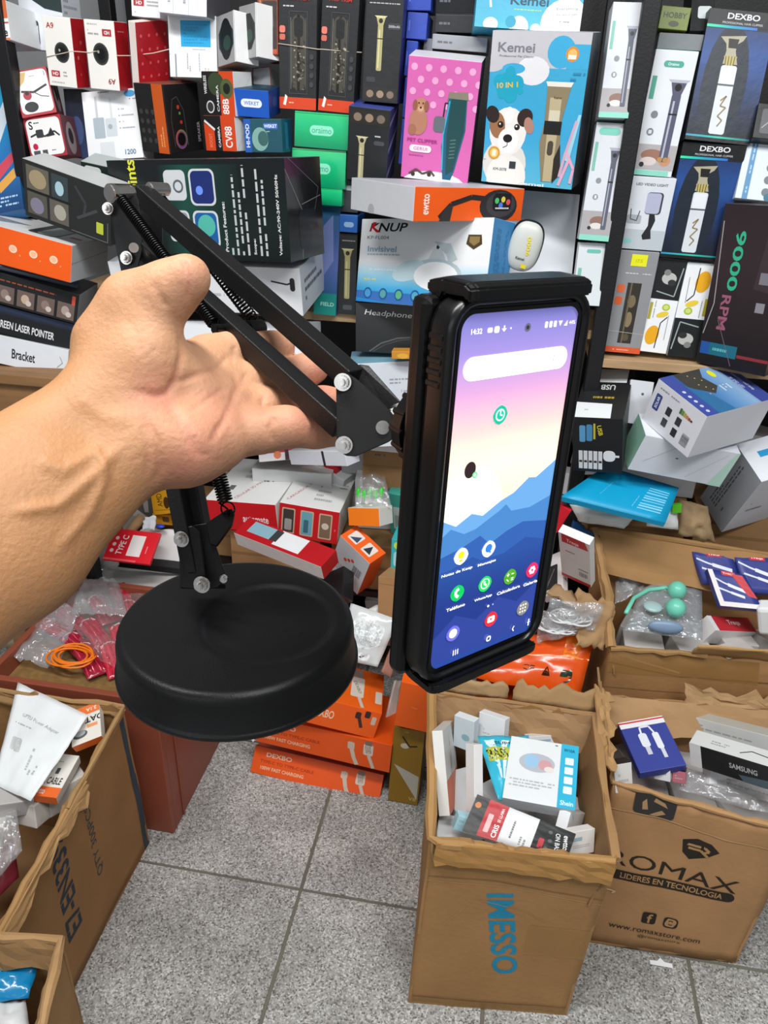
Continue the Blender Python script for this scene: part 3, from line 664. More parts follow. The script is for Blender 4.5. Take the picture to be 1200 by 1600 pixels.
    line([(300, 640), (330, 620), (352, 605)], .0007, 5, .2)
    line([(255, 622), (275, 650), (300, 690), (318, 720)], .0008, 9, .3)
    line([(428, 690), (421, 668), (430, 650)], .0011, 4, .3); line([(408, 652), (410, 628), (412, 618)], .0008, 4, .3); line([(372, 612), (380, 595), (384, 582)], .0008, 4, .3)
    line([(488, 690), (486, 668)], .0007, 4, .2); line([(362, 568), (366, 550), (368, 540)], .0008, 4, .3)
    line([(282, 402), (292, 420), (296, 440), (292, 470)], .0010, 4, .25); line([(290, 404), (288, 425), (283, 455)], .0005, 4, .1)
    line([(262, 480), (248, 462), (240, 440)], .0009, 6, .2); line([(200, 500), (212, 520), (222, 555)], .0004, 8, .1)
    line([(228, 652), (246, 690), (252, 730), (238, 760)], .0011, 6, .2); line([(222, 660), (232, 700), (230, 745)], .0007, 6, .15)
    line([(60, 720), (100, 735), (160, 700)], -.0012, 11); line([(20, 800), (90, 790), (150, 740), (185, 700)], -.0016, 10); line([(90, 860), (140, 800), (165, 742), (150, 700)], -.0014, 9); line([(120, 620), (160, 650), (205, 655)], -.0008, 12)
    rnd = random.Random(3)
    for k_ in range(70):      # fine skin lines
        x = rnd.uniform(180, 410); y = rnd.uniform(500, 730); a_ = rnd.choice((1.2, .2, -.5))+rnd.uniform(-.4, .4); l_ = rnd.uniform(12, 34); b_ = rnd.uniform(-5, 5)
        line([(x, y), (x+math.cos(a_)*l_/2+b_, y+math.sin(a_)*l_/2), (x+math.cos(a_)*l_, y+math.sin(a_)*l_)], .00022, 2.6, .07)
    V = V+N_*disp[:, None]; N_ = normals()
    # skin colour: tan forearm, pinker palm and finger pads
    def blob(x, y, r): return np.exp(-(((px[:, 0]-x)**2+(px[:, 1]-y)**2)/r**2))
    tan = np.array(col('a97a52')[:3]); pale = np.array(col('bd8f6e')[:3]); pink = np.array(col('b87464')[:3])
    u = np.clip((px[:, 0]*.75-px[:, 1]*.35+140)/170, 0, 1)[:, None]; c_ = tan*(1-u)+pale*u
    p = np.clip(.55*blob(240, 615, 40)+.35*blob(310, 710, 60)+.35*blob(345, 640, 50)+.5*blob(500, 575, 35)+.5*blob(500, 632, 40)+.4*blob(480, 680, 60)+.3*blob(300, 430, 30)+.3*blob(440, 545, 40)+.3*blob(280, 740, 40)+red*.6, 0, 1)[:, None]
    c_ = c_*(1-p)+pink*p
    W = V@RC.T+CP
    me = bpy.data.meshes.new('arm'); me.from_pydata(W.tolist(), [], Fc.tolist()); me.update()
    a = me.color_attributes.new('Col', 'FLOAT_COLOR', 'POINT'); a.data.foreach_set('color', np.concatenate([c_, np.ones((len(V), 1))], 1).astype(np.float32).ravel())
    me.polygons.foreach_set('use_smooth', [True]*len(me.polygons)); return me
SKIN = node_mat('skin', attr=True, rough=.55, sss=.15, bump=.25, bscale=420, var=.07, vscale=45, spec=.4)
hm = hand(); bm = bmesh.new(); bm.from_mesh(hm)
vol = bm.calc_volume(signed=True); 
if vol < 0: bmesh.ops.reverse_faces(bm, faces=bm.faces)
bm.to_mesh(hm); bm.free()
pe = empty('person', "person's bare left forearm and open palm holding up the black desk stand", 'person', at(187, 660, .36))
link('hand', hm, SKIN, pe, world=True)
# ---------------------------------------------------------------- boxes on the left rack
WH, BK, OR, RD = 'e6e8ea', '1a1b1d', 'ef5a12', 'c01824'
A_ = dict(Y=YA, tw=20)
def lens(x, y, r, asp=1.15): return [('e', x, y, r, '3a3d3b', asp), ('e', x, y, r*.82, '1d201f', asp), ('e', x, y, r*.5, '070808', asp), ('e', x-r*.3, y+.03, r*.14, '9aa09c', asp)]
# far left, at the frame's edge
carton('small_box', 'white and orange box cut off by the left frame edge beyond the black post', Q((-42, 2), (8, 0), (17, 60), (-36, 64)), {'*': WH}, {'F': [('r', 0, .55, 1, 1, 'c8643a'), ('r', 0, .42, 1, .46, 'c05040'), ('t', 'de', .82, .2, .22, '20222a', 0, 1), ('r', 0, 0, 1, .06, 'd88060')]}, Y=1.57, tw=30, d=.1)
carton('blister_pack', 'glossy blue package hanging at the far left frame edge', Q((-60, 90), (3, 92), (38, 318), (-30, 340)), {'*': '1f6fae'}, {'F': [('g', 0, 0, 1, 1, ['23406e', '2a6cab', '2496c8', '57b5d6']), ('p', [(.55, .55), (1, .75), (1, .62), (.6, .40)], 'c8d4de'), ('p', [(.5, .28), (.9, .36), (.92, .30), (.52, .2)], 'c0485a'), ('p', [(.5, .18), (.9, .26), (.92, .2), (.52, .12)], 'd09a4a'), ('ln', .1, .03, .9, .1, 3, 'a8c8e0')]}, cat='package', Y=1.50, tw=10, d=.03, mat=GLOSS)
carton('tall_box', 'white box with a dark swirl and printed keypad remote above the folding tripod boxes', Q((24, -30), (93, -28), (103, 84), (37, 76), ), {'*': 'dfe4ec'}, {'F': [('p', [(0, 1), (0, .72), (.3, .74), (.6, .62), (1, .58), (1, .9), (.6, .8), (.3, .95)], '2c3a3a'), ('rr', .12, .06, .42, .44, '4a4c50', .2), ('rr', .14, .1, .40, .42, 'd8dce2', .2), ('r', .14, .36, .40, .42, '2c3844')]+[('e', .18+.09*i, .31-.07*j, .025, '44484e') for i in range(3) for j in range(4)]+[('rr', .6, .3, .72, .42, '33363c', .2), ('rr', .62, .1, .74, .22, '33363c', .2), ('e', .27, .5, .03, '8a9098')], 'R': [('ln', .1, .2, .8, .9, 8, 'a8adb4')]}, Y=YA+.06, tw=20, d=.07)
# red and white camera boxes held by a rubber band
g = 'small camera boxes bundled with a band'
carton('camera_box', 'white and red camera box marked A9 upright, leftmost of the banded bundle', Q((66, 24), (110, 29), (120, 137), (78, 133), brt=(131, 28), brd=(141, 135)), {'*': 'ece9e4', 'R': RD}, {'F': [('t', 'A9', .25, .87, .085, 'b03038', 0, 1)]+lens(.58, .5, .26)+[('rr', .12, .14, .42, .23, 'b03038', .1), ('t', 'HD', .27, .185, .05, 'f4f0ee', 0, 1), ('ln', .55, .14, .95, .24, 2, '9a9896'), ('ln', .1, .04, .9, .08, 1, 'b8b6b4')], 'R': [('e', .6, .66, .07, 'e0606a'), ('e', .3, .44, .07, 'ff8a80'), ('e', .4, .2, .06, 'd84a50')]}, group=g, d=.05, **A_)
carton('camera_box', 'white and red camera box printed upside down, middle of the banded bundle', Q((132, 30), (178, 34), (187, 141), (142, 138), brt=(200, 34), brd=(207, 139)), {'*': 'ece9e4', 'R': 'bd1822'}, {'F': lens(.47, .52, .26)+[('t', 'A9', .76, .13, .085, '9a3038', 180, 1), ('rr', .58, .78, .88, .88, 'b03038', .1), ('t', 'HD', .73, .83, .05, 'f4f0ee', 180, 1), ('ln', .1, .78, .45, .88, 2, '9a9896'), ('ln', .1, .92, .8, .96, 1, 'b8b6b4')], 'R': [('ln', .2, .84, .7, .88, 1, 'e88080')]}, group=g, d=.05, **A_)
carton('camera_box', 'red and white camera box turned to its red dotted side, right of the banded bundle', Q((201, 33), (211, 34), (219, 139), (208, 139), brt=(262, 30), brd=(266, 131)), {'*': 'e8dcd6', 'R': 'b81c28'}, {'R': [('e', .15+.25*i, .2+.2*j, .035, 'e8606a') for i in range(4) for j in range(4)]}, group=g, d=.08, **A_)
P = [aty(x, y, YA-.004) for x, y in ((72, 89), (100, 83), (112, 80), (140, 82), (150, 80), (185, 87), (206, 87), (240, 83), (264, 77))]
setp(tube('rubber_band', P, .0009, node_mat('pale_rubber', 'c8b8a8', rough=.6)), 'thin pale rubber band stretched around the red and white camera boxes', 'rubber band')
carton('camera_box', 'small white box with a red HD mark on top of the camera bundle', Q((205, -40), (246, -38), (252, 30), (206, 25)), WH, {'F': [('rr', .08, .26, .45, .42, 'b03038', .1), ('t', 'HD', .27, .34, .09, 'f4f0ee', 0, 1), ('ln', .55, .25, .95, .42, 2, '9a9896'), ('ln', .1, .08, .9, .14, 1, 'b8b6b4')]}, d=.09, **A_)
carton('white_box', 'white carton lying at the top frame edge with grey end', {'frd': (323, 27), 'fld': (247, 18), 'flt': (247, -40), 'frt': (322, -34)}, {'*': 'e4e8ee', 'R': '5f5f66'}, {'F': [('r', .3, 0, .31, 1, 'b8bcc2'), ('r', .62, 0, .63, 1, 'b8bcc2'), ('ln', .16, .3, .28, .9, 1, '9aa0a8', 1), ('ln', .48, .3, .6, .9, 1, '9aa0a8', 1)]}, Y=YA-.03, tw=10, d=.12)
carton('white_box', 'tall white box with a bright cyan label sticker', Q((262, 20), (338, 28), (339, 118), (266, 120)), WH, {'F': [('r', .26, .5, .88, .92, '1c9fd4'), ('ln', .32, .54, .82, .88, 7, '1888bc'), ('r', .12, .0, .15, .38, '8a8e94'), ('ln', .36, .1, .46, .4, 2, 'a0a4aa', 1), ('ln', .6, .1, .85, .4, 4, 'b4b8be', 1), ('ln', .5, .44, .8, .48, 1, 'b0b4ba')]}, d=.08, **A_)
for i, (q, lb) in enumerate(((Q((338, 29), (366, 13), (369, 97), (341, 105)), 'grey and white speaker box with dark octagon, next to the cyan sticker box'), (Q((373, 11), (401, 3), (402, 88), (376, 94)), 'grey speaker box with dark octagon, second along towards the trimmers'))):
    carton('speaker_box', lb, q, {'*': '9c9c9e', 'R': 'e8e8e8', 'T': '80786f'}, {'F': [('p', [(.5+.42*math.cos(math.radians(22.5+45*k)), .5+.36*math.sin(math.radians(22.5+45*k))) for k in range(8)], '26332e'), ('e', .5, .5, .32, '11181a', 1.7), ('e', .55, .42, .2, '2a4438', 1.0), ('r', .93, 0, 1, 1, 'e2e4e6')]}, group='octagon speaker boxes', d=.05, yaw=-35, **A_)
carton('frame_box', 'brown and orange framed box with dark window under the top board', Q((403, -6), (434, -6), (434, 82), (403, 86)), {'*': '7a3a24'}, {'F': [('rr', .25, .1, .95, .92, '2b2622', .1), ('r', .1, .05, .2, .95, 'b86848'), ('p', [(.55, .3), (.8, .5), (.75, .85), (.6, .8)], '5a5a58'), ('r', .05, .02, .95, .1, 'b04a26')]}, d=.08, **A_)
carton('speaker_box', 'black party speaker box with orange strip and glowing ring print', Q((214, 129), (254, 136), (266, 236), (223, 236), brt=(311, 123), brd=(318, 230)), {'*': '1b1a1a', 'T': '8a5040'}, {'F': [('r', .60, 0, .96, 1, 'c8571c'), ('ln', .7, .1, .86, .4, 2, 'f0a060', 1)]+[('e', .15+.2*i, .6-.14*j, .06, '3c3a38') for i in range(3) for j in range(4)], 'R': [('e', .36, .2, .17, 'b85a3a', 1.1), ('e', .37, .2, .155, '3f8a5a', 1.1), ('e', .36, .19, .15, '4a54a0', 1.1), ('e', .36, .2, .135, '8a3a4a', 1.1), ('e', .36, .2, .115, '0c0c0e', 1.1), ('l', [(.16, .1), (.12, .5), (.2, .78), (.34, .82), (.5, .62), (.54, .1)], .012, '55534f'), ('e', .35, .67, .04, 'b83a2a'), ('e', .38, .58, .03, '6a8a3a'), ('e', .40, .45, .035, 'c03a2a'), ('t', 'SPEAKER', .9, .28, .08, 'c8c8c8', 90, 0, .3)]}, d=.09, **A_)
for i, (q, lb) in enumerate(((Q((317, 112), (364, 115), (367, 181), (320, 180), brt=(393, 108)), 'black and orange camera box, upper one of the two banded together'), (Q((320, 182), (367, 183), (369, 236), (322, 235), brt=(394, 176)), 'black and orange camera box marked CV88, lower one under the blue box'))):
    top = i == 0
    carton('action_camera_box', lb, q, {'*': '1c1c1e', 'R': 'd4d6d8', 'T': 'a5603f'}, {'F': [('r', .56, 0, 1, 1, 'd8481e')]+([('e', .45, .72, .26, '3c4a30', .9), ('e', .78, .62, .2, '55603a', 1), ('e', .78, .62, .11, '1e221a', 1), ('t', 'WIRELESS', .1, .7, .09, 'e8e8e8', 90, 1, .42), ('e', .22, .2, .13, 'd8d8d8'), ('e', .22, .2, .10, '3a3a3a'), ('t', '88B', .72, .22, .2, 'f4f4f4', 90, 1, .35)] if top else [('p', [(.02, .8), (.02, .0), (.34, 0), (.34, .58)], 'd8481e'), ('l', [(.04, .86), (.36, .6)], .05, 'e8e8e8'), ('t', 'CV88', .78, .4, .22, 'f4f4f4', 90, 1, .6), ('t', 'BOOST', .2, .3, .1, 'f08060', 90, 1, .4)])+[('t', 'CAMERA', .48, .4, .07, 'e8e8e8', 90, 1, .6)], 'R': [('l', [(0, 0), (1, 1)], .015, 'a8aaac')]}, group='black and orange camera boxes', d=.05, **A_)
carton('action_camera_box', 'white side of an orange edged camera box behind the blue box', Q((395, 108), (423, 103), (424, 140), (396, 142)), {'*': 'd4d6d8', 'T': 'a8583c'}, {'F': [('l', [(.02, 0), (.02, 1), (.98, 1), (.98, 0)], .05, 'b04a2c'), ('l', [(0, 0), (1, 1)], .02, 'a8aaac')]}, Y=YA+.04, tw=8, d=.05)
carton('blue_box', 'bright blue box with a white pill shaped mark', Q((365, 139), (420, 143), (420, 186), (367, 181), brt=(438, 132), brd=(438, 176)), {'*': '1a56b8', 'T': '1f3848', 'R': '16418e'}, {'F': [('rr', .2, .36, .8, .66, 'e8eef8', .5), ('t', 'WEKET', .5, .51, .14, '6a86c0', 0, 1)], 'R': [('rr', .3, .35, .7, .7, '3a5aa0', .5)], 'T': [('e', .5, .5, .3, '2c5468', .8), ('e', .5, .5, .16, '1a2c38', .8)]}, Y=YA-.03, tw=30, d=.07)
carton('teal_box', 'dark teal headset box with blue spine beneath the bright blue box', Q((382, 186), (440, 187), (441, 237), (384, 238), brt=(455, 184)), {'*': '20505e', 'R': '174a6a'}, {'F': [('r', 0, 0, .18, 1, '2358b0'), ('t', 'HI-POD', .09, .5, .1, 'dfe8f4', 90, 1, .7), ('e', .42, .4, .22, '7fa8a0', 1.2), ('e', .5, .42, .14, '3a6460', 1.2), ('rr', .52, .7, .9, .88, '3c6ab8', .2), ('t', 'WEKET', .71, .79, .1, 'e8f0ff', 0, 1), ('ln', .6, .6, .88, .66, 1, 'a8c8c8')], 'R': [('r', .3, .1, .6, .9, '2a6a90')]}, Y=YA-.03, tw=30, d=.05)
# red edged tripod boxes
for i, (q, lb) in enumerate(((Q((17, 111), (71, 104), (89, 174), (35, 185)), 'white and red tripod clip box, upper of the two by the blue pack'), (Q((36, 186), (90, 178), (108, 242), (49, 250), brt=(116, 184)), 'white and red tripod clip box, lower of the two marked with a large S'))):
    art = [('rr', .05, .06, .96, .96, 'f0eeee', .14)]
    if i == 0: art += [('p', [(.06, .6), (.06, .94), (.4, .94), (.3, .75)], 'd0b078'), ('l', [(.15, .55), (.5, .5), (.9, .62)], .06, '303236'), ('l', [(.5, .5), (.68, .4), (.9, .36)], .025, '3a3c40'), ('e', .3, .45, .12, 'a83848'), ('e', .3, .5, .06, '2a2a2c'), ('e', .34, .2, .2, '2e2e30', .7), ('ln', .45, .82, .85, .86, 1, '9a9a9e'), ('t', '1', .9, .86, .1, '5a3040', 180)]
    else: art += [('t', 'S', .18, .82, .2, '1e1e20', 0, 1), ('ln', .27, .83, .75, .9, 1, '303034'), ('l', [(.12, .55), (.35, .62), (.5, .52), (.78, .62), (.9, .5)], .04, '2a2c30'), ('rr', .28, .5, .48, .7, '3a3c40', .2), ('p', [(.55, .5), (.7, .72), (.78, .52)], '2e3034'), ('e', .2, .3, .07, 'c0204a'), ('r', .12, .08, .3, .2, '50525a'), ('r', .36, .08, .5, .2, '50525a'), ('ln', .62, .14, .9, .2, 1, '6a6a70')]
    carton('tripod_box', lb, q, {'*': 'a8323c', 'R': '5a3038', 'T': 'b03a44'}, {'F': art, 'R': [('e', .5, .45, .3, '8a7a7c', 2), ('e', .5, .5, .15, '2a2224', 2)]}, group='red tripod clip boxes', Y=YA-.03, tw=4, d=.05)
carton('dark_box', 'narrow navy box standing in the gap behind the tripod boxes', Q((98, 138), (132, 140), (140, 246), (110, 246)), {'*': '1a2036'}, {'F': [('g', 0, 0, 1, 1, ['2c3a60', '1a2138', '14161f']), ('e', .5, .4, .3, '3a4a72', 2)]}, Y=YA+.02, tw=8, d=.06)
carton('router_box', 'white network adapter box printed with 1200 below the camera bundle', Q((128, 140), (214, 141), (224, 240), (139, 252)), WH, {'F': [('rr', .16, .32, .36, .62, 'a8b4bc', .1), ('rr', .38, .34, .58, .6, 'c8d0d6', .1), ('r', .22, .62, .26, .92, 'c0c6cc'), ('r', .48, .6, .52, .88, 'd2d6da'), ('rr', .24, 0, .5, .26, 'd4d8dc', .05), ('e', .46, .48, .04, 'a0a8b0'), ('t', '1200', .78, .1, .075, '5a7a9c', 0, 1), ('e', .86, .93, .10, '4a9ad0', .5), ('ln', .84, .84, .98, .87, 1, '6a8ab0')]+[('e', .64, .72-.09*j, .012, 'a0a8b0') for j in range(4)]+[('ln', .68, .70-.09*j, .9, .74-.09*j, 1, 'a4acb4') for j in range(4)]+[('ln', .3, .96, .5, .99, 1, '606870')]}, d=.05, **A_)
# ---- trimmers and middle stack
def trimmer(x, y0, y1, wd, c1, c2, c3='2a2622'):   # T-blade hair trimmer picture
    L = y1-y0; return [('p', [(x-wd*1.7, y1), (x+wd*1.7, y1), (x+wd*1.1, y1-L*.035), (x-wd*1.1, y1-L*.035)], c2), ('p', [(x-wd*1.2, y1-L*.035), (x+wd*1.2, y1-L*.035), (x+wd*.7, y1-L*.17), (x-wd*.7, y1-L*.17)], c1), ('e', x, y1-L*.09, wd*.55, c3), ('rr', x-wd*.72, y0, x+wd*.72, y1-L*.16, c1, .25), ('r', x-wd*.35, y0+L*.05, x-wd*.05, y1-L*.25, c2), ('r', x-wd*.72, y1-L*.42, x+wd*.72, y1-L*.40, c3)]
def camo(x, y0, y1, wd):
    r = random.Random(5); it = [('rr', x-wd, y0, x+wd, y1, '45423a', .6), ('rr', x-wd*.6, y1-.2*(y1-y0)-.06, x+wd*.6, y1-.03, '1a1c1c', .3)]
    for k in range(46): it.append(('e', x+r.uniform(-.8, .8)*wd, r.uniform(y0+.02, y1-(y1-y0)*.32), r.uniform(.012, .03), r.choice(('8a8472', '26241f', '6a6454', 'a8a08c', '35322b')), r.uniform(.5, 2), r.uniform(0, 90), 8))
    return it+[('l', [(x-wd, y0+.02), (x-wd, y1-.03)], .01, '8a8a80'), ('l', [(x+wd, y0+.02), (x+wd, y1-.03)], .01, '6a6a62')]
for i, (q, lb) in enumerate(((Q((435, -14), (496, -12), (493, 173), (437, 169)), 'black trimmer box with orange foot, left one of the two side by side'), (Q((501, -12), (566, -10), (548, 179), (497, 172)), 'black trimmer box with orange foot, right one of the two side by side'))):
    carton('trimmer_box', lb, q, {'*': '202224', 'R': '2b2c2e', 'L': 'd8d8d6'}, {'F': [('r', 0, 0, 1, .105, 'd0411c'), ('p', [(.1, .04), (.16, .13), (.22, .11), (.17, .03)], 'f2e8e0'), ('ln', .26, .045, .75, .07, 1, 'f0b090')]+camo(.52, .16, .82, .2)+[('rr', .02, .66, .17, .72, 'e07868', .3), ('rr', .02, .60, .17, .65, 'c86858', .3), ('ln', .12, .87, .9, .895, 1, 'c8c8c8'), ('t', 'PRO TRIM', .5, .945, .03, 'b83028', 0, 1, .6)]+[('rr', .82, .2+.08*j, .93, .25+.08*j, '3a3c3e', .5) for j in range(4)]+[('l', [(.28, .14), (.28, .84), (.76, .84), (.76, .14), (.28, .14)], .008, '5a5a5a')]}, group='black trimmer boxes with orange foot', d=.05, **A_)
P = [aty(x, y, YA-.003) for x, y in ((435, 68), (497, 77), (502, 77), (565, 82))]
setp(tube('rubber_band', P, .0008, MATS['pale_rubber']), 'cream rubber band around the two black and orange trimmer boxes', 'rubber band')
strip = lambda y0, y1: [('rr', .04, y0, .96, y1, '2f2c28', .15)]+[('e', .22+.28*i, (y0+y1)/2, .1, c, .9) for i, c in enumerate(('8a7866', '9a8470', '7a6c60'))]
carton('trimmer_box', 'dark box printed with a gold trimmer, between the camouflage trimmers and the blue boxes', Q((571, -12), (634, -10), (619, 164), (565, 158)), {'*': '26282a', 'R': '2b3270'}, {'F': strip(.02, .14)+trimmer(.42, .3, .80, .10, 'b0a878', 'd8d0a0')+[('ln', .1, .9, .9, .92, 1, 'c0c0c0'), ('rr', .62, .68, .95, .74, '3c3e42', .3), ('t', '2000mAh', .78, .71, .022, 'd0d0d0', 0, 0), ('rr', .1, .19, .35, .24, '3c3e42', .3)]}, group='gold trimmer boxes', d=.08, **A_)
carton('trimmer_box', 'dark box with a gold trimmer and striped blue side, beside the green boxes', Q((551, 166), (611, 172), (600, 280), (541, 280), brt=(626, 160), brd=(617, 268)), {'*': '26282a', 'R': '3a3f66', 'T': '3d4a94'}, {'F': strip(.78, .96)+trimmer(.35, .0, .62, .09, 'b8b088', 'd8d0a8')+[('ln', .66, .62, .9, .66, 1, 'e0e0e0'), ('rr', .64, .52, .9, .58, '4a4c50', .5)], 'R': [('l', [(0, .1), (1, .35)], .12, '8a90b0'), ('l', [(0, .45), (1, .7)], .12, '8a90b0'), ('l', [(0, .8), (1, 1)], .1, '8a90b0')]}, group='gold trimmer boxes', d=.08, **A_)
for i, (q, lb) in enumerate(((Q((461, 173), (547, 180), (543, 235), (460, 228)), 'shiny green box directly below the black and orange trimmer boxes'), (Q((458, 230), (542, 237), (538, 294), (456, 290)), 'shiny green box below another green box, second down'), (Q((470, 292), (537, 296), (532, 322), (470, 318)), 'shiny green box lowest of three, mostly hidden by the black box'))):
    carton('green_box', lb, q, {'*': '12a868'}, {'F': [('g', 0, 0, 1, 1, ['0a8c60', '12a86a', '18b87a', '30c87a'])]+([('rr', .28, .36, .72, .64, '8ae0c0', .5), ('t', 'oraimo', .5, .5, .16, '2a9a78', 0, 0, .36)] if i < 2 else [])+[('l', [(0, .96), (1, .96)], .01, '0a7a50')]}, group='shiny green boxes in a pile', d=.08, mat=GLOSS, **A_)
gb = 'blue cartons in the column right of the trimmers'
for nth, q in zip(('topmost', 'second from top', 'middle', 'fourth from top', 'lowest'), (Q((636, -30), (676, -30), (672, 17), (635, 16)), Q((635, 19), (672, 20), (662, 62), (634, 60)), Q((633, 63), (656, 65), (645, 120), (631, 118)), Q((631, 121), (650, 123), (640, 185), (628, 183)), Q((628, 186), (642, 188), (634, 258), (622, 256)))):
    carton('blue_carton', 'plain royal blue carton, '+nth+' in the column beside the gold trimmers', q, {'*': '2c46a8'}, {'F': [('r', .1, .3, .16, .7, '5a70c8')]}, group=gb, Y=YA+.03, tw=8, d=.08)
for i, (q, c, lb) in enumerate(((Q((679, -20), (745, -18), (744, 22), (680, 20)), '232428', 'dark grey box at top of the pile above the pink clipper box'), (Q((680, 22), (744, 24), (742, 52), (679, 50)), '2c2d31', 'dark grey box second from top above the pink clipper box'), (Q((676, 54), (762, 58), (760, 84), (674, 76)), 'a0a2a8', 'light grey box lying directly behind the pink clipper box'), (Q((664, 60), (678, 60), (674, 90), (660, 90)), '7a7c84', 'thin grey box wedged beside the blue cartons'))):
    carton('grey_box', lb, q, {'*': c}, {'F': [('ln', .1, .35, .9, .65, 1, '6a6c72')]}, Y=YA+.05, tw=8, d=.08)
# pink pet clipper
dots = [('e', .09+.2*i+(.1 if j % 2 else 0), .92-.095*j, .045, 'f0a8d4') for j in range(4) for i in range(5)]
carton('pet_clipper_box', 'pink polka dot pet clipper box with a brown dog and a blue clipper', Q((641, 87), (752, 99), (730, 279), (626, 276), blt=(651, 75), brt=(762, 88)), {'*': 'd868b0', 'T': 'd8d8de', 'R': '3a3540'}, {'F': dots+[('e', .50, -.02, .45, 'f4f0f4', .35), ('p', [(.60, .75), (.86, .76), (.88, .7), (.58, .68)], '8a8270'), ('p', [(.60, .7), (.86, .7), (.88, .45), (.78, .1), (.74, .02), (.62, .02), (.56, .3)], '1f5f7c'), ('p', [(.64, .7), (.85, .7), (.86, .45), (.76, .1), (.66, .06), (.62, .4)], '1f4a4c'), ('l', [(.6, .1), (.57, .4), (.62, .68)], .02, '3ab0c8')]+[('l', [(.68, .36-.03*k), (.76, .37-.03*k)], .012, '5a8078') for k in range(6)]+[('rr', .42, .42, .58, .55, '6a7078', .3), ('l', [(.55, .55), (.56, .66), (.6, .66)], .02, '2a2a30'),
    ('e', .2, .49, .13, 'b88068', 1.35), ('e', .22, .62, .09, 'c08a6c', 1.1), ('e', .14, .62, .035, '96604c', 2), ('e', .30, .62, .035, '96604c', 2), ('e', .22, .595, .04, 'd8a888', .9), ('e', .22, .605, .015, '3a2420'), ('e', .19, .64, .011, '2a1a18'), ('e', .25, .64, .011, '2a1a18'), ('e', .12, .42, .06, 'a87058', 1.2),
    ('t', 'PET CLIPPER', .28, .335, .03, 'b03a88', 0, 1, .44), ('rr', .1, .235, .42, .295, 'f6e8f2', .5), ('t', 'GERUI', .26, .265, .03, 'd070b0', 0, 1, .2), ('ln', .1, .2, .42, .215, 1, 'b04a90'), ('l', [(.12, .04), (.22, .085), (.32, .05), (.44, .08), (.5, .04)], .03, '5a4a40'), ('e', .18, .04, .03, '3a3028'), ('e', .42, .05, .03, '3a3028')]}, d=.07, **A_)
# dog box and its twin on top
cloud = lambda y: [('r', 0, y, 1, 1, 'c8c8cc'), ('e', .12, y, .2, 'c8c8cc', .3), ('e', .35, y, .18, '55b4d8', .5), ('e', .62, y-.02, .15, 'e4e4e8', .9), ('e', .85, y+.1, .12, '4fb0d6', 1.0)]
DOG = [('e', .24, .14, .24, 'dad6d0', 1.0), ('e', .27, .05, .22, 'e8e4de', 1.0), ('e', .25, .36, .2, 'e8e4e0', 1.15), ('e', .13, .40, .085, '9a6c48', 1.5, 10), ('e', .07, .47, .07, '2a1e1c', 1.2, 30), ('e', .42, .46, .08, '30211c', 1.1, -30), ('e', .47, .41, .05, 'b08070', 1.6, 20), ('e', .26, .30, .11, 'f2efec', 1.1), ('e', .165, .405, .032, '1e1412'), ('e', .345, .395, .03, '1e1412'), ('e', .158, .41, .009, 'ffffff'), ('e', .338, .40, .009, 'ffffff'), ('e', .255, .315, .05, '181416', .8), ('l', [(.255, .29), (.255, .265), (.21, .25)], .008, '4a3a38'), ('e', .25, .47, .05, 'efebe8', 1.6)]
CLIP = [('p', [(.60, .70), (.88, .70), (.86, .67), (.62, .67)], 'e4e0d4'), ('p', [(.62, .67), (.86, .67), (.80, .44), (.83, .2), (.77, .04), (.66, .04), (.60, .3), (.63, .44)], '8a7c60'), ('p', [(.66, .60), (.78, .60), (.77, .04), (.68, .04)], 'b8aa88'), ('r', .63, .36, .81, .45, '1c1a1a'), ('r', .67, .45, .78, .52, 'd0c8b0'), ('rr', .69, .22, .75, .32, '4a4236', .5), ('p', [(.82, .3), (.86, .1), (.78, .03), (.77, .2)], '2a2620'), ('t', 'Kemei', .74, .60, .016, '2a241c', 0, 1)]
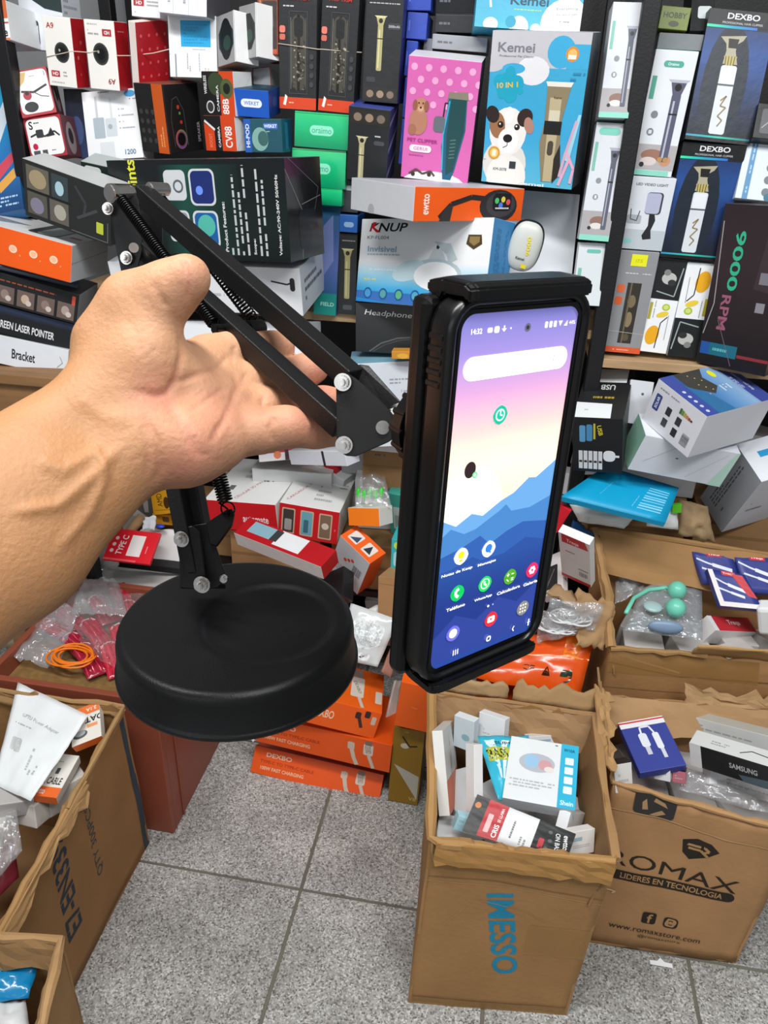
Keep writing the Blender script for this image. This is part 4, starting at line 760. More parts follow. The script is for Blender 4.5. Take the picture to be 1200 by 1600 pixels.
carton('pet_clipper_box', 'blue pet clipper box with a black and white puppy and grooming clipper', Q((771, 48), (926, 50), (895, 300), (752, 283), brt=(938, 50)), {'*': '3aa6d2', 'R': '1c2228', 'T': 'b8bcc0'}, {'F': [('g', 0, 0, 1, 1, ['5ab4d4', '3aa2d0', '3aa2cc', '46aad0'])]+[('r', 0, .78, 1, 1, 'bfbec4'), ('e', .0, .80, .16, 'bfbec4', .5), ('e', .45, .76, .17, 'e0dfe4', .75), ('e', .25, .77, .12, '3ea6d2', .4), ('e', .72, .88, .14, '3ea6d2', 1.0), ('r', .78, .78, 1, .93, '3ea6d2'), ('e', .83, .87, .065, 'd88a30'), ('e', .83, .87, .045, 'e8b870'), ('r', .79, .84, .87, .865, 'f0e8d8'), ('t', 'Kemei', .26, .90, .06, '7a7a82', 0, 1, .38), ('t', 'Professional Pet Clipper', .27, .845, .017, '50505a', 0, 0, .36, .2)]
    +[('e', .20+dx, .66+dy, r, '1ba0bc') for dx, dy, r in ((0, 0, .12), (.1, .02, .07), (-.09, .03, .06), (.04, -.06, .07), (-.05, -.05, .05), (.14, -.03, .03), (.02, .09, .05))]+[('t', '10 IN 1', .20, .665, .035, 'e8b83a', 5, 1, .22)]+DOG+[('e', .12, .21, .065, 'd09838'), ('e', .12, .21, .045, 'e8c070'), ('r', .10, .19, .14, .23, 'fff0d0')]+CLIP
    +[('p', [(.88, .2), (.97, .5), (1, .5), (.93, .18)], '9ad0e0'), ('l', [(.85, .08), (.88, .22), (.96, .46)], .03, 'c8a8c0'), ('l', [(.85, .02), (.93, .20)], .03, 'e0a8c0'), ('l', [(.97, .04), (.99, .14), (.90, .25)], .03, 'e0a8c0'), ('ln', .72+.12, .70, .98, .77, 2, '2f88b0'), ('t', 'KM-5078', .2, .10, .02, '3a4a54', 0, 0), ('r', .30, .11, .37, .16, '303438'), ('t', 'Kemei', .55, .012, .022, 'f4f4f4', 0, 1, .3)]}, d=.07, **A_)
P = [aty(x, y, YA-.006) for x, y in ((756, 248), (800, 250), (850, 254), (900, 258))]
setp(tube('rubber_band', P, .0007, MATS['pale_rubber']), 'thin rubber band across the blue puppy clipper box', 'rubber band')
carton('pet_clipper_box', 'light blue pet clipper box lying across the top of the puppy box', Q((746, -50), (915, -40), (907, 55), (741, 41)), {'*': '49b0d0', 'T': 'b8bcc0'}, {'F': [('g', 0, 0, 1, 1, ['4fb4cc', '44a8cc', '50b0d4']), ('e', .15, .06, .07, 'e8eef4', .8), ('e', .42, .04, .09, 'eef2f6', 1.0), ('e', .58, .02, .05, 'eef2f6', .9), ('e', .88, .12, .26, 'eef0f4', .85), ('r', .86, .0, 1, .5, 'eef0f4'), ('e', .34, .12, .05, '2f98b8'), ('t', 'Kemei', .50, .50, .17, '1e4a5c', 0, 1, .36), ('ln', .36, .32, .64, .36, 1, 'a8d860'), ('t', 'Everything', .86, .40, .055, '50606c', 4, 0, .2, .2), ('t', 'for your pet', .86, .30, .05, '50606c', 4, 0, .2, .2), ('ln', .8, .16, .95, .19, 1, '303c48'), ('l', [(.12, .6), (.14, .35)], .02, 'e8f0f4')]}, d=.07, **A_)
# ---- lower middle of the rack
carton('headphone_box', 'orange and white headphone box lying on top of the ceiling fan light box', {'frt': (820, 295), 'flt': (649, 292), 'fld': (645, 346), 'frd': (816, 345), 'blt': (551, 277), 'bld': (546, 327)}, {'*': 'c9cbd0', 'F': 'ee5c14', 'T': 'b9bcc2'}, {'F': [('t', 'ewtto', .10, .5, .055, 'fde8dc', 90, 1, .6), ('l', [(.22, .1), (.32, .5), (.5, .72), (.62, .68)], .035, '2a2624'), ('p', [(.22, 0), (.28, .45), (.34, .5), (.32, 0)], '33302e'), ('e', .76, .45, .18, '2c2a2c', .62), ('e', .78, .5, .14, '3e3c40', .6), ('rr', .70, .3, .88, .85, '1c1b1e', .3), ('e', .74, .62, .02, '50c070'), ('e', .80, .66, .02, 'e0d050'), ('e', .78, .48, .02, '5080e0'), ('e', .85, .58, .02, 'e05050'), ('ln', .73, .34, .86, .44, 1, 'e0e0e0')], 'L': [('e', .35, .12, .05, 'a8aab0')]}, Y=YA-.05, tw=8)
carton('lamp_box', 'white and blue box with a red and black brand mark and a fan lamp', Q((560, 338), (781, 349), (745, 479), (556, 470), brt=(808, 344)), {'*': WH, 'R': '3f86bc'}, {'F': [('g', 0, 0, 1, .5, ['2a86cc', '38a8dc', '9ad4ea', 'e6e8ea'], 8), ('p', [(.0, .05), (.3, .0), (1, .0), (1, .12), (0, .14)], '3a70b8'), ('t', 'KNUP', .23, .90, .10, '141416', 0, 1, .30, .35), ('p', [(.07, .84), (.10, .96), (.13, .96), (.11, .9), (.17, .84), (.13, .84), (.095, .89)], 'c01822'), ('t', 'KP-FL004', .15, .78, .04, '5a5e64', 0, 0, .18), ('t', 'Invisivel', .19, .645, .07, '8aaac0', 0, 1, .24), ('ln', .07, .56, .34, .60, 1, 'a8b8c4'),
    ('p', [(.56, .52), (.6, .66), (.66, .66), (.70, .52)], 'c8d0d4'), ('e', .63, .68, .012, '30383c'), ('p', [(.60, .74), (.72, .72), (.78, .55), (.72, .50), (.70, .6)], 'bac8cc'), ('e', .62, .38, .20, 'b4c4cc', .42), ('e', .42, .40, .13, 'c4dce4', .45, 15), ('e', .63, .35, .165, 'f6f8fa', .5), ('ln', .1, .38, .32, .42, 1, 'd8ecf4'), ('ln', .06, .26, .2, .3, 1, 'f0d840'), ('p', [(.84, .82), (.93, .82), (.94, .72), (.885, .66), (.83, .72)], '4a3c22'), ('p', [(.85, .80), (.92, .80), (.92, .74), (.885, .70), (.85, .74)], '8a7446')]+[('e', .10+.13*i, .11, .035, '205a9a') for i in range(6)]+[('e', .10+.13*i, .11, .025, c) for i, c in enumerate(('4a9ad0', '5aa0a0', '60b080', '58a8c8', '4a9ad0', '58a8c8'))], 'R': [('ln', .2, .2, .8, .9, 9, '2a6aa0', 1)]}, Y=YA-.02, tw=8, d=.07)
carton('headphone_box', 'dark charcoal box with white handwritten style headphone lettering', Q((556, 473), (742, 481), (738, 560), (556, 549)), {'*': '303234'}, {'F': [('g', 0, 0, 1, 1, ['262829', '313334', '3c3e40']), ('t', 'Headphone', .28, .79, .14, 'e8e8e8', -2, 0, .40, .25), ('l', [(.12, .02), (.22, .2), (.36, .32), (.5, .36), (.6, .3)], .012, '5a5e60'), ('l', [(.15, .02), (.25, .17), (.38, .28), (.5, .32)], .008, '46494b')]}, Y=YA-.02, tw=8, d=.08)
carton('white_box', 'plain white carton behind the handheld trimmer, right of the fan lamp box', Q((782, 292), (906, 306), (890, 470), (768, 460)), {'*': 'd2d6dc', 'T': '8a8c90'}, {'F': [('l', [(.03, .0), (.01, .9)], .01, 'b4b8be')]}, Y=YA+.005, tw=8, d=.07)
carton('device_box', 'tall purple blue box with teal base in the column under the green boxes', Q((498, 316), (531, 318), (526, 494), (490, 490)), {'*': '4a68a0'}, {'F': [('g', 0, .2, 1, 1, ['2c5a8c', '5a6cae', '40609a', '206a8c']), ('r', 0, 0, 1, .2, '128a80'), ('t', 'FIELD', .6, .1, .035, 'a8e0d0', 0, 1, .6), ('p', [(.2, .3), (.8, .5), (.7, .9), (.3, .8)], '7a88c0')]}, Y=YA, tw=8, d=.07)
carton('trimmer_box', 'slim dark box printed with a gold trimmer left of the charcoal headphone box', Q((530, 364), (558, 366), (556, 492), (527, 490)), {'*': '2b2d2f'}, {'F': trimmer(.5, .2, .82, .2, 'a8a070', 'c8c090')+[('ln', .2, .9, .9, .93, 1, 'a0a0a0'), ('rr', .3, .06, .8, .12, '50545a', .3)]}, Y=YA+.01, tw=8, d=.07)
carton('blue_box', 'slim blue box with an oval mark on the slim gold trimmer box', Q((531, 335), (559, 337), (558, 364), (530, 362)), {'*': '2a66b8'}, {'F': [('rr', .25, .3, .8, .6, '9ac0e8', .5)]}, Y=YA+.01, tw=8, d=.07)
carton('dark_box', 'small dark box squeezed between the green pile and the gold trimmer box', Q((533, 282), (560, 283), (559, 333), (532, 331)), {'*': '3a3d42'}, {'F': [('r', 0, .7, 1, .85, 'b8bcc0')]}, Y=YA+.02, tw=8, d=.07)
carton('white_box', 'white carton below the charcoal headphone box, seen between the stand and the phone', Q((546, 567), (700, 563), (700, 690), (556, 700)), {'*': 'd6dbe4', 'T': '7aa8bc'}, {'F': [('ln', .4, .74, .8, .82, 2, '9aa0aa'), ('t', '1 pc', .55, .66, .04, '70757c')]}, Y=YA-.06, tw=15, d=.1)
carton('orange_bag', 'strip of orange packaging just under the charcoal headphone box', Q((612, 550), (700, 549), (700, 562), (612, 561)), {'*': 'c88a30'}, {'F': [('e', .2, .4, .1, 'e0a840', .5), ('e', .45, .5, .09, 'a86a20', .5)]}, Y=YA-.07, tw=15, d=.03, flap=None)
# narrow white teal boxes behind the black upright
narrow = lambda k: [('rr', .12, .90, .80, .96, '7ac8b8', .5)]*(k)+[('r', .06, .60, .16, .84, '7ab8a8'), ('e', .35, .52, .09, '8a8e92'), ('e', .33, .38, .09, '8a8e92'), ('rr', .3, .365, .37, .395, 'd8dce0', .2), ('r', 0, .04, 1, .26, 'a8a4a6'), ('e', .55, .17, .28, '8a6a5e', .6), ('e', .5, .13, .2, 'd8d4d0', .5), ('e', .28, .11, .06, '2a2a30'), ('r', 0, 0, 1, .05, '8ad0be')]+trimmer(.74, .10, .80, .12, '5a5e6e', 'a8acb8')
gn = 'narrow white trimmer boxes with teal bands'
carton('trimmer_box', 'narrow white and teal trimmer box left of the black upright, top one', Q((957, 2), (1008, 4), (980, 187), (935, 183)), {'*': 'd0d4da', 'T': '8ad0be'}, {'F': narrow(0)}, group=gn, Y=YA-.03, tw=8, d=.05)
carton('trimmer_box', 'narrow white and teal trimmer box left of the black upright, middle one', Q((932, 190), (982, 194), (950, 379), (904, 374)), {'*': 'd4d8de', 'T': '8ad0be'}, {'F': narrow(1)}, group=gn, Y=YA-.03, tw=8, d=.05)
carton('trimmer_box', 'narrow white and teal trimmer box left of the upright, bottom one', Q((904, 377), (950, 382), (936, 480), (893, 476)), {'*': 'd4dade', 'T': '8ad0be'}, {'F': [('rr', .3, .84, .8, .9, '6ab8a8', .5), ('r', .08, .3, .2, .6, '7ab8a8')]}, group=gn, Y=YA-.03, tw=8, d=.05)
# handheld trimmer pouch
def pod():
    c = aty(820, 384, YA-.10); o = empty('pocket_shaver', 'rounded white and black pocket shaver leaning against the lamp box', 'shaver', c)
    R3 = Matrix.Rotation(math.radians(12), 4, 'Y')
    for nm, m, y0, sc in (('shell', node_mat('pale_grey_plastic', 'c2c5c0', rough=.35), -.012, (.029, .013, .044)), ('back_cover', BLACKP, .004, (.032, .014, .046))):
        bm = bmesh.new(); bmesh.ops.create_uvsphere(bm, u_segments=32, v_segments=20, radius=1)
        for v in bm.verts:
            v.co = Vector((math.copysign(abs(v.co.x)**.75, v.co.x)*sc[0], v.co.y*sc[1]+y0, math.copysign(abs(v.co.z)**.75, v.co.z)*sc[2]))
        me = bm_mesh(nm, bm, True); me.transform(R3); link(nm, me, m, o)
    A = Art(.05, .08); A.draw([('t', 'Kemei', .45, .25, .06, '3a3c3e', 0, 1), ('t', '9000', .62, .55, .14, 'e2d024', 100, 1, .42), ('r', .55, .05, .75, .14, 'e2d024')])
    me = mesh('label_print', [R3@Vector(((x-.5)*.05, -.0262-.00003*k+abs(x-.5)**2*.01+(y-.5)**2*.012, (y-.5)*.08)) for x, y, k in A.V], A.F, A.C); link('label_print', me, CARD, o)
pod()
# ---- big boxes in front of the rack, behind the stand
carton('light_set_box', 'large black and dark green stage light box with yellow lettering, behind the stand arm', Q((178, 243), (444, 253), (449, 411), (190, 400), brt=(505, 243), brd=(507, 383)), {'*': '14201f', 'R': '191b1c', 'T': '565a5c'}, {'F': [('g', 0, 0, 1, 1, ['101415', '14211f', '121a1b', '15181a']), ('g', .3, .05, .75, .95, ['14201f', '1a4a40', '15302b', '14201f'], 10, 0), ('t', 'Points', .14, .80, .06, 'd8d838', 90, 1, .42), ('rr', .33, .60, .455, .90, 'c8ccd0', .2), ('e', .41, .74, .03, '5a6068', 1), ('e', .41, .74, .02, 'c8ccd0', 1), ('rr', .475, .55, .62, .91, 'c8ccd0', .2), ('rr', .485, .57, .61, .89, '1c2c6a', .2), ('e', .53, .70, .02, '6a90f0'), ('rr', .475, .12, .62, .50, 'c8ccd0', .2), ('rr', .485, .14, .61, .48, '1a5a9a', .2), ('e', .55, .35, .05, '50b0a0'), ('rr', .33, .18, .455, .5, 'c8ccd0', .2), ('rr', .34, .2, .445, .48, '8a90a0', .2)]
    +[('t', 'Product Features:', .655, .34, .018, 'dcdcdc', 90, 1, .50)]+[('ln', .675+.03*i, .06, .70+.03*i, .94-.09*(i % 3), 1, 'b8bcbc', 1) for i in range(4)]+[('t', 'Scope:', .815, .15, .018, 'dcdcdc', 90, 1, .16), ('ln', .835, .06, .86, .92, 1, 'b8bcbc', 1), ('ln', .865, .06, .89, .8, 1, 'b8bcbc', 1), ('t', 'Voltage: AC:90-240V 50/60Hz', .955, .46, .02, 'd8d8d8', 90, 1, .78)], 'R': [('l', [(0, .9), (.4, .5), (.35, 0)], .01, '8a8c90'), ('l', [(.1, 1), (.9, .7), (.6, .2)], .008, '6a6c70'), ('rr', .3, .1, .8, .5, '22252a', .2), ('l', [(.4, .55), (.95, .62)], .01, '7a7c80')]}, Y=1.47, tw=8, mat=GLOSS, d=.12)
carton('white_box', 'white carton under the large black stage light box', Q((178, 402), (467, 418), (472, 497), (184, 480), brt=(508, 388), brd=(506, 440)), {'*': 'e2e4e8', 'R': 'c4c8cc'}, {'F': [('l', [(.85, .72), (.93, .66), (.955, .7)], .008, '2a2a2c'), ('rr', .945, .52, .97, .8, '2a2a2c', .5), ('ln', .05, .2, .6, .7, 4, 'b8bcc0')], 'R': [('ln', .15, .2, .9, .75, 3, '606468')]}, Y=1.46, tw=8, d=.15)
for i, (x0, y0, x1, y1, lb) in enumerate(((184, 500, 473, 560, 'lower white carton hidden behind the hand under the stage light box'),)):
    carton('white_box', lb, Q((x0, y0), (x1, y0+4), (x1+2, y1+6), (x0+4, y1)), {'*': 'dadce0'}, {}, Y=1.46, tw=8, d=.15)
# ---------------------------------------------------------------- boxes on the right rack
B_ = dict(Y=YB, tw=20)
carton('trimmer_box', 'narrow white and teal trimmer box right of the black upright on the right rack', Q((1025, 76), (1093, 81), (1048, 277), (986, 272)), {'*': 'dfe3e8', 'T': '8ad0be'}, {'F': [('rr', .25, .87, .72, .92, '58a898', .5), ('t', 'Oraimo', .48, .895, .022, 'd8f0ea', 0, 1), ('r', .05, .62, .16, .80, '58a48e'), ('e', .27, .50, .085, '80848a'), ('e', .25, .36, .085, '80848a'), ('rr', .21, .345, .29, .375, 'd8dce0', .2), ('r', 0, .05, 1, .26, 'b0acae'), ('e', .42, .17, .28, '9a7060', .5), ('e', .35, .12, .2, 'd4c8c4', .5), ('e', .2, .09, .06, '2a2a30'), ('e', .75, .13, .14, 'c09070', .9), ('r', .05, 0, .9, .045, '8ad0be')]+trimmer(.70, .12, .78, .15, '585a70', 'b4b8c4')+[('e', .62, .14, .06, 'b88a50'), ('e', .76, .14, .06, 'b88a50')]}, d=.05, **B_)
carton('green_box', 'olive green box with dark lettering high on the right rack', Q((1034, 8), (1080, 12), (1074, 50), (1028, 44)), {'*': '6f7c30'}, {'F': [('t', 'HOBBY', .5, .62, .25, '2c3014', 0, 1, .8), ('e', .5, .25, .18, '3a4018', .5)]}, Y=YB+.04, tw=8, d=.06)
carton('grey_box', 'plain grey box under the olive green box', Q((1028, 50), (1106, 55), (1098, 80), (1026, 76)), {'*': '7c7e82'}, {}, Y=YB+.04, tw=8, d=.06)
carton('dark_box', 'black box at top right frame edge with a tiny white label', Q((1080, -30), (1120, -28), (1112, 50), (1078, 48)), {'*': '101114'}, {'F': [('rr', .3, .25, .9, .5, 'c8d0d0', .2)]}, Y=YB+.05, tw=8, d=.05)
def dexbo(k):
    it = [('g', 0, 0, 1, .86, ['0c1018', '101c38', '16356a', '1c4a90', '16356a']), ('e', .42, .42, .34, '0f1c30', 2.6), ('e', .42, .42, .325, '121e2c', 2.6), ('r', 0, .88, 1, 1, '0a0b0d'), ('g', 0, .865, .75, .885, ['30e0a0', '20a0c0', '2a6ad0'], 6, 0), ('t', 'DEXBO', .52, .955, .045, 'e0e0e4', 0, 1, .48), ('t', 'PROFESSIONAL HAIR CLIPPER', .52, .905, .016, 'c8c8cc', 0, 0, .6)]
    it += [('p', [(.24, .80), (.62, .82), (.58, .78), (.5, .75), (.5, .70), (.56, .60), (.34, .60), (.36, .70), (.34, .75)], 'aaa48c'), ('p', [(.36, .79), (.52, .79), (.50, .72), (.38, .72)], '14120e'), ('p', [(.34, .66), (.54, .66), (.50, .58), (.38, .58)], 'b8a860')]+[('l', [(.38+.04*i, .59), (.37+.045*i, .66)], .012, '4a4020') for i in range(4)]
    it += [('rr', .33, .06, .57, .59, 'd2d6dc', .15), ('rr', .35, .45, .55, .58, 'dfe4ea', .1), ('r', .33, .435, .57, .45, '5a5e64'), ('l', [(.42, .32), (.50, .36), (.43, .28), (.52, .27), (.42, .2), (.5, .17), (.44, .12)], .022, '8a7a50'), ('r', 0, 0, 1, .03, '0c0c10'), ('g', 0, .03, 1, .045, ['2a90c0', '2ac0a0', '206080'], 6, 0)]
    return it
carton('clipper_box', 'navy hair clipper box, upper of the two with the white printed clipper', Q((1110, 12), (1214, 22), (1172, 230), (1070, 217)), {'*': '0c1018', 'T': '1a1c20'}, {'F': dexbo(0)}, group='navy clipper boxes', d=.06, **B_)
carton('clipper_box', 'navy hair clipper box, lower of the two, above the sunglasses boxes', Q((1067, 220), (1168, 229), (1124, 409), (1031, 401)), {'*': '0c1018', 'T': '1a1c20'}, {'F': dexbo(1)}, group='navy clipper boxes', d=.06, **B_)
carton('video_light_box', 'white box showing a small square video lamp on a mini tripod', Q((985, 275), (1059, 279), (1032, 393), (965, 387)), {'*': 'd4d9e0'}, {'F': [('t', 'LED VIDEO LIGHT', .50, .90, .035, '50565e', 0, 1, .70), ('r', 0, 0, 1, .28, 'b8c0c6'), ('rr', .44, .50, .80, .80, '3a3c44', .2), ('rr', .44, .51, .76, .79, 'b0b4cc', .2), ('p', [(.56, .5), (.68, .5), (.72, .42), (.66, .28), (.70, .16), (.52, .14), (.48, .2), (.58, .34)], '22242a'), ('rr', .08, .36, .40, .48, 'a8aeb4', .2), ('l', [(.14, .56), (.16, .42), (.3, .40), (.34, .54)], .02, '40444a'), ('rr', .04, .08, .28, .14, '8ac8c8', .3)]}, d=.07, **B_)
carton('flashlight_box', 'grey box with a camouflage trimmer window and yellow price sticker', Q((965, 390), (1032, 395), (998, 554), (938, 548)), {'*': '8f9093'}, {'F': [('r', 0, 0, 1, .06, 'd85a34'), ('ln', .3, .02, .7, .04, 1, 'f0b8a0'), ('r', .38, .10, .72, .70, '34302a'), ('e', .55, .52, .1, '7a6c50', 1.6), ('e', .55, .34, .09, '8a7a5c', 2.2), ('e', .56, .16, .08, '5a5040', 1.2), ('r', .46, .1, .5, .7, '6a604a'), ('rr', .14, .60, .32, .68, 'e0683c', .3), ('rr', .13, .48, .31, .56, 'd8602f', .3), ('ln', .2, .78, .9, .80, 1, 'd8d8da'), ('r', .36, .86, .74, .97, 'e8e820'), ('t', '17.5', .55, .91, .03, 'b0b018', 0, 1), ('l', [(0, .22), (1, .20)], .01, 'c8c4ba')]}, d=.06, **B_)
def glasses(flip):
    y = lambda v: 1-v if flip else v; x = lambda v: 1-v if flip else v
    it = [('p', [(x(0), y(.58)), (x(1), y(.58)), (x(1), y(1)), (x(0), y(1))], '17191a'), ('l', [(x(.15), y(.66)), (x(.8), y(.62)), (x(.92), y(.92))], .04, '9aa8a8'), ('e', x(.5), y(.80), .26, 'b8b8b4', .8), ('e', x(.62), y(.76), .14, '2c2c2c', .8), ('e', x(.4), y(.86), .12, '80807c', .9), ('e', x(.62), y(.50), .14, 'a8c024', .9), ('e', x(.62), y(.50), .09, 'd0dc80', .9)]
    it += [('e', x(.34), y(.19), .24, 'e8a818', 1.5, -8), ('e', x(.55), y(.42), .22, 'e8c840', .45, 20), ('l', [(x(.58), y(.34)), (x(.75), y(.40)), (x(.55), y(.33)), (x(.52), y(.05))], .035, '1c1a18'), ('l', [(x(.78), y(.42)), (x(.80), y(.15))], .015, '5a5854'), ('r', min(x(.04), x(.14)), min(y(.36), y(.54)), max(x(.04), x(.14)), max(y(.36), y(.54)), 'b0a430'), ('ln', min(x(.2), x(.26)), min(y(.38), y(.56)), max(x(.2), x(.26)), max(y(.38), y(.56)), 1, '8a8a86', 1)]
    return it
carton('sunglasses_box', 'white sunglasses box with yellow lenses low, dark picture on top, left one', Q((1031, 402), (1074, 408), (1041, 556), (998, 548)), {'*': 'eceef0'}, {'F': glasses(False)}, group='night driving glasses boxes', d=.05, **B_)
carton('sunglasses_box', 'white sunglasses box with yellow lenses high, dark picture below, right one', Q((1075, 408), (1120, 414), (1089, 561), (1042, 556)), {'*': 'eceef0'}, {'F': glasses(True)}, group='night driving glasses boxes', d=.05, **B_)
carton('clipper_box', 'tall plum black box reading 9000 RPM down its front', Q((1146, 312), (1240, 322), (1205, 600), (1088, 566)), {'*': '2e2427', 'T': '5a5a5e'}, {'F': [('g', 0, 0, 1, 1, ['1a1719', '2a2225', '33282b', '2c2326']), ('t', '9000', .30, .67, .14, '35b088', -90, 1, .36), ('t', 'RPM', .26, .35, .13, '9a5a72', -90, 1, .22), ('p', [(.6, .52), (.85, .5), (.88, .85), (.66, .85)], '3c3236'), ('p', [(.66, .55), (.8, .55), (.78, .62), (.66, .62)], '7a7880'), ('p', [(.68, .38), (.8, .38), (.8, .44), (.68, .44)], '8a8890'), ('r', .02, .07, .55, .15, '1f6a80'), ('r', .02, .07, .15, .15, '2456a0'), ('ln', .2, .09, .5, .13, 1, '60b0b8'), ('r', .56, .08, 1, .1, '8a3038'), ('l', [(.03, .9), (.1, .4), (.02, .2)], .012, 'a8a4a8'), ('l', [(.2, .3), (.5, .02)], .01, '6a6466')]}, d=.05, h=.27, w=.14, mat=GLOSS, Y=YB-.012, tw=30)
carton('icon_box', 'white and blue box with a column of round icons at right frame edge', Q((1170, 213), (1230, 220), (1212, 316), (1148, 309)), {'*': 'd0dae4'}, {'F': [('r', .16, 0, .30, 1, '4f88b4'), ('ln', .2, .1, .27, .9, 1, 'a8c8e0', 1)]+[('e', .72, .14+.2*j, .10, '6a7078') for j in range(4)]+[('e', .8, .06, .1, '1f6a80')]}, d=.05, Y=YB-.008, tw=8)
carton('dark_box', 'black box with a silver window at the right frame edge above the icon box', Q((1184, 160), (1240, 166), (1228, 222), (1176, 215)), {'*': '141416'}, {'F': [('rr', .15, .15, .95, .85, '55565a', .1), ('l', [(.2, .3), (.6, .7)], .03, '9a9ca0')]}, d=.05, Y=YB-.006, tw=8)
# ---------------------------------------------------------------- sheets, pouches and open cardboard boxes
def W(p, off=0):          # (x, y) on the slope of the heap, (x, y, z) on a level, (x, y, 'y', Y) on an upright plane
    if len(p) == 2: return at(p[0], p[1], hp(p[0], p[1])-off)
    if len(p) == 3: return atz(*p)
    return aty(p[0], p[1], p[3]) if p[2] == 'y' else atx(p[0], p[1], p[3])
def hp(x, y):
    r = ray(x, y); a, b = (1.66, .3) if x < 320 else (1.45, 1.0)
    return (a+b)/(r[1]-b*r[2])
KR = 'a67f55'
def surf(P, amp, seed, frq=3, edge=0):
    a, b, c, d = [Vector(p) for p in P]; n = (b-a).cross(d-a).normalized()     # a=bottom left, b=bottom right, c=top right, d=top left
    def S(u, v):
        p = (a*(1-u)+b*u)*(1-v)+(d*(1-u)+c*u)*v
        k = noise.noise(Vector((u*frq+seed*7.3, v*frq+seed*3.1, seed)))+.5*noise.noise(Vector((u*frq*3+seed, v*frq*3, seed*2.2)))
        return p+n*amp*k
    return S, n
def sheet(name, P, th=.004, amp=.003, seed=1, nu=16, nv=10, jag=(0, 0, 0, 0), mat=None, c=KR, parent=None, frq=3, sub=False):
    """board with thickness; jag = raggedness in metres of bottom, right, top, left edge"""
    S, n = surf(P, amp, seed, frq); rnd = random.Random(seed*13+5)
    hl = ((P[3]-P[0]).length+(P[2]-P[1]).length)/2; wl = ((P[1]-P[0]).length+(P[2]-P[3]).length)/2
    jt = [sum(rnd.uniform(-1, 1)*s for s in (.7, .5)) for _ in range(nu+1)]; jb = [rnd.uniform(-1, 1) for _ in range(nu+1)]; jl = [rnd.uniform(-1, 1) for _ in range(nv+1)]; jr = [rnd.uniform(-1, 1) for _ in range(nv+1)]
    V = []
    for side in (0, 1):
        for j in range(nv+1):
            for i in range(nu+1):
                u, v = i/nu, j/nv
                v2 = v+(jt[i]*jag[2]/hl)*v-(jb[i]*jag[0]/hl)*(1-v); u2 = u+(jr[j]*jag[1]/wl)*u-(jl[j]*jag[3]/wl)*(1-u)
                V.append(S(u2, v2)-n*th*side)
    N1 = (nu+1)*(nv+1); F = []
    for j in range(nv):
        for i in range(nu):
            q = j*(nu+1)+i; F.append((q, q+1, q+nu+2, q+nu+1)); F.append((q+N1, q+nu+1+N1, q+nu+2+N1, q+1+N1))
    rim = [i for i in range(nu)]+[j*(nu+1)+nu for j in range(nv)]+[nv*(nu+1)+nu-i for i in range(nu)]+[(nv-j)*(nu+1) for j in range(nv)]
    for q, a in enumerate(rim):
        b = rim[(q+1) % len(rim)]; F.append((b, a, a+N1, b+N1))
    me = mesh(name, V, F, [col(c)]*len(F)); me.polygons.foreach_set('use_smooth', [k < 2*nu*nv and k % 2 == 0 for k in range(len(F))])
    return link(name, me, mat or KRAFT, parent, world=True), S, n
def print_surf(o, S, n, W_, H_, items, mat=None, off=.0006, name='printed_mark', step=2e-5):
    A = Art(W_, H_); A.draw(items); return link(name, warp(name, A, lambda x, y, k: S(x, y)+n*(off+k*step)), mat or CARD, o, world=True)
def open_box(name, label, bot, top, th=.005, amp=.003, seed=1, jag=.012, c=KR, cin='9a7650', cat='cardboard box', folds=(), group=None):
    """bot/top: corners front-left, front-right, back-right, back-left"""
    bot = [Vector(p) for p in bot]; top = [Vector(p) for p in top]
    o = empty(name, label, cat, sum(bot, Vector())/4, group); out = []
    for k in range(4):
        a, b = k, (k+1) % 4
        out.append(sheet('side_panel', (bot[a], bot[b], top[b], top[a]), th, amp, seed+k, 18, 14, (0, 0, jag, 0), KRAFT, c, o))
    sheet('bottom_panel', [p+Vector((0, 0, .004)) for p in bot], th, 0, seed+9, 4, 4, parent=o, c=cin)
    return o, out
def strip_fold(o, A, B, dirv, wd, seed, c=KR, th=.004, jag=.012, name='flap', amp=.004, nu=14):
    """torn flap or folded edge along A-B reaching out along dirv"""
    d = Vector(dirv).normalized()*wd; s, S, n = sheet(name, (A, B, B+d, A+d), th, amp, seed, nu, 4, (0, jag*.4, jag, jag*.4), KRAFT, c, o, frq=5); return s
def fold_roll(o, pts, r, seed, c=KR, name='rolled_edge'):
    rnd = random.Random(seed); P = []; pts = [Vector(p) for p in pts]
    for a, b in zip(pts, pts[1:]):
        for k in range(7): P.append(a.lerp(b, k/7)+Vector([rnd.uniform(-.0025, .0025) for _ in range(3)]))
    P.append(pts[-1]); t = tube(name, P, [r*rnd.uniform(.7, 1.25) for _ in P], KRAFT, o, n=7, cols=c)
    t.data.polygons.foreach_set('use_smooth', [False]*len(t.data.polygons)); return t
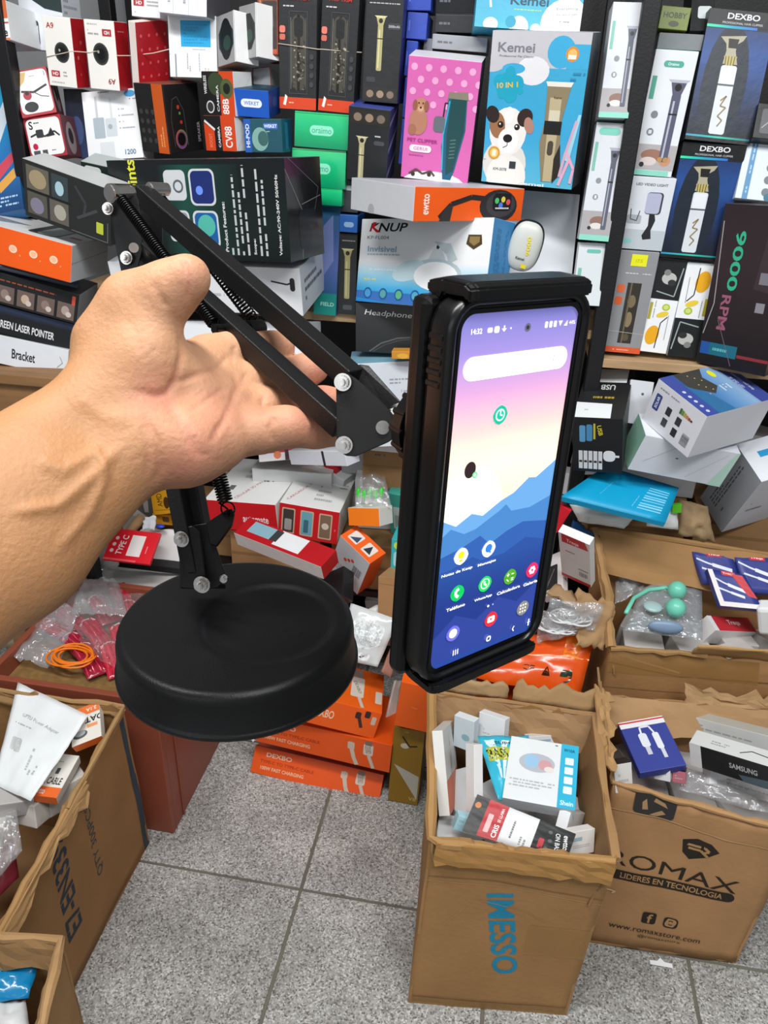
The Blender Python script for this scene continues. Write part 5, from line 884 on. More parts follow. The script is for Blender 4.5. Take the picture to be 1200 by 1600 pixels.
def pouch(name, label, P, cat, thick=.012, amp=.006, seed=1, mat=None, c='e8e8e8', items=None, group=None, nu=16, nv=16, seal=.06, parent=None, pm=None):
    """soft bag lying on the quad P (bottom left, bottom right, top right, top left)"""
    P = [Vector(p) for p in P]; S, n = surf(P, amp, seed, 4); n = n if n.dot(Vector(CP)-P[0]) > 0 else -n
    def bul(u, v):
        u = min(max(u, 0), 1); v = min(max(v, 0), 1); a = min(u, 1-u)/.5; b = min(v, 1-v)/.5; return thick*(max(a-seal, 0)**.5)*(max(b-seal, 0)**.5)
    V = []; F = []; m = nu+1
    for s in (1, -.6):
        for j in range(nv+1):
            for i in range(nu+1):
                u, v = i/nu, j/nv; w_ = noise.noise(Vector((u*9, v*9, seed)))*thick*.25*min(1, bul(u, v)/thick*2)
                V.append(S(u, v)+n*(bul(u, v)*s+w_+(.0006 if s > 0 else 0)))
    N1 = m*(nv+1)
    for j in range(nv):
        for i in range(nu):
            q = j*m+i; F.append((q, q+1, q+m+1, q+m)); F.append((q+N1, q+m+N1, q+m+1+N1, q+1+N1))
    rim = [i for i in range(nu)]+[j*m+nu for j in range(nv)]+[nv*m+nu-i for i in range(nu)]+[(nv-j)*m for j in range(nv)]
    for q, a in enumerate(rim): b = rim[(q+1) % len(rim)]; F.append((b, a, a+N1, b+N1))
    me = mesh(name, V, F, [col(c)]*len(F), smooth=True); o = link(name, me, mat or GLOSS, parent, world=parent is not None)
    if parent is None: ctr = sum(P, Vector())/4; me.transform(Matrix.Translation(-ctr)); o.location = ctr
    setp(o, label, cat, group)
    if items:
        wl = (P[1]-P[0]).length; hl = (P[3]-P[0]).length; A = Art(wl, hl); A.draw(items)
        fn = lambda x, y, k: S(x, y)+n*(bul(x, y)+noise.noise(Vector((x*9, y*9, seed)))*thick*.25*min(1, bul(x, y)/thick*2)+.0010+k*3e-5)
        link('printed_mark', warp('printed_mark', A, fn), pm or mat or GLOSS, o, world=True)
    return o
L_ = lambda *p: [W(q) for q in p]
def flat_pack(name, label, cat, P, th, c, items, seed, group=None, mat=None):
    o, S, n = sheet(name, P, th, .0006, seed, 6, 6, (0, 0, 0, 0), mat or CARD, c); setp(o, label, cat, group)
    print_surf(o, S, n, (P[1]-P[0]).length, (P[3]-P[0]).length, items, name='top_print', off=.0004); return o
# ---------------------------------------------------------------- counter and painted chest on the left
cb = aty(97, 586, 1.40)
cn = empty('wooden_counter', 'brown wooden counter at the left carrying the boxes behind the wrist', 'counter', (cb.x-.4, 1.5, 0))
def cbox(name, x0, x1, y0, y1, z0, z1, m, par):
    me = bm_mesh(name, box_bm(x1-x0, y1-y0, z1-z0, .002)); me.transform(Matrix.Translation(((x0+x1)/2, (y0+y1)/2, z0))); return link(name, me, m, par, world=True)
cbox('top_board', cb.x-.9, cb.x+.03, 1.38, 1.56, cb.z-.024, cb.z-.002, BROWNW, cn); cbox('front_panel', cb.x-.9, cb.x+.005, 1.39, 1.405, .60, cb.z-.025, BROWNW, cn)
cbox('side_panel', cb.x-.01, cb.x+.006, 1.406, 1.55, .60, cb.z-.025, BROWNW, cn)
for x in (cb.x-.25, cb.x-.88): cbox('leg', x-.02, x+.02, 1.41, 1.45, 0, cb.z-.025, BROWNW, cn)
def chest():
    o = empty('painted_chest', 'reddish brown painted wooden chest with open tray top, left of the floor', 'chest', (-.85, 1.35, 0)); t = .016; z = .398; x1, y0 = -.655, 1.15; x0 = -1.06; y1 = 1.565
    cbox('front_board', x0, x1, y0, y0+t, 0, z, REDW, o); cbox('back_board', x0, x1, y1-t, y1, 0, z, REDW, o); cbox('side_board', x1-t, x1, y0+t, y1-t, 0, z, REDW, o); cbox('side_board', x0, x0+t, y0+t, y1-t, 0, z, REDW, o)
    cbox('tray_floor', x0+t, x1-t, y0+t, y1-t, z-.055, z-.045, node_mat('worn_particle_board', '8a6a3c', rough=.8, var=.3, vscale=60), o)
    cbox('corner_strip', x1+.0005, x1+.003, y0+.055, y0+.062, .0, z-.02, REDW, o); return o
chest(); ZT = .352
# contents of the tray
RED = node_mat('red_cable_sheath', 'c01830', rough=.3, coat=.3)
def coil(name, label, cx, cy, z, r, wire, turns, m, seed, cat='cable', group=None, asp=.75, rot=0):
    rnd = random.Random(seed); P = []
    for k in range(turns*20+1):
        a = 2*math.pi*k/20; q = k/20; rr = r*(1+.12*math.sin(a*.37+seed)+.06*math.sin(q*2.1+seed)); x = rr*math.cos(a); y = rr*asp*math.sin(a)
        P.append(Vector((cx+x*math.cos(rot)-y*math.sin(rot)+.006*math.sin(q*1.7), cy+x*math.sin(rot)+y*math.cos(rot)+.006*math.cos(q*1.3), z+wire+.002*math.sin(a*1.3+q)+.0018*q*(.7+.3*math.sin(a)))))
    o = tube(name, P, wire, m, n=8); return setp(o, label, cat, group)
oc = atz(112, 1022, ZT+.05)
coil('orange_cable', 'bright orange cable coiled in the chest tray on red bagged cables', oc.x, oc.y, ZT+.040, .046, .0024, 5, node_mat('orange_cable_sheath', 'ef7d1a', rough=.4), 3, asp=.68)
pouch('cable_bag', 'crumpled clear bag of red cables filling the middle of the chest tray', [atz(75, 1005, ZT+.03), atz(290, 1075, ZT+.03), atz(300, 930, ZT+.04), atz(112, 925, ZT+.04)], 'bag', .018, .012, 4, FILMC, items=None)
REDS = node_mat('red_translucent_wrap', attr=True, rough=.18, coat=.5, bump=.8, bscale=60)
wc = [(205, 1052, 30), (178, 1030, 40), (232, 1062, 20), (150, 990, 55), (192, 1000, 38), (222, 1022, 28), (250, 1048, 15), (112, 968, 60), (160, 952, 50), (205, 962, 35), (240, 990, 25), (95, 985, 80), (268, 1030, 30), (190, 935, 40), (140, 1030, 50), (215, 1070, 20), (250, 1078, 10), (125, 1012, 60)]
for k, (x, y, a_) in enumerate(wc):
    p = atz(x, y, ZT+.018+.005*(k % 3)); ca, sa = math.cos(math.radians(a_)), math.sin(math.radians(a_)); ex = Vector((-sa, ca, .25)); ey = Vector((ca, sa, .0))
    P = [p-ex*.052-ey*.026, p-ex*.052+ey*.026, p+ex*.052+ey*.022, p+ex*.052-ey*.022]
    t_ = pouch('wrapped_cable', 'red charging cable bundle wrapped in clear film in the chest tray', P, 'cable', .010, .004, 60+k, REDS, ('b01c38', 'c2243c', '9c1a34')[k % 3], [('l', [(.1+.14*i, .08), (.16+.12*i, .5), (.1+.14*i, .95)], .05, c_) for i, c_ in enumerate(('d83a50', 'a01830', 'dc4458', '9a1630', 'd03a50', 'a81c34'))]+[('l', [(.08, .86), (.25, .97), (.5, 1.0), (.75, .97), (.92, .86)], .10, 'd9b4b8')], group='red wrapped cables in the chest tray', nu=10, nv=12)
pouch('plastic_bag', 'crumpled empty clear plastic bag at the left end of the chest tray', [atz(22, 1028, ZT+.03), atz(85, 1045, ZT+.03), atz(125, 960, ZT+.05), atz(85, 930, ZT+.05)], 'bag', .02, .016, 8, FILM)
pouch('plastic_bag', 'shiny crumpled clear bag at the back of the chest tray', [atz(110, 955, ZT+.05), atz(200, 965, ZT+.05), atz(185, 905, ZT+.05), atz(130, 905, ZT+.05)], 'bag', .02, .016, 11, FILM)
# ---------------------------------------------------------------- cardboard box of data cables, lower left
xr = -.70
e7b = [(-1.12, .62, 0), (-.695, .62, 0), (-.700, 1.118, 0), (-1.12, 1.118, 0)]; e7t = [(-1.11, .62, .335), (xr, .64, .335), (xr-.004, 1.108, .414), (-1.09, 1.10, .41)]
o, pn = open_box('cardboard_box', 'tall brown cardboard box of data cable packs lettered E7 beside the painted chest', e7b, e7t, amp=.003, seed=21, jag=.012, c='9c754a')
_, S, n = pn[1]
print_surf(o, S, n, .49, .39, [('t', 'E7-EN339', .40, .62, .10, '33424e', 90, 1, .66), ('t', 'QTY 300PCS', .62, .60, .045, '43505a', 90, 0, .50), ('r', .955, .0, .995, 1, '3c4a54')], KRAFT)
T_ = [Vector(p) for p in e7t]
strip_fold(o, T_[1], T_[2], (-.25, 0, -1), .05, 3, 'b08a5c'); strip_fold(o, T_[1]+Vector((.006, 0, .002)), T_[1].lerp(T_[2], .62)+Vector((.006, 0, .002)), (.35, 0, -1), .022, 5, 'b48e60', jag=.014); strip_fold(o, T_[2], T_[3], (0, -.4, -1), .03, 6, 'a8845a')
fold_roll(o, [T_[1]+Vector((-.03, -.02, 0)), T_[1], T_[1].lerp(T_[2], .5)], .007, 4, 'b48c5c'); fold_roll(o, [T_[1].lerp(T_[2], .5), T_[2], T_[3]], .0055, 6, 'a9865a')
pouch('flattened_mailer', 'white printed flat carton spread on top of the data cable box', [atz(-10, 1225, .36), atz(48, 1252, .36), atz(138, 1118, .42), atz(28, 1066, .42)], 'packaging', .006, .004, 5, CARD, 'e9edee', [('t', 'GPTU Power Adapter', .5, .70, .05, '9aa0a2', -4, 0, .6), ('ln', .12, .60, .85, .63, 1, 'b0b6b8'), ('ln', .55, .2, .8, .45, 3, 'b8bebe', 1), ('rr', .15, .35, .35, .48, 'c8cccc', .2)])
dc = lambda: [('r', 0, 0, 1, .22, 'ef6f30'), ('t', 'ewtto', .45, .11, .12, 'fbe4d4', 0, 1, .3), ('t', 'DATA CABLE', .5, .36, .16, '20262a', 0, 1, .8), ('rr', .1, .52, .26, .66, '8aa83a', .2), ('rr', .34, .54, .5, .62, '70b0c0', .2), ('rr', .6, .52, .7, .66, '50585c', .2), ('ln', .1, .78, .8, .9, 2, 'a8acac')]
carton('cable_box', 'white and orange data cable pack by the near rim of the lettered box', {'fld': (32, 1240), 'frd': (92, 1248), 'flt': (75, 1175), 'frt': (120, 1180)}, {'*': 'eceae2', 'D': 'e06a2c'}, {'F': dc()}, Z=.35, rx=-70, tw=1, d=.02, yaw=-10)
carton('cable_box', 'white and orange data cable pack at the back rim of the lettered box', {'fld': (112, 1168), 'frd': (148, 1137), 'frt': (165, 1108), 'flt': (100, 1100)}, {'*': 'e8e4da', 'D': 'e06a2c'}, {'F': [('r', 0, .75, 1, 1, 'ef7a3c'), ('t', '3.1A', .72, .87, .1, 'fbe4d4', 180, 1), ('t', 'DATA', .68, .58, .16, '20262a', 180, 1), ('r', .55, .36, .9, .45, 'ef9a6a'), ('e', .3, .25, .25, '5a5e62', .6), ('e', .3, .28, .18, 'b0b4b8', .6)]}, Z=.38, rx=-70, tw=1, d=.02)
for k, (q, cc, lb) in enumerate((((20, 1262), 'b9b6b4', 'small grey card box under the cable packs at the near rim'), ((70, 1215), '8a8886', 'grey plastic pack peeping out below the white flat carton'))):
    p = atz(*q, .31); o2 = link('cable_box', bm_mesh('b', box_bm(.07, .045, .04, .002, {'*': cc})), CARD); o2.location = p; o2.rotation_euler = (.1, .2, .6+k); setp(o2, lb, 'box')
pouch('plastic_bag', 'grey clear bag hanging inside the near end of the lettered box', [atz(-30, 1400, .27), atz(35, 1330, .29), atz(25, 1260, .33), atz(-30, 1255, .33)], 'bag', .02, .012, 12, FILM, nu=12, nv=12)
pouch('red_pack', 'dark red pack at the bottom of the lettered box near the frame edge', [atz(-20, 1420, .24), atz(30, 1370, .24), atz(20, 1310, .27), atz(-20, 1330, .27)], 'pack', .01, .006, 14, GLOSS, '7a2a34', nu=8, nv=8)
for k in range(5): p = Vector((-.98+.05*k, .78+.05*k, .27)); o2 = link('cable_box', bm_mesh('b', box_bm(.09, .06, .05, .002, {'*': 'dcd8d0'})), CARD); o2.location = p; o2.rotation_euler = (.2, .1, k); setp(o2, 'white cable pack buried in the tall lettered cardboard box', 'box', 'buried white cable packs')
# small box at the very lower left
zc_ = .40; a, b, c3 = atz(-40, 1458, zc_), atz(98, 1470, zc_), atz(58, 1625, zc_); dd = (c3-b); a = b+(a-b).normalized()*.3
tp = [a+dd*1.2, b+dd*1.2, b, a]; bt = [Vector((p.x, p.y, 0)) for p in tp]
o, pn = open_box('cardboard_box', 'small open cardboard box cut off by the lower left corner of the frame', bt, tp, amp=.003, seed=31, jag=.006, c='a57f54')
fold_roll(o, [tp[3], tp[2], tp[1]], .007, 8, 'b48e62'); strip_fold(o, tp[2], tp[1], (-.5, .1, -1), .05, 9, 'a98458'); strip_fold(o, tp[3], tp[2], (0, -.35, -1), .05, 10, '9a7850')
pouch('blue_bag', 'shiny blue and white bag inside the small lower left box', [atz(-60, 1570, .34), atz(45, 1560, .33), atz(62, 1500, .34), atz(-20, 1492, .34)], 'bag', .012, .008, 15, GLOSS, '1482b8', [('p', [(0, 0), (.5, 0), (.3, .3), (0, .35)], 'e8eef2'), ('p', [(.2, .5), (.6, .7), (.5, .8), (.1, .6)], '9ad0ea'), ('l', [(.1, .9), (.5, .6), (.9, .8)], .02, 'c8e4f0')], nu=12, nv=12)
pouch('white_bag', 'crumpled white bag at the front of the small lower left box', [atz(-60, 1640, .33), atz(50, 1640, .31), atz(40, 1562, .32), atz(-40, 1572, .33)], 'bag', .012, .008, 16, CARD, 'd8dadc', nu=10, nv=10)
pouch('white_pouch', 'white sachet poking up at the back of the small lower left box', [atz(-30, 1495, .35), atz(50, 1505, .34), atz(58, 1478, .37), atz(-30, 1470, .37)], 'bag', .008, .006, 17, CARD, 'c8c2b8', nu=8, nv=8)
# ---------------------------------------------------------------- box with blue lettering, front centre
bt = [Vector(p) for p in ((-.060, .872, 0), (.238, .905, 0), (.225, 1.225, 0), (-.075, 1.215, 0))]
tp = [atz(672, 1312, .435), atz(962, 1345, .445), atz(930, 1118, .46), atz(676, 1080, .46)]
o, pn = open_box('cardboard_box', 'taped brown cardboard box with blue sideways lettering, front centre of the floor', bt, tp, amp=.0025, seed=41, jag=.010, c='a27a4e')
_, S, n = pn[0]
print_surf(o, S, n, .29, .44, [('t', 'IMESSO', .50, .50, .155, '2388ac', -80, 1, .50)], KRAFT)
def tape_on(o, S, n, u0, v0, u1, v1, name='tape_strip'):
    V = [S(u0+(u1-u0)*i/10, v0+(v1-v0)*j/3)+n*.0012 for j in range(4) for i in range(11)]; F = [(j*11+i, j*11+i+1, j*11+i+12, j*11+i+11) for j in range(3) for i in range(10)]
    return link(name, mesh(name, V, F, smooth=True), TAPE, o, world=True)
tape_on(o, S, n, .64, .40, 1.0, .58); tape_on(o, S, n, .0, .84, 1.0, .995); tape_on(o, S, n, 0, 0, 1, .05)
print_surf(o, S, n, .29, .44, [('l', [(0, .80), (.4, .815), (1, .775)], .008, '8a6842'), ('l', [(0, .775), (.5, .79), (1, .745)], .005, 'b89468'), ('l', [(.15, .53), (.3, .70), (.6, .66), (1, .5)], .004, 'b08a5e')], KRAFT, name='crease')
fold_roll(o, [tp[3], tp[0], tp[0].lerp(tp[1], .5)+Vector((0, .004, -.012)), tp[1]], .009, 18, 'b08856'); fold_roll(o, [tp[1], tp[2]], .008, 19, 'ad865a'); fold_roll(o, [tp[2], tp[3]], .005, 20, 'a07c54')
strip_fold(o, tp[0]+Vector((.01, -.004, .002)), tp[1]+Vector((0, -.004, .002)), (0, -.12, -1), .045, 21, 'a77d48', jag=.006)
strip_fold(o, tp[1], tp[2], (-.25, 0, -1), .11, 22, '8e6e4a'); strip_fold(o, tp[3], tp[2], (0, -.3, -1), .08, 23, 'a88560'); strip_fold(o, tp[0], tp[3], (.12, 0, -1), .09, 24, 'a5825a')
strip_fold(o, tp[3]+Vector((0, .005, 0)), tp[3].lerp(tp[2], .46)+Vector((0, .005, 0)), (0, .1, 1), .035, 25, 'a98a64', jag=.008); strip_fold(o, tp[3].lerp(tp[2], .5)+Vector((0, .01, 0)), tp[2]+Vector((0, .01, 0)), (0, .5, .9), .04, 26, 'a08058', jag=.012)
zz = .40
carton('earphone_box', 'white flat box with oval earphone picture and cyan edge, on top in the front box', {'fld': (785, 1246), 'flt': (800, 1148), 'frt': (904, 1168), 'frd': (899, 1265)}, {'*': 'e2e6e8', 'D': 'b9bcc0'}, {'F': [('r', .75, 0, 1, 1, '35b4d8'), ('e', .42, .62, .26, 'b8bac4', .62), ('e', .34, .64, .11, '9cc4e0', 1.1), ('e', .54, .6, .1, 'd0a0a4', .9), ('e', .6, .54, .07, 'e4dcd8', .7), ('t', 'Shein', .88, .08, .07, 'd8f4fa', 0, 1, .18), ('t', 'W10A', .87, .90, .05, '18404c', 0, 1, .16), ('ln', .66, .93, .8, .97, 1, '50565c'), ('ln', .06, .2, .7, .34, 3, 'b4b8bc')]+[('rr', .82, .22+.15*i, .94, .33+.15*i, 'e4f4f8', .1) for i in range(4)]}, Z=zz+.03, rx=-55, tw=2, d=.028)
pouch('earphone_bag', 'glossy cyan and white striped sachet lettered BASS in the front box', [atz(778, 1250, zz+.02), atz(800, 1250, zz+.02), atz(826, 1150, zz+.05), atz(746, 1150, zz+.05)], 'sachet', .008, .004, 44, GLOSS, '38b4d0', [('p', [(.1, .92), (.3, .92), (.42, .3), (.36, .3)], 'd8ecf0'), ('p', [(.45, .92), (.62, .92), (.52, .3), (.46, .3)], 'e4f2f4'), ('p', [(.74, .92), (.9, .92), (.66, .25), (.6, .25)], 'cfe6ec'), ('r', .1, .58, .92, .80, 'b8bc3c'), ('t', 'BASS', .36, .69, .15, '141612', 4, 1, .50), ('t', 'SUPER', .55, .87, .05, '20505c', 4, 1, .5)], nu=14, nv=14)
flat_pack('cable_box', 'black, red and white cable pack lying across the front of the front box', 'box', [atz(722, 1298, zz+.01), atz(884, 1349, zz+.01), atz(900, 1303, zz+.045), atz(746, 1241, zz+.045)], .016, 'e4e6e8', [('r', 0, 0, .14, 1, '17181a'), ('r', .14, 0, .34, 1, 'b81824'), ('t', 'SE LLAMA', .295, .70, .03, 'f2d8d8', 90, 1, .40), ('rr', .18, .15, .23, .65, 'e8b8b8', .2), ('t', 'CRIS', .29, .25, .05, 'ffffff', 90, 1, .36), ('ln', .42, .2, .46, .7, 1, '70747a', 1), ('ln', .52, .1, .6, .9, 2, '90949a', 1), ('r', .65, 0, 1, 1, '131416'), ('rr', .70, .2, .75, .5, 'c02a34', .2), ('t', 'ewtto', .94, .6, .045, 'e8e8ea', -80, 1, .45), ('t', 'ON BASS', .87, .5, .045, 'e0e0e2', -80, 1, .6), ('e', .78, .75, .02, '5a5e62'), ('e', .8, .5, .02, '5a5e62'), ('e', .78, .25, .02, '5a5e62'), ('e', .05, .75, .03, 'c87830')], 95)
for q, cc, art, lb in (
    ({'fld': (728, 1268), 'flt': (724, 1165), 'frt': (744, 1160), 'frd': (738, 1275)}, {'*': 'e6e4e2'}, [('r', 0, 0, 1, .0, 'ffffff')], 'upright white pack by the sachet, left inside the front box'),
    ({'fld': (703, 1275), 'flt': (693, 1132), 'frt': (706, 1136), 'frd': (720, 1235)}, {'*': 'dedcd8', 'R': 'e8641c'}, [('r', 0, 0, 1, .4, 'e8641c'), ('t', 'JET', .5, .6, .05, 'd09060', 90, 1, .6)], 'slim white and orange pack against the left wall of the front box'),
    ({'fld': (708, 1165), 'flt': (709, 1115), 'frt': (742, 1130), 'frd': (738, 1175)}, {'*': 'c8d4da', 'L': '4aa0b8', 'T': 'dfe6ea'}, [('e', .6, .4, .2, '8ab0b8', .8)], 'pale blue white pack in the back left corner of the front box'),
    ({'fld': (745, 1165), 'flt': (748, 1112), 'frt': (790, 1125), 'frd': (784, 1180)}, {'*': 'e2e6e8'}, [('ln', .2, .4, .8, .6, 2, 'c0c8cc')], 'white pack behind the striped sachet in the front box'),
    ({'fld': (826, 1175), 'flt': (828, 1150), 'frt': (893, 1148), 'frd': (893, 1168)}, {'*': 'e0e2e4'}, [], 'white pack behind the oval picture box in the front box'),
    ({'fld': (878, 1322), 'flt': (894, 1262), 'frt': (924, 1280), 'frd': (916, 1310)}, {'*': 'e6e8ea'}, [('l', [(.2, .3), (.8, .2)], .02, 'b0b4b8')], 'white pack with a creased corner, right side of the front box'),
    ({'fld': (888, 1340), 'flt': (892, 1300), 'frt': (928, 1296), 'frd': (930, 1330)}, {'*': 'e9e6e2'}, [], 'cream white pack in the right front corner of the front box'),
    ({'fld': (708, 1296), 'flt': (718, 1275), 'frt': (738, 1280), 'frd': (730, 1303)}, {'*': 'a8d4de'}, [], 'light blue scrap of packaging in the left front corner of the front box')):
    carton('small_pack', lb, q, cc, {'F': art or [('ln', .15, .3, .8, .45, 2, 'b4b8bc'), ('r', .15, .6, .5, .75, '9ab8c4')]}, Z=zz-.01, rx=-40, tw=4, d=.02, flap=None)
for k in range(6): p = Vector((.0+.09*(k % 3), .97+.12*(k//3), .30)); o2 = link('small_pack', bm_mesh('b', box_bm(.085, .10, .05, .002, {'*': 'dfe2e4'})), CARD); o2.location = p; o2.rotation_euler = (.15*(k % 2), .1, k*.2); setp(o2, 'white pack buried deeper in the front centre cardboard box', 'box', 'buried white packs')
# ---------------------------------------------------------------- box with oval mark and black lettering, right
bt = [Vector(p) for p in ((.288, 1.062, 0), (.584, 1.072, 0), (.61, 1.36, 0), (.29, 1.36, 0))]
tp = [atz(958, 1222, .385), atz(1250, 1302, .37), Vector((.70, 1.37, .42)), atz(938, 1085, .45)]
o, pn = open_box('cardboard_box', 'brown cardboard box with black brand lettering and recycling mark on its front, right', bt, tp, amp=.004, seed=51, jag=.010, c='a67e56')
_, S, n = pn[0]
BKI = '2a231c'
rom = [('p', [(.44, .775), (.52, .80), (.60, .785), (.655, .745), (.60, .70), (.50, .665), (.455, .70)], BKI), ('l', [(.47, .755), (.57, .755), (.60, .735), (.56, .72)], .018, KR), ('l', [(.48, .735), (.55, .735), (.60, .70)], .018, KR), ('t', 'ROMAX', .43, .565, .085, BKI, -3, 0, .78), ('rr', .06, .445, .82, .505, BKI, .5), ('t', 'LIDERES EN TECNOLOGIA', .44, .475, .036, KR, 0, 1, .62),
       ('rr', .32, .19, .41, .265, BKI, .2), ('t', 'f', .37, .225, .06, KR, 0, 1), ('rr', .46, .185, .55, .255, BKI, .3), ('rr', .47, .193, .54, .247, KR, .3), ('e', .505, .22, .022, BKI), ('e', .505, .22, .014, KR), ('t', 'www.romaxstore.com', .42, .135, .028, BKI, -2, 0, .60), ('t', '@romaxstore', .46, .095, .022, BKI, -2, 0, .28), ('l', [(0, .86), (.3, .87), (.65, .84), (1, .86)], .006, 'c09a70'), ('l', [(.05, .37), (.12, .365), (.1, .35)], .012, 'c8a880')]
print_surf(o, S, n, .30, .40, rom, KRAFT, step=1.2e-4)
lb = (S(.14, .955), S(.34, .955)); print_surf(o, S, n, .30, .40, [('rr', .13, .87, .36, .995, '2e2c2a', .15)]+[('p', [(.245+.07*math.cos(t)-.02*math.sin(t), .925+(.07*math.sin(t)+.02*math.cos(t))*.72), (.245+.07*math.cos(t)+.02*math.sin(t), .925+(.07*math.sin(t)-.02*math.cos(t))*.72), (.245+.045*math.cos(t+1.3), .925+.045*.72*math.sin(t+1.3)), (.245+.075*math.cos(t+1.1), .925+.075*.72*math.sin(t+1.1))], 'a8845c') for t in (.5, 2.6, 4.7)], CARD, off=.0022, step=8e-5, name='recycling_label')
fold_roll(o, [tp[3], tp[0], tp[0].lerp(tp[1], .5), tp[1]], .006, 28, 'b48c60'); strip_fold(o, tp[0], tp[3], (-.2, 0, 1), .06, 29, '9a7850', jag=.02); strip_fold(o, tp[3]+Vector((.02, 0, 0)), tp[2], (0, -.4, -.6), .07, 30, 'b48f66', jag=.012)
strip_fold(o, atz(935, 1190, .44), atz(928, 1070, .50), (.9, -.1, -.5), .04, 33, 'b08a5c', jag=.012, name='torn_flap'); strip_fold(o, tp[2].lerp(tp[3], .0), tp[2].lerp(tp[3], .6), (-.05, .25, 1), .03, 34, 'b8946a', jag=.014)
z3 = .335
carton('cable_box', 'blue and white box with two white plugs, left in the lettered right box', {'fld': (1000, 1208), 'flt': (968, 1130), 'frt': (1032, 1118), 'frd': (1075, 1195)}, {'*': '3a4696', 'T': 'e8e4e4'}, {'F': [('r', 0, .86, 1, 1, 'e8e8ec'), ('r', 0, .95, 1, .98, 'c8343c'), ('rr', .30, .45, .48, .72, 'dfe4ee', .3), ('r', .34, .30, .44, .45, 'c8ccd8'), ('l', [(.38, .7), (.40, .84), (.6, .84), (.66, .7)], .04, 'e8eaf0'), ('rr', .60, .38, .74, .70, 'e4e8f0', .3), ('r', .64, .2, .72, .38, 'd0d4de')]}, Z=z3+.06, rx=-50, tw=2, d=.02)
carton('phone_box', 'long black and white slim box lying crosswise in the lettered right box', {'fld': (1080, 1195), 'flt': (1076, 1160), 'frt': (1235, 1208), 'frd': (1235, 1245)}, {'*': '202124', 'T': 'd8dad8', 'L': 'e8e8e8'}, {'F': [('t', 'SAMSUNG', .55, .55, .22, 'b8bcc0', 0, 1, .28), ('p', [(.5, .25), (1, .45), (1, 0), (.55, 0)], '50606a'), ('r', 0, 0, .12, 1, 'e8e8e8')], 'T': [('l', [(.5, .3), (.6, .6), (.8, .5), (.9, .7)], .012, '2a2c2e'), ('ln', .2, .3, .45, .6, 2, '9aa0a0')]}, Z=z3+.06, rx=-15, tw=3, d=.04)
for q, cc, lb in (
    ({'fld': (1048, 1135), 'flt': (1046, 1110), 'frt': (1218, 1155), 'frd': (1218, 1180)}, {'*': 'dfe1df', 'L': '2c3c78', 'T': 'b0aea4'}, 'long white box with a navy end above the black slim box'),
    ({'fld': (1108, 1225), 'flt': (1112, 1198), 'frt': (1235, 1238), 'frd': (1235, 1262)}, {'*': 'e8eaec'}, 'white torn box in front of the black slim box'),
    ({'fld': (1022, 1217), 'flt': (1022, 1190), 'frt': (1047, 1196), 'frd': (1047, 1222)}, {'*': 'e4e4e6'}, 'tiny white square pack at the rim of the lettered right box'),
    ({'fld': (1050, 1222), 'flt': (1050, 1203), 'frt': (1072, 1207), 'frd': (1070, 1226)}, {'*': 'b86a78', 'T': '1c1c20'}, 'small pink and black pack at the rim of the lettered right box'),
    ({'fld': (962, 1240), 'flt': (960, 1196), 'frt': (986, 1190), 'frd': (990, 1236)}, {'*': 'd8d6d2', 'R': '202022', 'T': '1c1c1e'}, 'white and black striped pack at the left rim of the lettered right box')):
    carton('small_pack', lb, q, cc, {'F': [('ln', .2, .3, .8, .7, 2, 'b0b4b8')]}, Z=z3+.03, rx=-25, tw=3, d=.025, flap=None)
for k in range(6): p = Vector((.37+.09*(k % 3), 1.21+.09*(k//3), .25)); o2 = link('small_pack', bm_mesh('b', box_bm(.085, .10, .05, .002, {'*': 'c9c6c4'})), CARD); o2.location = p; o2.rotation_euler = (.15*(k % 2), .1, k*.2); setp(o2, 'grey white pack buried deeper in the lettered right cardboard box', 'box', 'buried grey packs')
pouch('plastic_bag', 'clear crumpled bag along the front rim of the lettered right box', [atz(1060, 1235, z3+.02), atz(1215, 1275, z3+.02), atz(1215, 1235, z3+.03), atz(1070, 1200, z3+.03)], 'bag', .01, .01, 19, FILM, nu=12, nv=8)
hm_ = atz(1033, 1505, .003); prism('hang_tab', [hm_+Vector(q) for q in ((-.022, -.006, 0), (.022, -.006, 0), (.022, .003, 0), (.007, .004, 0), (0, .012, 0), (-.007, .004, 0), (-.022, .003, 0))], .0006, (0, 0, -1), CARD, None, cols='f4f6f8'); setp(bpy.data.objects['hang_tab'], 'white plastic hang tab lying on the floor tiles', 'tab')
# ---------------------------------------------------------------- big open box behind, right
tp = [atz(955, 1012, .53), Vector((.80, 1.40, .56)), Vector((.80, 1.62, .67)), atz(928, 826, .68)]
tp[1] = atz(1290, 1040, .53)
bt = [Vector((.285, 1.385, 0)), Vector((.83, 1.40, 0)), Vector((.83, 1.57, 0)), Vector((.285, 1.57, 0))]; tp[2] = Vector((.83, 1.585, .66)); tp[3] = atz(928, 826, .70)
o, pn = open_box('cardboard_box', 'large taped cardboard box full of cable packs, in front of the right rack', bt, tp, amp=.004, seed=61, jag=.008, c='a67c50')
_, S, n = pn[0]; tape_on(o, S, n, 0, .88, .7, .99); print_surf(o, S, n, .5, .57, [('l', [(0, .93), (.35, .88), (1, .9)], .006, '7a5a38'), ('l', [(.04, .97), (.3, .91), (.34, .9)], .010, 'c8a070'), ('l', [(0, .80), (1, .80)], .004, '8a6844')], KRAFT, name='crease')
fold_roll(o, [tp[3], tp[0].lerp(tp[3], .5)+Vector((.01, 0, 0)), tp[0]], .010, 38, 'aa8456'); fold_roll(o, [tp[0], tp[0].lerp(tp[1], .45)], .007, 39, 'a58052'); fold_roll(o, [tp[3], tp[2]], .006, 40, 'a27c50')
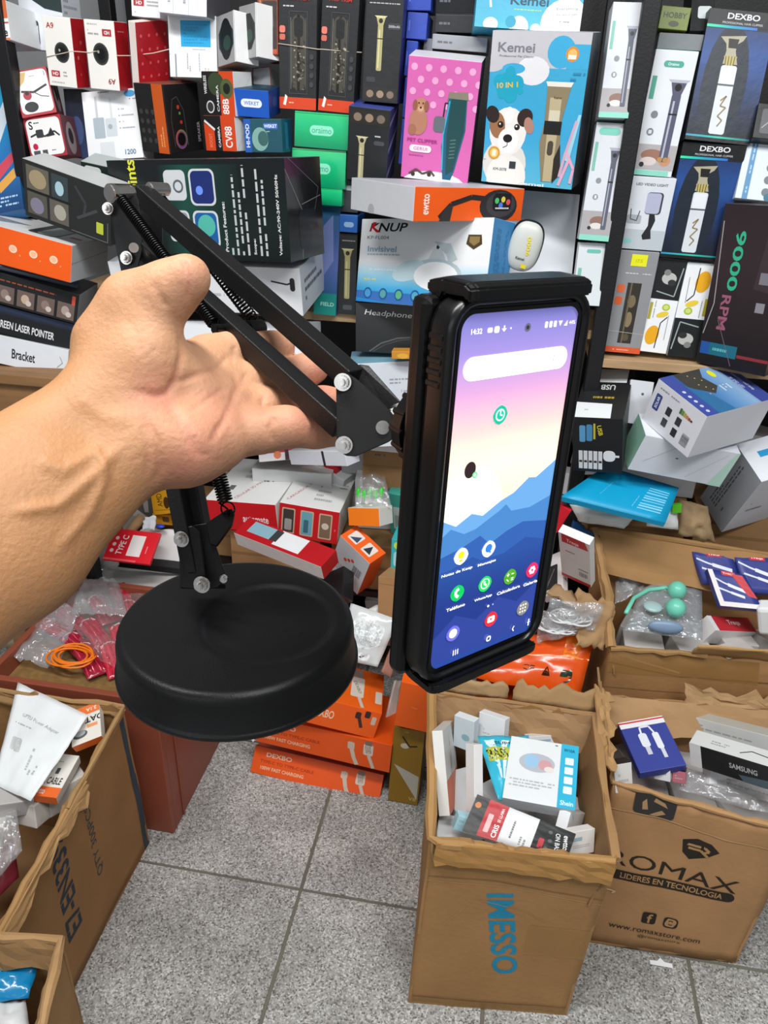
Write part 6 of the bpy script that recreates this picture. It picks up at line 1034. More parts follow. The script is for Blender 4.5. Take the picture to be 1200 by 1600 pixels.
strip_fold(o, tp[3], tp[2], (0, -.35, -1), .10, 41, 'b08658', jag=.006); strip_fold(o, tp[0].lerp(tp[1], .38), tp[1], (0, -.2, .3), .05, 42, 'b58e5c', jag=.006); strip_fold(o, tp[3], tp[0], (.3, 0, -1), .07, 43, '9c774c', jag=.01)
z4 = .54
TW = lambda: [('r', .35, .88, .72, 1.0, 'c82430'), ('t', 'Treqa', .53, .94, .07, 'f8e4e4', 0, 1, .3), ('l', [(.05, .80), (.3, .66), (.45, .6)], .05, 'dfe4f0'), ('l', [(.4, .62), (.85, .45)], .10, 'e8ecf4'), ('l', [(.1, .5), (.4, .4)], .05, 'dfe4f0'), ('l', [(.4, .4), (.7, .3)], .08, 'e4e8f2')]
for q, lb, sd in ((((1100, 912), (1162, 914), (1143, 866), (1081, 862)), 'blue cable box with red logo tab, back row left beside the clear clamshell', 91), (((1166, 925), (1232, 930), (1212, 872), (1146, 866)), 'blue cable box in the back row at the right frame edge', 92), (((1122, 950), (1188, 956), (1160, 902), (1102, 892)), 'blue cable box tilted in front with white spine', 93)):
    zl, zh = (z4+.075, z4+.13) if sd < 93 else (z4+.05, z4+.10); P = [atz(*q[0], zl), atz(*q[1], zl), atz(*q[2], zh), atz(*q[3], zh)]; n_ = (P[1]-P[0]).cross(P[3]-P[0]).normalized()
    if sd == 93: P = [p+n_*.014 for p in P]
    flat_pack('cable_box', lb, 'box', P, .016, '35408a', TW()+([('r', 0, 0, .13, 1, 'ece6e6'), ('r', 0, 0, 1, .13, 'ece6e6'), ('p', [(.6, .95), (.9, .95), (1, .3), (.8, .35)], 'c4242e')] if sd == 93 else []), sd, 'blue cable boxes in the large box')
carton('cable_box', 'white and red cable box standing low at the front of the large box', {'fld': (1118, 985), 'flt': (1100, 962), 'frt': (1172, 965), 'frd': (1180, 988)}, {'*': 'e6e4e4', 'F': 'c4303a'}, {'F': [('t', 'Treqa', .55, .55, .4, 'f4d8d8', 0, 1, .3), ('r', 0, 0, .1, 1, 'e8e8ea')]}, Z=z4, rx=-40, tw=2, d=.05)
carton('white_case', 'white rounded case at right frame edge in the large box', {'fld': (1185, 993), 'flt': (1180, 955), 'frt': (1230, 950), 'frd': (1230, 998)}, {'*': 'eceeee'}, {}, cat='case', Z=z4, rx=-40, tw=2, d=.04, bev=.008, flap=None)
cl = empty('clamshell_pack', 'clear clamshell pack holding mint green earphones in the large box', 'package', atz(1035, 940, z4))
CP4 = [atz(985, 985, z4), atz(1098, 995, z4), atz(1092, 868, z4+.06), atz(1040, 905, z4+.03)]
pouch('plastic_shell', None, [atz(975, 985, z4+.01), atz(1098, 1000, z4+.01), atz(1096, 872, z4+.07), atz(1000, 922, z4+.05)], None, .012, .002, 22, FILMP, parent=cl, nu=12, nv=12)
MINT = node_mat('mint_plastic', '72cdb4', rough=.3)
def blob_obj(name, c, r, m, par=None, sc=(1, 1, 1), label=None, cat=None):
    bm = bmesh.new(); bmesh.ops.create_uvsphere(bm, u_segments=20, v_segments=14, radius=r); bmesh.ops.scale(bm, vec=sc, verts=bm.verts); me = bm_mesh(name, bm, True); me.transform(Matrix.Translation(c)); o = link(name, me, m, par, world=par is not None); return setp(o, label, cat)
blob_obj('earbud', atz(1058, 922, z4+.062), .020, MINT, cl); blob_obj('earbud', atz(1056, 950, z4+.055), .021, MINT, cl); blob_obj('grey_insert', atz(1040, 980, z4+.03), .02, node_mat('grey_blue_plastic', '7f95b0', rough=.35), cl, (1.8, .5, .8))
tube('headband', [atz(*p, z4+.055) for p in ((978, 958), (990, 935), (1012, 922), (1040, 918), (1052, 922))], .0045, MINT, cl); blob_obj('pearly_disc', atz(1020, 948, z4+.05), .020, node_mat('pearly_plastic', 'a8c4c4', rough=.25), cl, (1, 1, .4))
pouch('plastic_bag', 'crumpled clear bag with a grey gadget at the left of the large box', [atz(960, 945, z4+.02), atz(1010, 925, z4+.03), atz(1025, 870, z4+.06), atz(962, 862, z4+.06)], 'bag', .02, .014, 25, FILM)
carton('grey_adapter', 'grey white adapter inside the clear bag at the left of the large box', {'fld': (985, 925), 'flt': (966, 888), 'frt': (985, 872), 'frd': (1010, 908)}, {'*': 'b4b6b8'}, {}, cat='adapter', Z=z4+.02, rx=-40, tw=2, d=.02, bev=.004, flap=None)
for k in range(8): p = Vector((.36+.10*(k % 4), 1.445+.07*(k//4), .44)); o2 = link('small_pack', bm_mesh('b', box_bm(.085, .08, .06, .002, {'*': 'c4c0bc'})), CARD); o2.location = p; o2.rotation_euler = (.1, .15*(k % 2), k*.3); setp(o2, 'pale pack buried deeper in the large taped cardboard box', 'box', 'buried pale packs')
# ---------------------------------------------------------------- orange boxes on the floor
def dx(s): return [('t', 'DEXBO', .20, .76, .16, 'e8c8b0', 0, 1, .20), ('t', 'TYPE-C TO TYPE-C CABLE', .27, .50, .11, 'a83208', 0, 1, .42), ('t', '100W FAST CHARGING', .24, .26, .13, 'eebf9c', 0, 1, .34)]+[('l', [(x, .8), (x+.035, .25), (x+.06, .02)], .03, 'c8b8a8') for x in (.70, )]+[('rr', .685, .55, .735, .80, 'c8b4a4', .2), ('rr', .80, .45, .87, .85, 'd4c4b6', .2), ('r', .81, .8, .86, .95, '7a6a60'), ('l', [(.84, .45), (.88, .02)], .025, 'c8b8a8'), ('t', 'DEXBO', .835, .65, .04, '60504a', -80, 0, .25)]
OB = dict(tw=10, d=.17)
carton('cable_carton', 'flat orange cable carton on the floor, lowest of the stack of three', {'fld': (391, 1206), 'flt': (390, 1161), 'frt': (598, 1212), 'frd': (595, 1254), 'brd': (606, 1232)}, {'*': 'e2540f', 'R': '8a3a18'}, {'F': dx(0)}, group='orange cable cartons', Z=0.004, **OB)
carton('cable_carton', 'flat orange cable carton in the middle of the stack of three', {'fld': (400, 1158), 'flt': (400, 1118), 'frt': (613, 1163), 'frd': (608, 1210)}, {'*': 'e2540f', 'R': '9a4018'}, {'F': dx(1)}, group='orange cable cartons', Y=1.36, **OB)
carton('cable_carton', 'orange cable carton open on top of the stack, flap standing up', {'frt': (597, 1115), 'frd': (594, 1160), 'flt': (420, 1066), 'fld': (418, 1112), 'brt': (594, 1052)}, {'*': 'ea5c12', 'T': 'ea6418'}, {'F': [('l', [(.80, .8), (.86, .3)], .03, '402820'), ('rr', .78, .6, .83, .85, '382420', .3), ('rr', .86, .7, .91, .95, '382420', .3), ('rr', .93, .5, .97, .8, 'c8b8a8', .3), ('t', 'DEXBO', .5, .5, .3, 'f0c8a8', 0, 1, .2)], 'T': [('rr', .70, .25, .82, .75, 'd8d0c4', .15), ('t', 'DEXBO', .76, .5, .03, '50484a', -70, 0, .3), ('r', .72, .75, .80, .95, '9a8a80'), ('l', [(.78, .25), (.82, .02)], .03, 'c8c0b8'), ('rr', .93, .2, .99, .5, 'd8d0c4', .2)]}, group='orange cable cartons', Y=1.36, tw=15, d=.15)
fp = [aty(594, 1160, 1.40), aty(613, 1158, 1.42), aty(628, 1064, 1.50), aty(617, 1064, 1.48)]
setp(sheet('open_lid', fp, .004, .001, 71, 6, 8, (0, 0, .002, 0), CARD, 'eadfd8')[0], 'white and orange carton lid standing upright beside the orange stack', 'lid')
setp(sheet('open_lid', [aty(596, 1050, 1.45), aty(612, 1060, 1.46), aty(628, 1000, 1.50), aty(612, 1008, 1.48)], .003, .001, 72, 6, 8, (0, 0, .002, 0), CARD, 'c99a88')[0], 'pinkish inner lid of the open orange carton below the white blister pack', 'lid')
carton('gold_box', 'gold brown box with white triangle standing on the floor beside the orange stack', {'fld': (606, 1250), 'flt': (616, 1136), 'frt': (664, 1144), 'frd': (652, 1260)}, {'*': '8f6c14'}, {'F': [('p', [(.1, .52), (.95, .40), (.95, .08)], 'b8b4a8'), ('e', .4, .78, .14, 'c8c0a8', .8), ('l', [(.3, .9), (.55, .78), (.8, .8)], .06, '2c2410'), ('ln', .3, .94, .9, .98, 1, 'b09430'), ('t', 'V8', .8, .08, .05, 'c8b878')]}, Z=.004, tw=20, d=.12)
carton('orange_box', 'plain bright orange box stacked on the gold brown box', {'fld': (616, 1133), 'flt': (625, 1062), 'frt': (682, 1080), 'frd': (664, 1142)}, {'*': 'ee5f0e'}, {'F': [('l', [(.4, .5), (.6, .48)], .02, 'f89a5a')]}, Y=1.32, tw=15, d=.12)
pouch('paper_scrap', 'crumpled white paper scrap by the left end of the orange stack', [atz(376, 1138, .13), atz(396, 1160, .12), atz(402, 1140, .14), atz(380, 1132, .14)], 'paper', .004, .004, 26, CARD, 'd8dad8', nu=6, nv=6)
# orange bag and earphone sachets behind the phone's lower corner
ob = [aty(700, 1048, 1.30), aty(905, 1092, 1.32), aty(932, 985, 1.42), aty(712, 1000, 1.40)]
pouch('orange_bag', 'crumpled glossy orange package with small conformity marks under the phone', ob, 'package', .018, .008, 27, GLOSS, 'df5210', [('t', 'CE', .57, .28, .10, '3a1c10', -5, 1, .09), ('p', [(.68, .2), (.74, .2), (.71, .36)], '3a1c10'), ('p', [(.695, .23), (.725, .23), (.71, .31)], 'df5210'), ('e', .86, .26, .045, '28382c', .8), ('t', 'electric', .42, .80, .10, 'f0a880', -8, 0, .3), ('t', 'ewtto', .12, .28, .2, 'f0a880', -5, 1, .28), ('r', .80, .5, .92, .9, 'f07818'), ('l', [(.0, .55), (.5, .5), (1, .55)], .008, 'f4a070')])
carton('orange_box', 'orange carton lying under the orange package behind the front box', {'fld': (740, 1110), 'flt': (745, 1050), 'frt': (890, 1070), 'frd': (880, 1130)}, {'*': 'd8500f'}, {'F': [('l', [(.35, 0), (.35, .8)], .01, 'a83a0a')]}, Y=1.36, tw=10, d=.1)
for q, lb, s in (([(845, 985), (930, 985), (945, 945), (860, 935)], 'clear bag of white earphones behind the lower right phone corner', 28), ([(838, 1005), (905, 990), (900, 955), (842, 955)], 'second clear bag of white earphones nearer the orange package', 29)):
    P = [aty(x, y, 1.38) for x, y in q]; pouch('earphone_bag', lb, P, 'bag', .018, .01, s, FILM)
    c_ = sum(P, Vector())/4
    for k in range(2): coil('white_cable', 'thin white earphone lead coiled in a clear bag beside the orange package', c_.x+.02*k-.01, c_.y+.01, c_.z-.012, .028, .002, 3, node_mat('white_cable_sheath', 'd9dbdc', rough=.4), s+k, group='white earphone leads')
c_ = aty(915, 960, 1.40); tf = sheet('torn_cardboard', [aty(900, 1010, 1.36), aty(948, 1015, 1.37), aty(958, 940, 1.42), aty(900, 922, 1.42)], .005, .008, 73, 10, 10, (.01, .01, .01, .01), KRAFT, 'a5835c')[0]; tf.name = 'torn_cardboard'
for p, a in zip((0,), (0,)): setp(tf, 'torn brown cardboard flap curling beside the earphone bags', 'cardboard')
sv = sheet('torn_cardboard', [aty(855, 925, 1.40), aty(945, 968, 1.40), aty(950, 950, 1.44), aty(868, 912, 1.44)], .005, .006, 74, 10, 4, (.01, 0, .01, 0), KRAFT, 'a98a66')[0]; setp(sv, 'narrow torn cardboard strip above the earphone bags', 'cardboard')
# ---------------------------------------------------------------- the heap in the middle
carton('mount_box', 'white topped red box of phone mounts, left of the two joined large ones', {'frt': (430, 789), 'flt': (322, 782), 'fld': (325, 826), 'frd': (430, 833), 'brt': (482, 722), 'blt': (374, 716)}, {'*': 'e9e8e6', 'F': 'c4161e', 'T': 'eaebea'}, {'F': [('t', 'automate', .70, .42, .22, 'f4e0e0', 0, 1, .36)], 'T': [('t', 'CELULAR 3D MANDOS EN RAIN', .58, .45, .05, 'b84048', 70, 0, .8), ('rr', .2, .25, .28, .35, '6a6c6c', .1), ('ln', .30, .5, .5, .9, 3, 'b0b2b2'), ('t', '1800', .85, .8, .06, 'a83038', 58, 1)]}, group='large red and white mount boxes', D=hp(430, 789), tw=3)
carton('mount_box', 'white topped red box with three small photos, right of the two joined large ones', {'frt': (531, 801), 'flt': (431, 790), 'fld': (432, 834), 'frd': (528, 843), 'brt': (555, 732), 'blt': (484, 722), 'brd': (552, 794)}, {'*': 'e4e0da', 'F': 'c4161e', 'T': 'eaebea'}, {'F': [('rr', .05, .10, .27, .88, 'c8a890', .1), ('rr', .07, .14, .25, .84, '3a3a38', .1), ('rr', .10, .2, .22, .55, '9a9c98', .2), ('rr', .36, .10, .58, .88, 'c8a890', .1), ('rr', .38, .14, .56, .84, '6aa4b4', .1), ('rr', .42, .2, .5, .6, '3c6a7a', .2), ('rr', .67, .10, .89, .88, 'c8a890', .1), ('rr', .69, .14, .87, .84, '7a6450', .1), ('e', .78, .5, .06, 'c8c0b0'), ('ln', .93, .4, .96, .6, 1, 'e8a0a0', 1)], 'T': [('t', 'CARGADOR 3D MONT', .28, .45, .05, 'b84048', 72, 0, .75), ('rr', .62, .72, .74, .84, '5a5c5c', .1), ('rr', .86, .74, .96, .86, '6a6c6c', .1), ('ln', .5, .15, .8, .55, 4, 'b0b2b2'), ('ln', .82, .5, .95, .65, 2, 'a0a2a2')]}, group='large red and white mount boxes', D=hp(531, 801), tw=3)
carton('mount_box', 'red box with a white label on top, under the two joined mount boxes', {'flt': (365, 832), 'frt': (505, 887), 'brt': (524, 858), 'frd': (503, 905)}, {'*': 'b5161e', 'F': 'd8d4d2'}, {'T': [('r', .42, .15, .72, .95, 'e4e6e8'), ('r', .1, .3, .38, .9, '8ab0c0'), ('r', .36, .3, .44, .9, '3a3c3e')]}, D=hp(505, 887), tw=2, h=.04, w=.26)
carton('label_box', 'orange box with two small photos and a white barcode side, beside the red box', {'frt': (578, 881), 'flt': (535, 842), 'fld': (517, 884), 'frd': (553, 931), 'blt': (552, 816), 'brt': (606, 867), 'brd': (585, 912)}, {'*': 'e85a18', 'F': 'c9cdd2', 'T': 'ef6420'}, {'F': [('bar', .62, .4, .9, .62, '2a2a2c', 14), ('e', .45, .62, .05, 'd84a20'), ('e', .55, .68, .05, 'd84a20'), ('e', .35, .56, .05, 'd84a20'), ('ln', .1, .15, .8, .35, 3, '9a9ea2')], 'T': [('rr', .12, .2, .42, .8, 'e4dcd4', .1), ('p', [(.16, .3), (.4, .3), (.36, .7)], '3a4a6a'), ('rr', .56, .2, .86, .8, 'e4dcd4', .1), ('p', [(.6, .3), (.82, .3), (.7, .75)], '2c3440')]}, D=hp(578, 881), tw=1)
carton('black_box', 'small black box with pale model number beside the orange barcode box', {'frt': (537, 884), 'flt': (510, 896), 'brt': (552, 897), 'frd': (536, 930)}, {'*': '1d1e20', 'T': '2a2b2d'}, {'T': [('t', 'A2103', .5, .5, .35, 'd8d8d8', 60, 1)]}, D=hp(537, 884)+.02, tw=2, h=.08, w=.06)
carton('orange_box', 'orange and white flat box under the bag of green plugs', Q((543, 794), (593, 794), (592, 823), (545, 821), brt=(613, 789)), {'*': 'e8e6e0', 'F': 'f07c18'}, {'F': []}, D=hp(593, 794), tw=5)
pouch('plug_bag', 'clear bag with bright green plastic plugs behind the orange and white box', [at(555, 792, hp(555, 790)-.02), at(612, 794, hp(612, 792)-.02), at(600, 738, hp(600, 738)), at(556, 738, hp(556, 738))], 'bag', .022, .01, 33, FILM)
for k in range(5): blob_obj('green_plug', at(560+9*k, 770+3*(k % 2), hp(560+9*k, 770)-.015), .009, node_mat('bright_green_plastic', '3fd23c', rough=.3), None, (.7, 1, 1.6), 'bright green plastic plug inside the clear bag on the heap', 'plug')['group'] = 'green plugs in a bag'
for q, cc, lb, art in (
    ({'flt': (578, 712), 'frt': (655, 765), 'brt': (660, 720), 'fld': (580, 738)}, '3aa69a', 'flat teal box in the heap right behind the ball joint', [('p', [(.3, .1), (.6, .5), (.9, .4)], 'd8c8a8')]),
    ({'flt': (606, 770), 'frt': (650, 782), 'frd': (650, 840), 'fld': (612, 836)}, '46a898', 'teal framed box low behind the left phone edge', [('rr', .15, .15, .9, .7, 'd4dcd8', .1), ('r', .2, .2, .85, .5, 'a8b4b4')]),
    ({'flt': (612, 842), 'frt': (652, 848), 'frd': (650, 893), 'fld': (610, 890)}, '3ab0b8', 'light teal and sky blue box above the small kraft carton', [('rr', .1, .1, .9, .6, 'a8d8e4', .2), ('e', .25, .8, .16, 'c8e040'), ('e', .8, .4, .14, 'c8b07a', 1.5)])):
    carton('teal_box', lb, q, cc, {('T' if 'flat' in lb else 'F'): art}, D=hp(*q['flt'])+.01, tw=3, d=.09)
carton('white_box', 'white carton with red edging just under the little finger', Q((452, 706), (536, 704), (545, 730), (455, 726), blt=(470, 697)), {'*': 'd6dae2', 'T': 'e0e2e6'}, {'F': [('r', .6, 0, .64, 1, '2a2a2e')]}, Y=1.66, tw=5)
carton('red_box', 'red rimmed box lid with pictures, above the large mount boxes', Q((402, 704), (466, 700), (460, 716), (405, 722)), {'*': 'e6e4e6', 'T': 'c84a48'}, {'F': [('r', 0, .7, 1, 1, 'c03038'), ('e', .5, .5, .1, 'e88050'), ('r', .7, 0, .8, 1, '4a1c20')]}, Y=1.68, tw=5, d=.06)
carton('kraft_box', 'small closed kraft carton to the left of the phone bottom edge', Q((588, 900), (660, 905), (655, 1010), (590, 990), blt=(606, 888)), {'*': 'a57b52', 'T': 'b08a60'}, {'F': [('l', [(0, .88), (1, .86)], .012, '8a6440'), ('l', [(0, .25), (1, .22)], .01, '8a6440')]}, Y=1.46, tw=10, d=.1, mat=KRAFT)
pouch('blister_pack', 'white blister pack of earphones leaning behind the round base', [aty(530, 1030, 1.40), aty(590, 1042, 1.40), aty(622, 968, 1.46), aty(548, 942, 1.48)], 'package', .02, .004, 35, node_mat('cloudy_plastic', 'd0d4d4', rough=.2, coat=.4), items=[('rr', .15, .28, .85, .82, 'e0e4e4', .3), ('rr', .2, .33, .8, .77, 'bcc2c4', .3), ('rr', .26, .4, .46, .72, 'e8ecec', .4), ('rr', .54, .4, .74, .72, 'e8ecec', .4), ('ln', .3, .34, .7, .38, 1, 'b89a94'), ('rr', .25, .06, .72, .2, 'eef0f0', .2), ('p', [(.35, .16), (.6, .16), (.55, .1), (.45, .12)], '3a3c3e')], pm=node_mat('white_print', attr=True, rough=.3))
pouch('white_bag', 'crumpled white plastic beside the white earphone blister pack', [aty(560, 960, 1.47), aty(628, 1010, 1.46), aty(622, 955, 1.5), aty(588, 945, 1.5)], 'bag', .012, .012, 36, CARD, 'd9d6d0', nu=10, nv=10)
# things behind the chest, under the forearm
carton('yellow_box', 'yellow ochre box with dark emblem behind the stand post', {'flt': (235, 764), 'frt': (268, 757), 'frd': (279, 800), 'fld': (238, 800), 'brt': None} and {'flt': (234, 765), 'frt': (268, 757), 'frd': (279, 804), 'fld': (238, 802)}, {'*': 'd89a14'}, {'F': [('t', 'AMD', .35, .55, .22, '4a3008', 90, 0, .5), ('e', .62, .42, .12, '4a3008', 1.3), ('l', [(.05, .18), (.95, .14)], .02, 'b07a0c')]}, D=hp(250, 780), tw=3, d=.06)
carton('yellow_box', 'lower yellow ochre box edge directly under the emblem box', {'flt': (238, 803), 'frt': (280, 805), 'frd': (281, 823), 'fld': (243, 818)}, {'*': 'c98c12'}, {'F': [('rr', .35, .3, .6, .8, '6a4a10', .2)]}, D=hp(250, 800)+.005, tw=3, d=.06)
carton('type_c_card', 'bright red card pack reading TYPE C on white sheets behind the chest', {'flt': (160, 873), 'blt': (178, 824), 'brt': (252, 834), 'frt': (232, 881)}, {'*': 'e01a2a'}, {'T': [('t', 'TYPE C', .30, .5, .13, 'ffe4e4', 84, 1, .62), ('r', .45, .18, .74, .84, 'f0e6e4'), ('e', .12, .3, .04, 'f8d0d0'), ('e', .13, .5, .04, 'f8d0d0'), ('e', .15, .7, .04, 'f8d0d0'), ('ln', .82, .3, .86, .7, 1, 'f0a0a0', 1), ('r', 0, 0, .7, .06, 'f05a60')]}, D=hp(160, 873)-.09, tw=2, h=.010, cat='card pack')
for q, cc, lb, sd in ((((166, 890), (300, 898), (305, 828), (222, 826)), 'e9e9e7', 'white card sheet under the red TYPE C pack', 81), (((110, 884), (182, 888), (196, 846), (150, 845)), 'b8bab6', 'grey white sheet left of the red TYPE C pack', 82), (((25, 965), (70, 985), (132, 878), (112, 872)), 'd6d2bf', 'cream card wedge leaning behind the left rim of the chest', 83), (((0, 1010), (40, 1015), (75, 960), (0, 930)), 'a59a78', 'olive tan card between the forearm and the chest rim', 84), (((222, 828), (242, 828), (244, 806), (226, 808)), 'd4d8dc', 'little white card left below the yellow emblem box', 85), (((150, 915), (320, 925), (310, 886), (165, 884)), 'cdccc8', 'pale card sheet slipped between the chest rim and the white sheet', 86)):
    P = [at(x, y, hp(x, y)+(.03 if sd == 81 else .08 if sd == 86 else -.03)) for x, y in q]; setp(sheet('card_sheet', P, .003, .004, sd, 8, 6, (.003, .003, .003, .003), CARD, cc)[0], lb, 'card')
fb = [((200, 835), 'b08a64', 'round tan paper roll under the forearm'), ((228, 845), 'a08a60', 'short olive tan paper roll under the forearm')]
for p, cc, lb in fb: q = at(*p, hp(*p)+.03); setp(tube('paper_roll', [q, q+Vector((.02, .05, .03))], .014, KRAFT, cols=cc), lb, 'roll')
blob_obj('bottle_top', at(250, 822, hp(250, 822)), .008, node_mat('blue_plastic', '2a4ad0', rough=.3), None, (1.6, 1, .6), 'small blue plastic cap under the yellow boxes', 'cap')
# boxes on the counter at left
def cnt(n, lb, q, c, art, **k): return carton(n, lb, q, c, art, Y=k.pop('Y', 1.42), tw=6, **k)
cnt('bracket_box', 'white box lettered Bracket at the bottom of the left counter stack', Q((-60, 512), (118, 550), (98, 586), (-60, 555), brt=(160, 530)), {'*': 'd8dce2', 'T': 'c8ccd0'}, {'F': [('t', 'Bracket', .58, .45, .34, '24282c', 0, 1, .22), ('l', [(.9, .3), (.95, .5), (.92, .7)], .004, '505458')]}, w=.2, d=.12, yaw=-10)
cnt('laser_box', 'black box lettered green laser pointer, above the Bracket box', Q((-60, 462), (120, 509), (118, 547), (-60, 505), brt=(152, 494)), {'*': '17191b', 'R': 'a8acae', 'T': '2a2c2e'}, {'F': [('t', 'GREEN LASER POINTER', .56, .36, .28, 'dfe2e4', 0, 1, .52), ('g', 0, .7, 1, 1, ['17191b', '2a3a5a'])]}, w=.2, d=.10, yaw=-10)
cnt('photo_box', 'black box with a strip of small photos, third from the bottom of the counter stack', Q((-60, 412), (126, 460), (125, 507), (-60, 458), brt=(165, 442)), {'*': '1b1c1e', 'R': '9a9ea0', 'T': '2c2c2e'}, {'F': [x for i in range(5) for x in (('r', .12+.175*i, .08, .27+.175*i, .62, '6a5a54'), ('e', .19+.175*i, .36, .035, ('b09080', '907c74', 'c0a890', '8a766c', 'a89890')[i], 1.2), ('e', .22+.175*i, .25, .025, 'c8bcb4', 1))]+[('ln', .3, .74, .8, .84, 1, '9a4a30'), ('rr', .94, .6, .97, .9, 'c85040', .2)]}, w=.2, d=.11, yaw=-10)
cnt('thin_box', 'thin navy box squeezed under the orange sided box', Q((-60, 400), (124, 446), (126, 459), (-60, 411)), {'*': '39485e'}, {'F': [('r', 0, .6, 1, 1, '8a90a0')]}, w=.2, d=.10, yaw=-10)
cnt('gadget_box', 'white box with orange front and round icons, on the left counter stack', Q((-70, 335), (112, 384), (115, 442), (-70, 394), brt=(172, 371), brd=(177, 425)), {'*': 'c4c8ca', 'F': 'ef5c14', 'T': 'd4d6d6'}, {'F': [x for i in range(3) for x in (('e', .50+.175*i, .50, .035, 'f8d8c0', .9), ('e', .50+.175*i, .50, .025, 'f4b890', .9), ('ln', .55+.175*i, .35, .57+.175*i, .65, 1, 'f8b080', 1))], 'T': [('rr', .55, .15, .80, .9, '34383a', .2), ('rr', .62, .2, .78, .8, 'a8b4b4', .2), ('ln', .85, .3, .95, .5, 1, 'b04038')], 'R': [('l', [(.0, .5), (1, .62)], .012, 'a0a4a6')]}, w=.21, d=.13, yaw=-10)
cnt('dark_box', 'dark box with four small picture panels leaning on the orange sided box', Q((43, 250), (168, 288), (176, 398), (40, 336), blt=(60, 244)), {'*': '2b2c2c', 'L': 'a86030', 'T': 'b4b8b8'}, {'F': [('r', .04, .52, .30, .93, '6a6458'), ('e', .17, .72, .1, 'a89878', .9), ('r', .33, .52, .52, .93, '3c484c'), ('e', .42, .7, .05, 'b0d0dc', 1.4), ('r', .04, .08, .27, .47, '5a5850'), ('e', .15, .25, .08, '8a8498', 1), ('r', .30, .08, .52, .47, '66625a'), ('e', .42, .28, .07, 'b0aca0', 1.1), ('l', [(.6, .85), (.72, .6), (.70, .4)], .03, '3e4044'), ('l', [(.62, .3), (.85, .55)], .03, '46484c'), ('rr', .84, .16, .92, .36, 'c0cc40', .1), ('l', [(.04, .5), (.55, .5)], .006, '1a1a1a'), ('l', [(.55, .05), (.97, .05), (.97, .4)], .006, '7a7c7c')]}, Y=1.44, d=.07)
cnt('small_box', 'small dark green box with a white pill mark above the dark picture box', Q((125, 252), (178, 263), (180, 286), (128, 274)), {'*': '24322e', 'T': 'a8b0b0'}, {'F': [('rr', .1, .3, .6, .8, 'dfe4e4', .5)]}, Y=1.50, d=.06)
# ---------------------------------------------------------------- the pile right of the phone
R_ = dict(tw=3)
carton('charger_box', 'black USB charger box with battery pictures and a white label, right of the phone', {'flt': (895, 648), 'frt': (974, 657), 'frd': (972, 722), 'fld': (894, 753), 'blt': (920, 562), 'brt': (994, 584)} and {'frt': (974, 655), 'flt': (893, 648), 'fld': (895, 752), 'frd': (971, 724), 'brt': (993, 584), 'blt': (920, 563)}, {'*': '16171a', 'T': '1e2022', 'R': '2a2c2e'}, {'F': [('rr', .14, .56, .26, .86, '5a9ac8', .3), ('rr', .28, .58, .40, .88, '4a8ab8', .3), ('t', 'USB', .55, .78, .09, 'd8c830', -80, 1, .18), ('r', .42, .62, .46, .9, 'c8b830'), ('rr', .62, .22, .86, .42, 'e4e6e8', .4), ('r', .86, .30, .94, .34, 'e4e6e8')]+[('r', .12+.10*i, .06, .20+.10*i, .40, 'd8dadc') for i in range(5)]+[('r', .13+.10*i, .18, .19+.10*i, .22, '26282a') for i in range(5)], 'T': [('r', .05, .68, .90, .95, 'dfe2e4'), ('ln', .15, .8, .5, .86, 1, '9aa0a4'), ('t', 'USB', .55, .58, .10, 'c8cacc', 180, 1, .3), ('ln', .3, .34, .8, .42, 1, 'a8943a'), ('p', [(.0, .28), (.0, .0), (.75, .0), (.72, .26)], 'e6eaec'), ('ln', .2, .12, .5, .16, 1, 'a8acb0')]}, Y=1.46, **R_)
carton('lamp_box', 'white and blue solar wall lamp box with evening city picture on top', {'frt': (1105, 651), 'flt': (1028, 587), 'fld': (1004, 656), 'frd': (1073, 715), 'brt': (1210, 619), 'blt': (1133, 571)}, {'*': 'dcdde4'}, {'F': [('rr', .08, .38, .20, .74, '3a4a8a', .2), ('t', 'SOLAR', .14, .56, .05, 'e8ecf4', 90, 1, .26), ('rr', .34, .46, .44, .64, '33363c', .1), ('rr', .56, .42, .66, .60, '33363c', .1), ('rr', .34, .2, .44, .38, '44484c', .1), ('rr', .56, .16, .66, .34, '2a2c30', .1), ('ln', .1, .84, .5, .9, 1, '8a8e98')]+[('r', .56+.045*i, .68+.0*i, .60+.045*i, .80-.015*i, c) for i, c in enumerate(('3a6a3a', '6a8a3a', 'b0a040', 'c88040', 'a04a3a', '6a2a2a'))]+[('bar', .76, .14, .90, .40, '40444a', 12, 1)], 'T': [('g', 0, 0, 1, 1, ['2c3a80', '2a5a98', '5a8cc0', '8aacd0', '3a4a98'], 12), ('r', 0, .80, 1, 1, '3a4a94'), ('r', 0, 0, 1, .16, '38489a'), ('p', [(0, .2), (.35, .2), (.6, .42), (.45, .55), (.2, .5), (0, .6)], '3a3830'), ('p', [(.3, .18), (1, .18), (1, .42), (.6, .36)], '2a6a9a')]+[('e', .1+.08*i, .35+.05*(i % 3), .012, 'e0b070') for i in range(7)]+[('t', 'Solar induction wall lamp', .42, .90, .05, 'dfe4f4', 0, 0, .6), ('t', '30 SMD LED', .48, .82, .04, 'dfe4f4', 0, 0, .3), ('e', .17, .66, .09, 'e8e020', .6), ('ln', .45, .55, .6, .7, 3, 'd8e0e8')]+[('e', .42+.12*i, .08, .03, 'c8d0e8') for i in range(5)]}, Y=1.40, **R_)
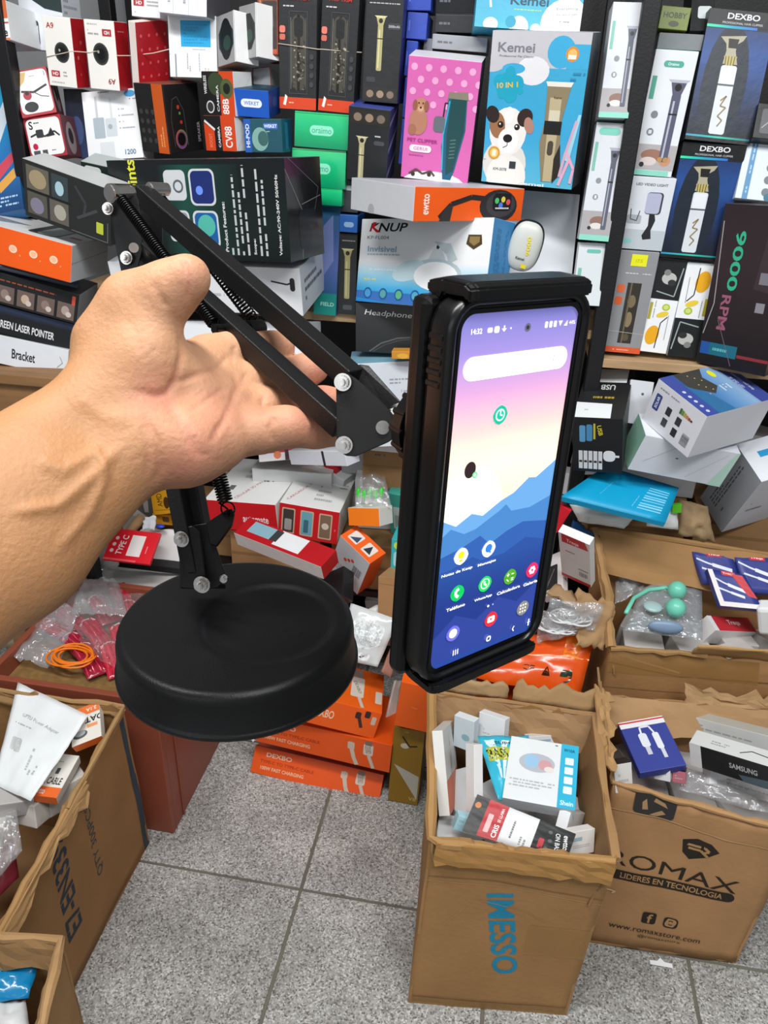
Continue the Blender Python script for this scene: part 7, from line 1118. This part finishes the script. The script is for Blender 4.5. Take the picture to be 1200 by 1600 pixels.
carton('white_box', 'white carton with pale green end wedged under the solar lamp box', {'flt': (1009, 680), 'frt': (1156, 705), 'frd': (1126, 765), 'fld': (978, 729), 'blt': (998, 645)}, {'*': 'dcdee6', 'L': '8ab8a4'}, {'F': [('l', [(.1, .3), (.4, .9)], .006, 'b8bac4'), ('l', [(.6, .1), (.9, .9)], .006, 'c0c2cc'), ('p', [(.85, 0), (1, 0), (1, 1), (.97, 1)], 'b8dccc'), ('e', .42, .55, .015, '50545a', .5)]}, Y=1.47, **R_)
carton('white_box', 'big white carton with grey ventilated print at the right frame edge', {'frt': (1190, 753), 'flt': (1159, 706), 'fld': (1089, 762), 'frd': (1131, 848), 'brt': (1290, 720)}, {'*': 'e0e3ea', 'F': 'a2a6ac'}, {'F': [('ln', .2, .15, .5, .9, 4, '5a5e66', 1), ('ln', .6, .2, .7, .8, 1, '6a6e76', 1)], 'T': [('r', .3, .2, .45, .4, '2a9ad0')], 'R': [('ln', .15, .5, .5, .56, 1, 'a8acb4'), ('ln', .15, .36, .4, .44, 1, '8a8e96')]}, Y=1.50, tw=1)
flat_pack('cyan_box', 'flat cyan box with a white barcode lying below the black charger box', 'box', [aty(876, 776, 1.45), aty(1040, 817, 1.45), aty(1061, 762, 1.545), aty(946, 728, 1.565)], .013, '0c9bc9', [('bar', .68, .18, .92, .82, '8ad0ea', 9, 1), ('ln', .62, .2, .64, .8, 1, '6ac0e0', 1), ('ln', .26, .3, .28, .7, 1, '4ab4dc', 1)], 94)
carton('white_box', 'small pale box with a dark dot between the charger box and the lamp box', Q((984, 592), (1022, 598), (1010, 668), (974, 660)), {'*': 'c8ccd2'}, {'F': [('e', .6, .7, .06, '3a5a4a')]}, Y=1.56, tw=8, d=.05)
carton('card_box', 'white card box with red top and red foot right of the lower phone edge', {'fld': (878, 898), 'flt': (868, 830), 'frt': (925, 852), 'frd': (919, 918)}, {'*': 'e6e4e4'}, {'F': [('r', 0, 0, 1, .07, 'c8242e'), ('p', [(.1, .82), (.1, 1), (.85, 1), (.95, .84)], 'c4303a'), ('t', 'Treqa', .45, .88, .09, 'f8dcdc', 0, 1, .4), ('bar', .62, .18, .9, .28, '2a2a2c', 10), ('ln', .2, .62, .5, .68, 1, '9a9a9e'), ('ln', .6, .32, .92, .36, 1, '4a4a4e')]}, Y=1.46, tw=3, d=.02)
carton('gadget_box', 'white and black boxed gadget with red sideways lettering at the phone edge', Q((846, 870), (880, 858), (878, 918), (846, 934), brt=(888, 872)), {'*': 'dad4d2', 'R': 'e4dcda'}, {'F': [('rr', .1, .12, .75, .7, '2c2a2c', .1), ('l', [(.25, .2), (.6, .6)], .05, '6a6a6c')], 'R': [('t', 'TIME', .5, .5, .2, 'b84a48', 90, 1, .5)]}, Y=1.44, tw=4, d=.02)
carton('red_card', 'bright red card corner peeping past the right phone edge', {'flt': (870, 784), 'frt': (893, 800), 'frd': (868, 832), 'fld': (850, 820)}, {'*': 'd01c2c'}, {}, Y=1.47, tw=2, d=.01, flap=None, cat='card')
pouch('blue_pouch', 'dark blue glossy pouch between the red card and the cardboard rim', [aty(886, 840, 1.52), aty(925, 862, 1.52), aty(938, 838, 1.56), aty(895, 812, 1.56)], 'bag', .012, .006, 51, GLOSS, '1f4a78', nu=8, nv=8)
pouch('white_bag', 'crumpled white bag below the cyan box behind the large cardboard box', [aty(905, 815, 1.53), aty(975, 826, 1.53), aty(1000, 800, 1.54), aty(890, 788, 1.54)], 'bag', .014, .008, 52, CARD, 'e2e6e2', nu=10, nv=8)
pouch('white_bag', 'second white bag right under the cyan box corner', [aty(1010, 822, 1.55), aty(1060, 828, 1.55), aty(1058, 790, 1.56), aty(1012, 800, 1.56)], 'bag', .014, .006, 53, CARD, 'dfe2e0', nu=8, nv=8)
pouch('crumpled_paper', 'crumpled brown packing paper between the cyan box and the big white carton', [aty(1060, 835, 1.57), aty(1118, 850, 1.57), aty(1105, 790, 1.58), aty(1062, 780, 1.58)], 'paper', .016, .014, 54, KRAFT, 'a08664', nu=10, nv=10)
carton('green_tab', 'bright green scrap by the brown packing paper', Q((1052, 790), (1066, 788), (1064, 800), (1050, 802)), '5cc020', {}, Y=1.545, tw=5, d=.01, flap=None, cat='scrap')
# ---------------------------------------------------------------- closed cartons deeper in the heap that fill the gaps
CN = {'d8d8d6': 'warm white', 'c8cacc': 'light grey', '8a8c90': 'mid grey', 'b0161e': 'red', 'e8e8ea': 'bright white', '9a7a54': 'kraft brown', '8a7a64': 'drab brown', 'b8b4ac': 'stone grey', '6a6460': 'dark grey', 'a08a64': 'tan', 'd8dade': 'off white', 'c4c6cc': 'pale grey', '3a3c40': 'charcoal', 'e4e6ea': 'white', '7a7c82': 'grey', 'a08058': 'brown', 'd8d4cc': 'cream'}
def filler(n, x0, x1, y0, y1, Yo, lab, grp, seed, cs, sz=.12):
    rnd = random.Random(seed)
    for k in range(n):
        x = rnd.uniform(x0, x1); y = y0+(y1-y0)*((k+.5)/n); p = aty(x, y, Yo+rnd.uniform(-.01, .02))
        a, b, c_ = sz*rnd.uniform(.8, 1.5), sz*.55, sz*rnd.uniform(.4, .9)
        cc = rnd.choice(cs); o = link('carton', bm_mesh('carton', box_bm(a, b, c_, .0015, {'*': cc})), CARD); o.location = p-Vector((0, -b/2, c_/2)); o.rotation_euler = (rnd.uniform(-.3, .2), rnd.uniform(-.3, .3), rnd.uniform(-.5, .5)); setp(o, lab.replace('half hidden', 'half hidden '+CN[cc]), 'box', grp)
filler(16, 300, 640, 700, 960, 1.78, 'half hidden carton deep in the heap under the hand and stand', 'cartons deep in the middle heap', 5, ('d8d8d6', 'c8cacc', '8a8c90', 'b0161e', 'e8e8ea', '9a7a54'))
filler(8, 130, 290, 760, 880, 1.86, 'half hidden carton behind the painted chest under the forearm', 'cartons behind the chest', 6, ('8a7a64', 'b8b4ac', '6a6460', 'a08a64'))
filler(16, 900, 1230, 620, 830, 1.80, 'half hidden carton on the dark shelf behind the right hand pile', 'cartons behind the right pile', 7, ('d8dade', 'c4c6cc', '3a3c40', 'e4e6ea', '7a7c82'))
filler(8, 620, 900, 560, 1000, 1.74, 'half hidden carton directly behind the phone', 'cartons behind the phone', 8, ('d8dade', 'c4c6cc', 'e4e6ea', 'a08058'))
filler(6, 400, 640, 930, 1040, 1.66, 'half hidden carton between the orange stack and the rack', 'cartons behind the orange stack', 9, ('c8cacc', '9a7a54', 'd8d4cc'), .11)

# plain stock cartons standing on the lower shelves under the loose goods
def stock(x, y, z, w_, d_, h_, c, lb, g, rz=0):
    o = link('stock_carton', bm_mesh('stock_carton', box_bm(w_, d_, h_, .002, {'*': c})), KRAFT if c in ('a07a52', '96724c') else CARD); o.location = (x, y, z); o.rotation_euler = (0, 0, rz); setp(o, lb, 'box', g)
    print_on(o, (w_, d_, h_), 'F', [('r', 0, .47, 1, .53, '8a6a44' if c in ('a07a52', '96724c') else 'b8b8b8'), ('ln', .15, .7, .5, .8, 1, '5a5a5a')], KRAFT if c in ('a07a52', '96724c') else CARD); return o
for i, (x, w_) in enumerate(((-.80, .22), (-.54, .24), (-.28, .22), (-.03, .20))):
    y = 1.80 if i == 0 else 1.72
    stock(x, y, .42, w_, .16, .13, 'a07a52', ('kraft stock carton on the lower shelf, '+('far left behind the chest', 'left of the large mount boxes', 'under the orange barcode box', 'directly behind the phone')[i]), 'stock cartons on the lower shelf')
    if i in (1, 2, 3): stock(x+.02, y+.08, .552, w_-.03, .14, .14 if i < 3 else .12, 'cfd0d0', ('pale stock carton second from the bottom, '+('left one', 'middle one', 'right one')[i-1]+' of the lower shelf'), 'pale stock cartons on the lower shelf', .05*i)
stock(-.22, 1.74, .694, .20, .13, .12, '96724c', 'kraft stock carton third from the bottom beneath the white carton', 'upper stock cartons'); stock(-.24, 1.68, .816, .18, .12, .10, 'cfd0d0', 'pale stock carton carrying the white carton under the charcoal headphone box', 'upper stock cartons')
for i, (x, w_) in enumerate(((.34, .22), (.58, .22), (.82, .2))):
    stock(x, 1.74, .602, w_, .16, .13, 'a07a52', 'kraft stock carton on the low right shelf, '+('left', 'middle', 'right')[i]+' one', 'stock cartons on the low right shelf')
    if i < 2: stock(x+.03, 1.78, .734, w_-.03, .14, .13, 'c9cacc', 'pale stock carton stacked on the low right shelf, '+('left', 'right')[i]+' one', 'pale stock cartons on the low right shelf', -.04)
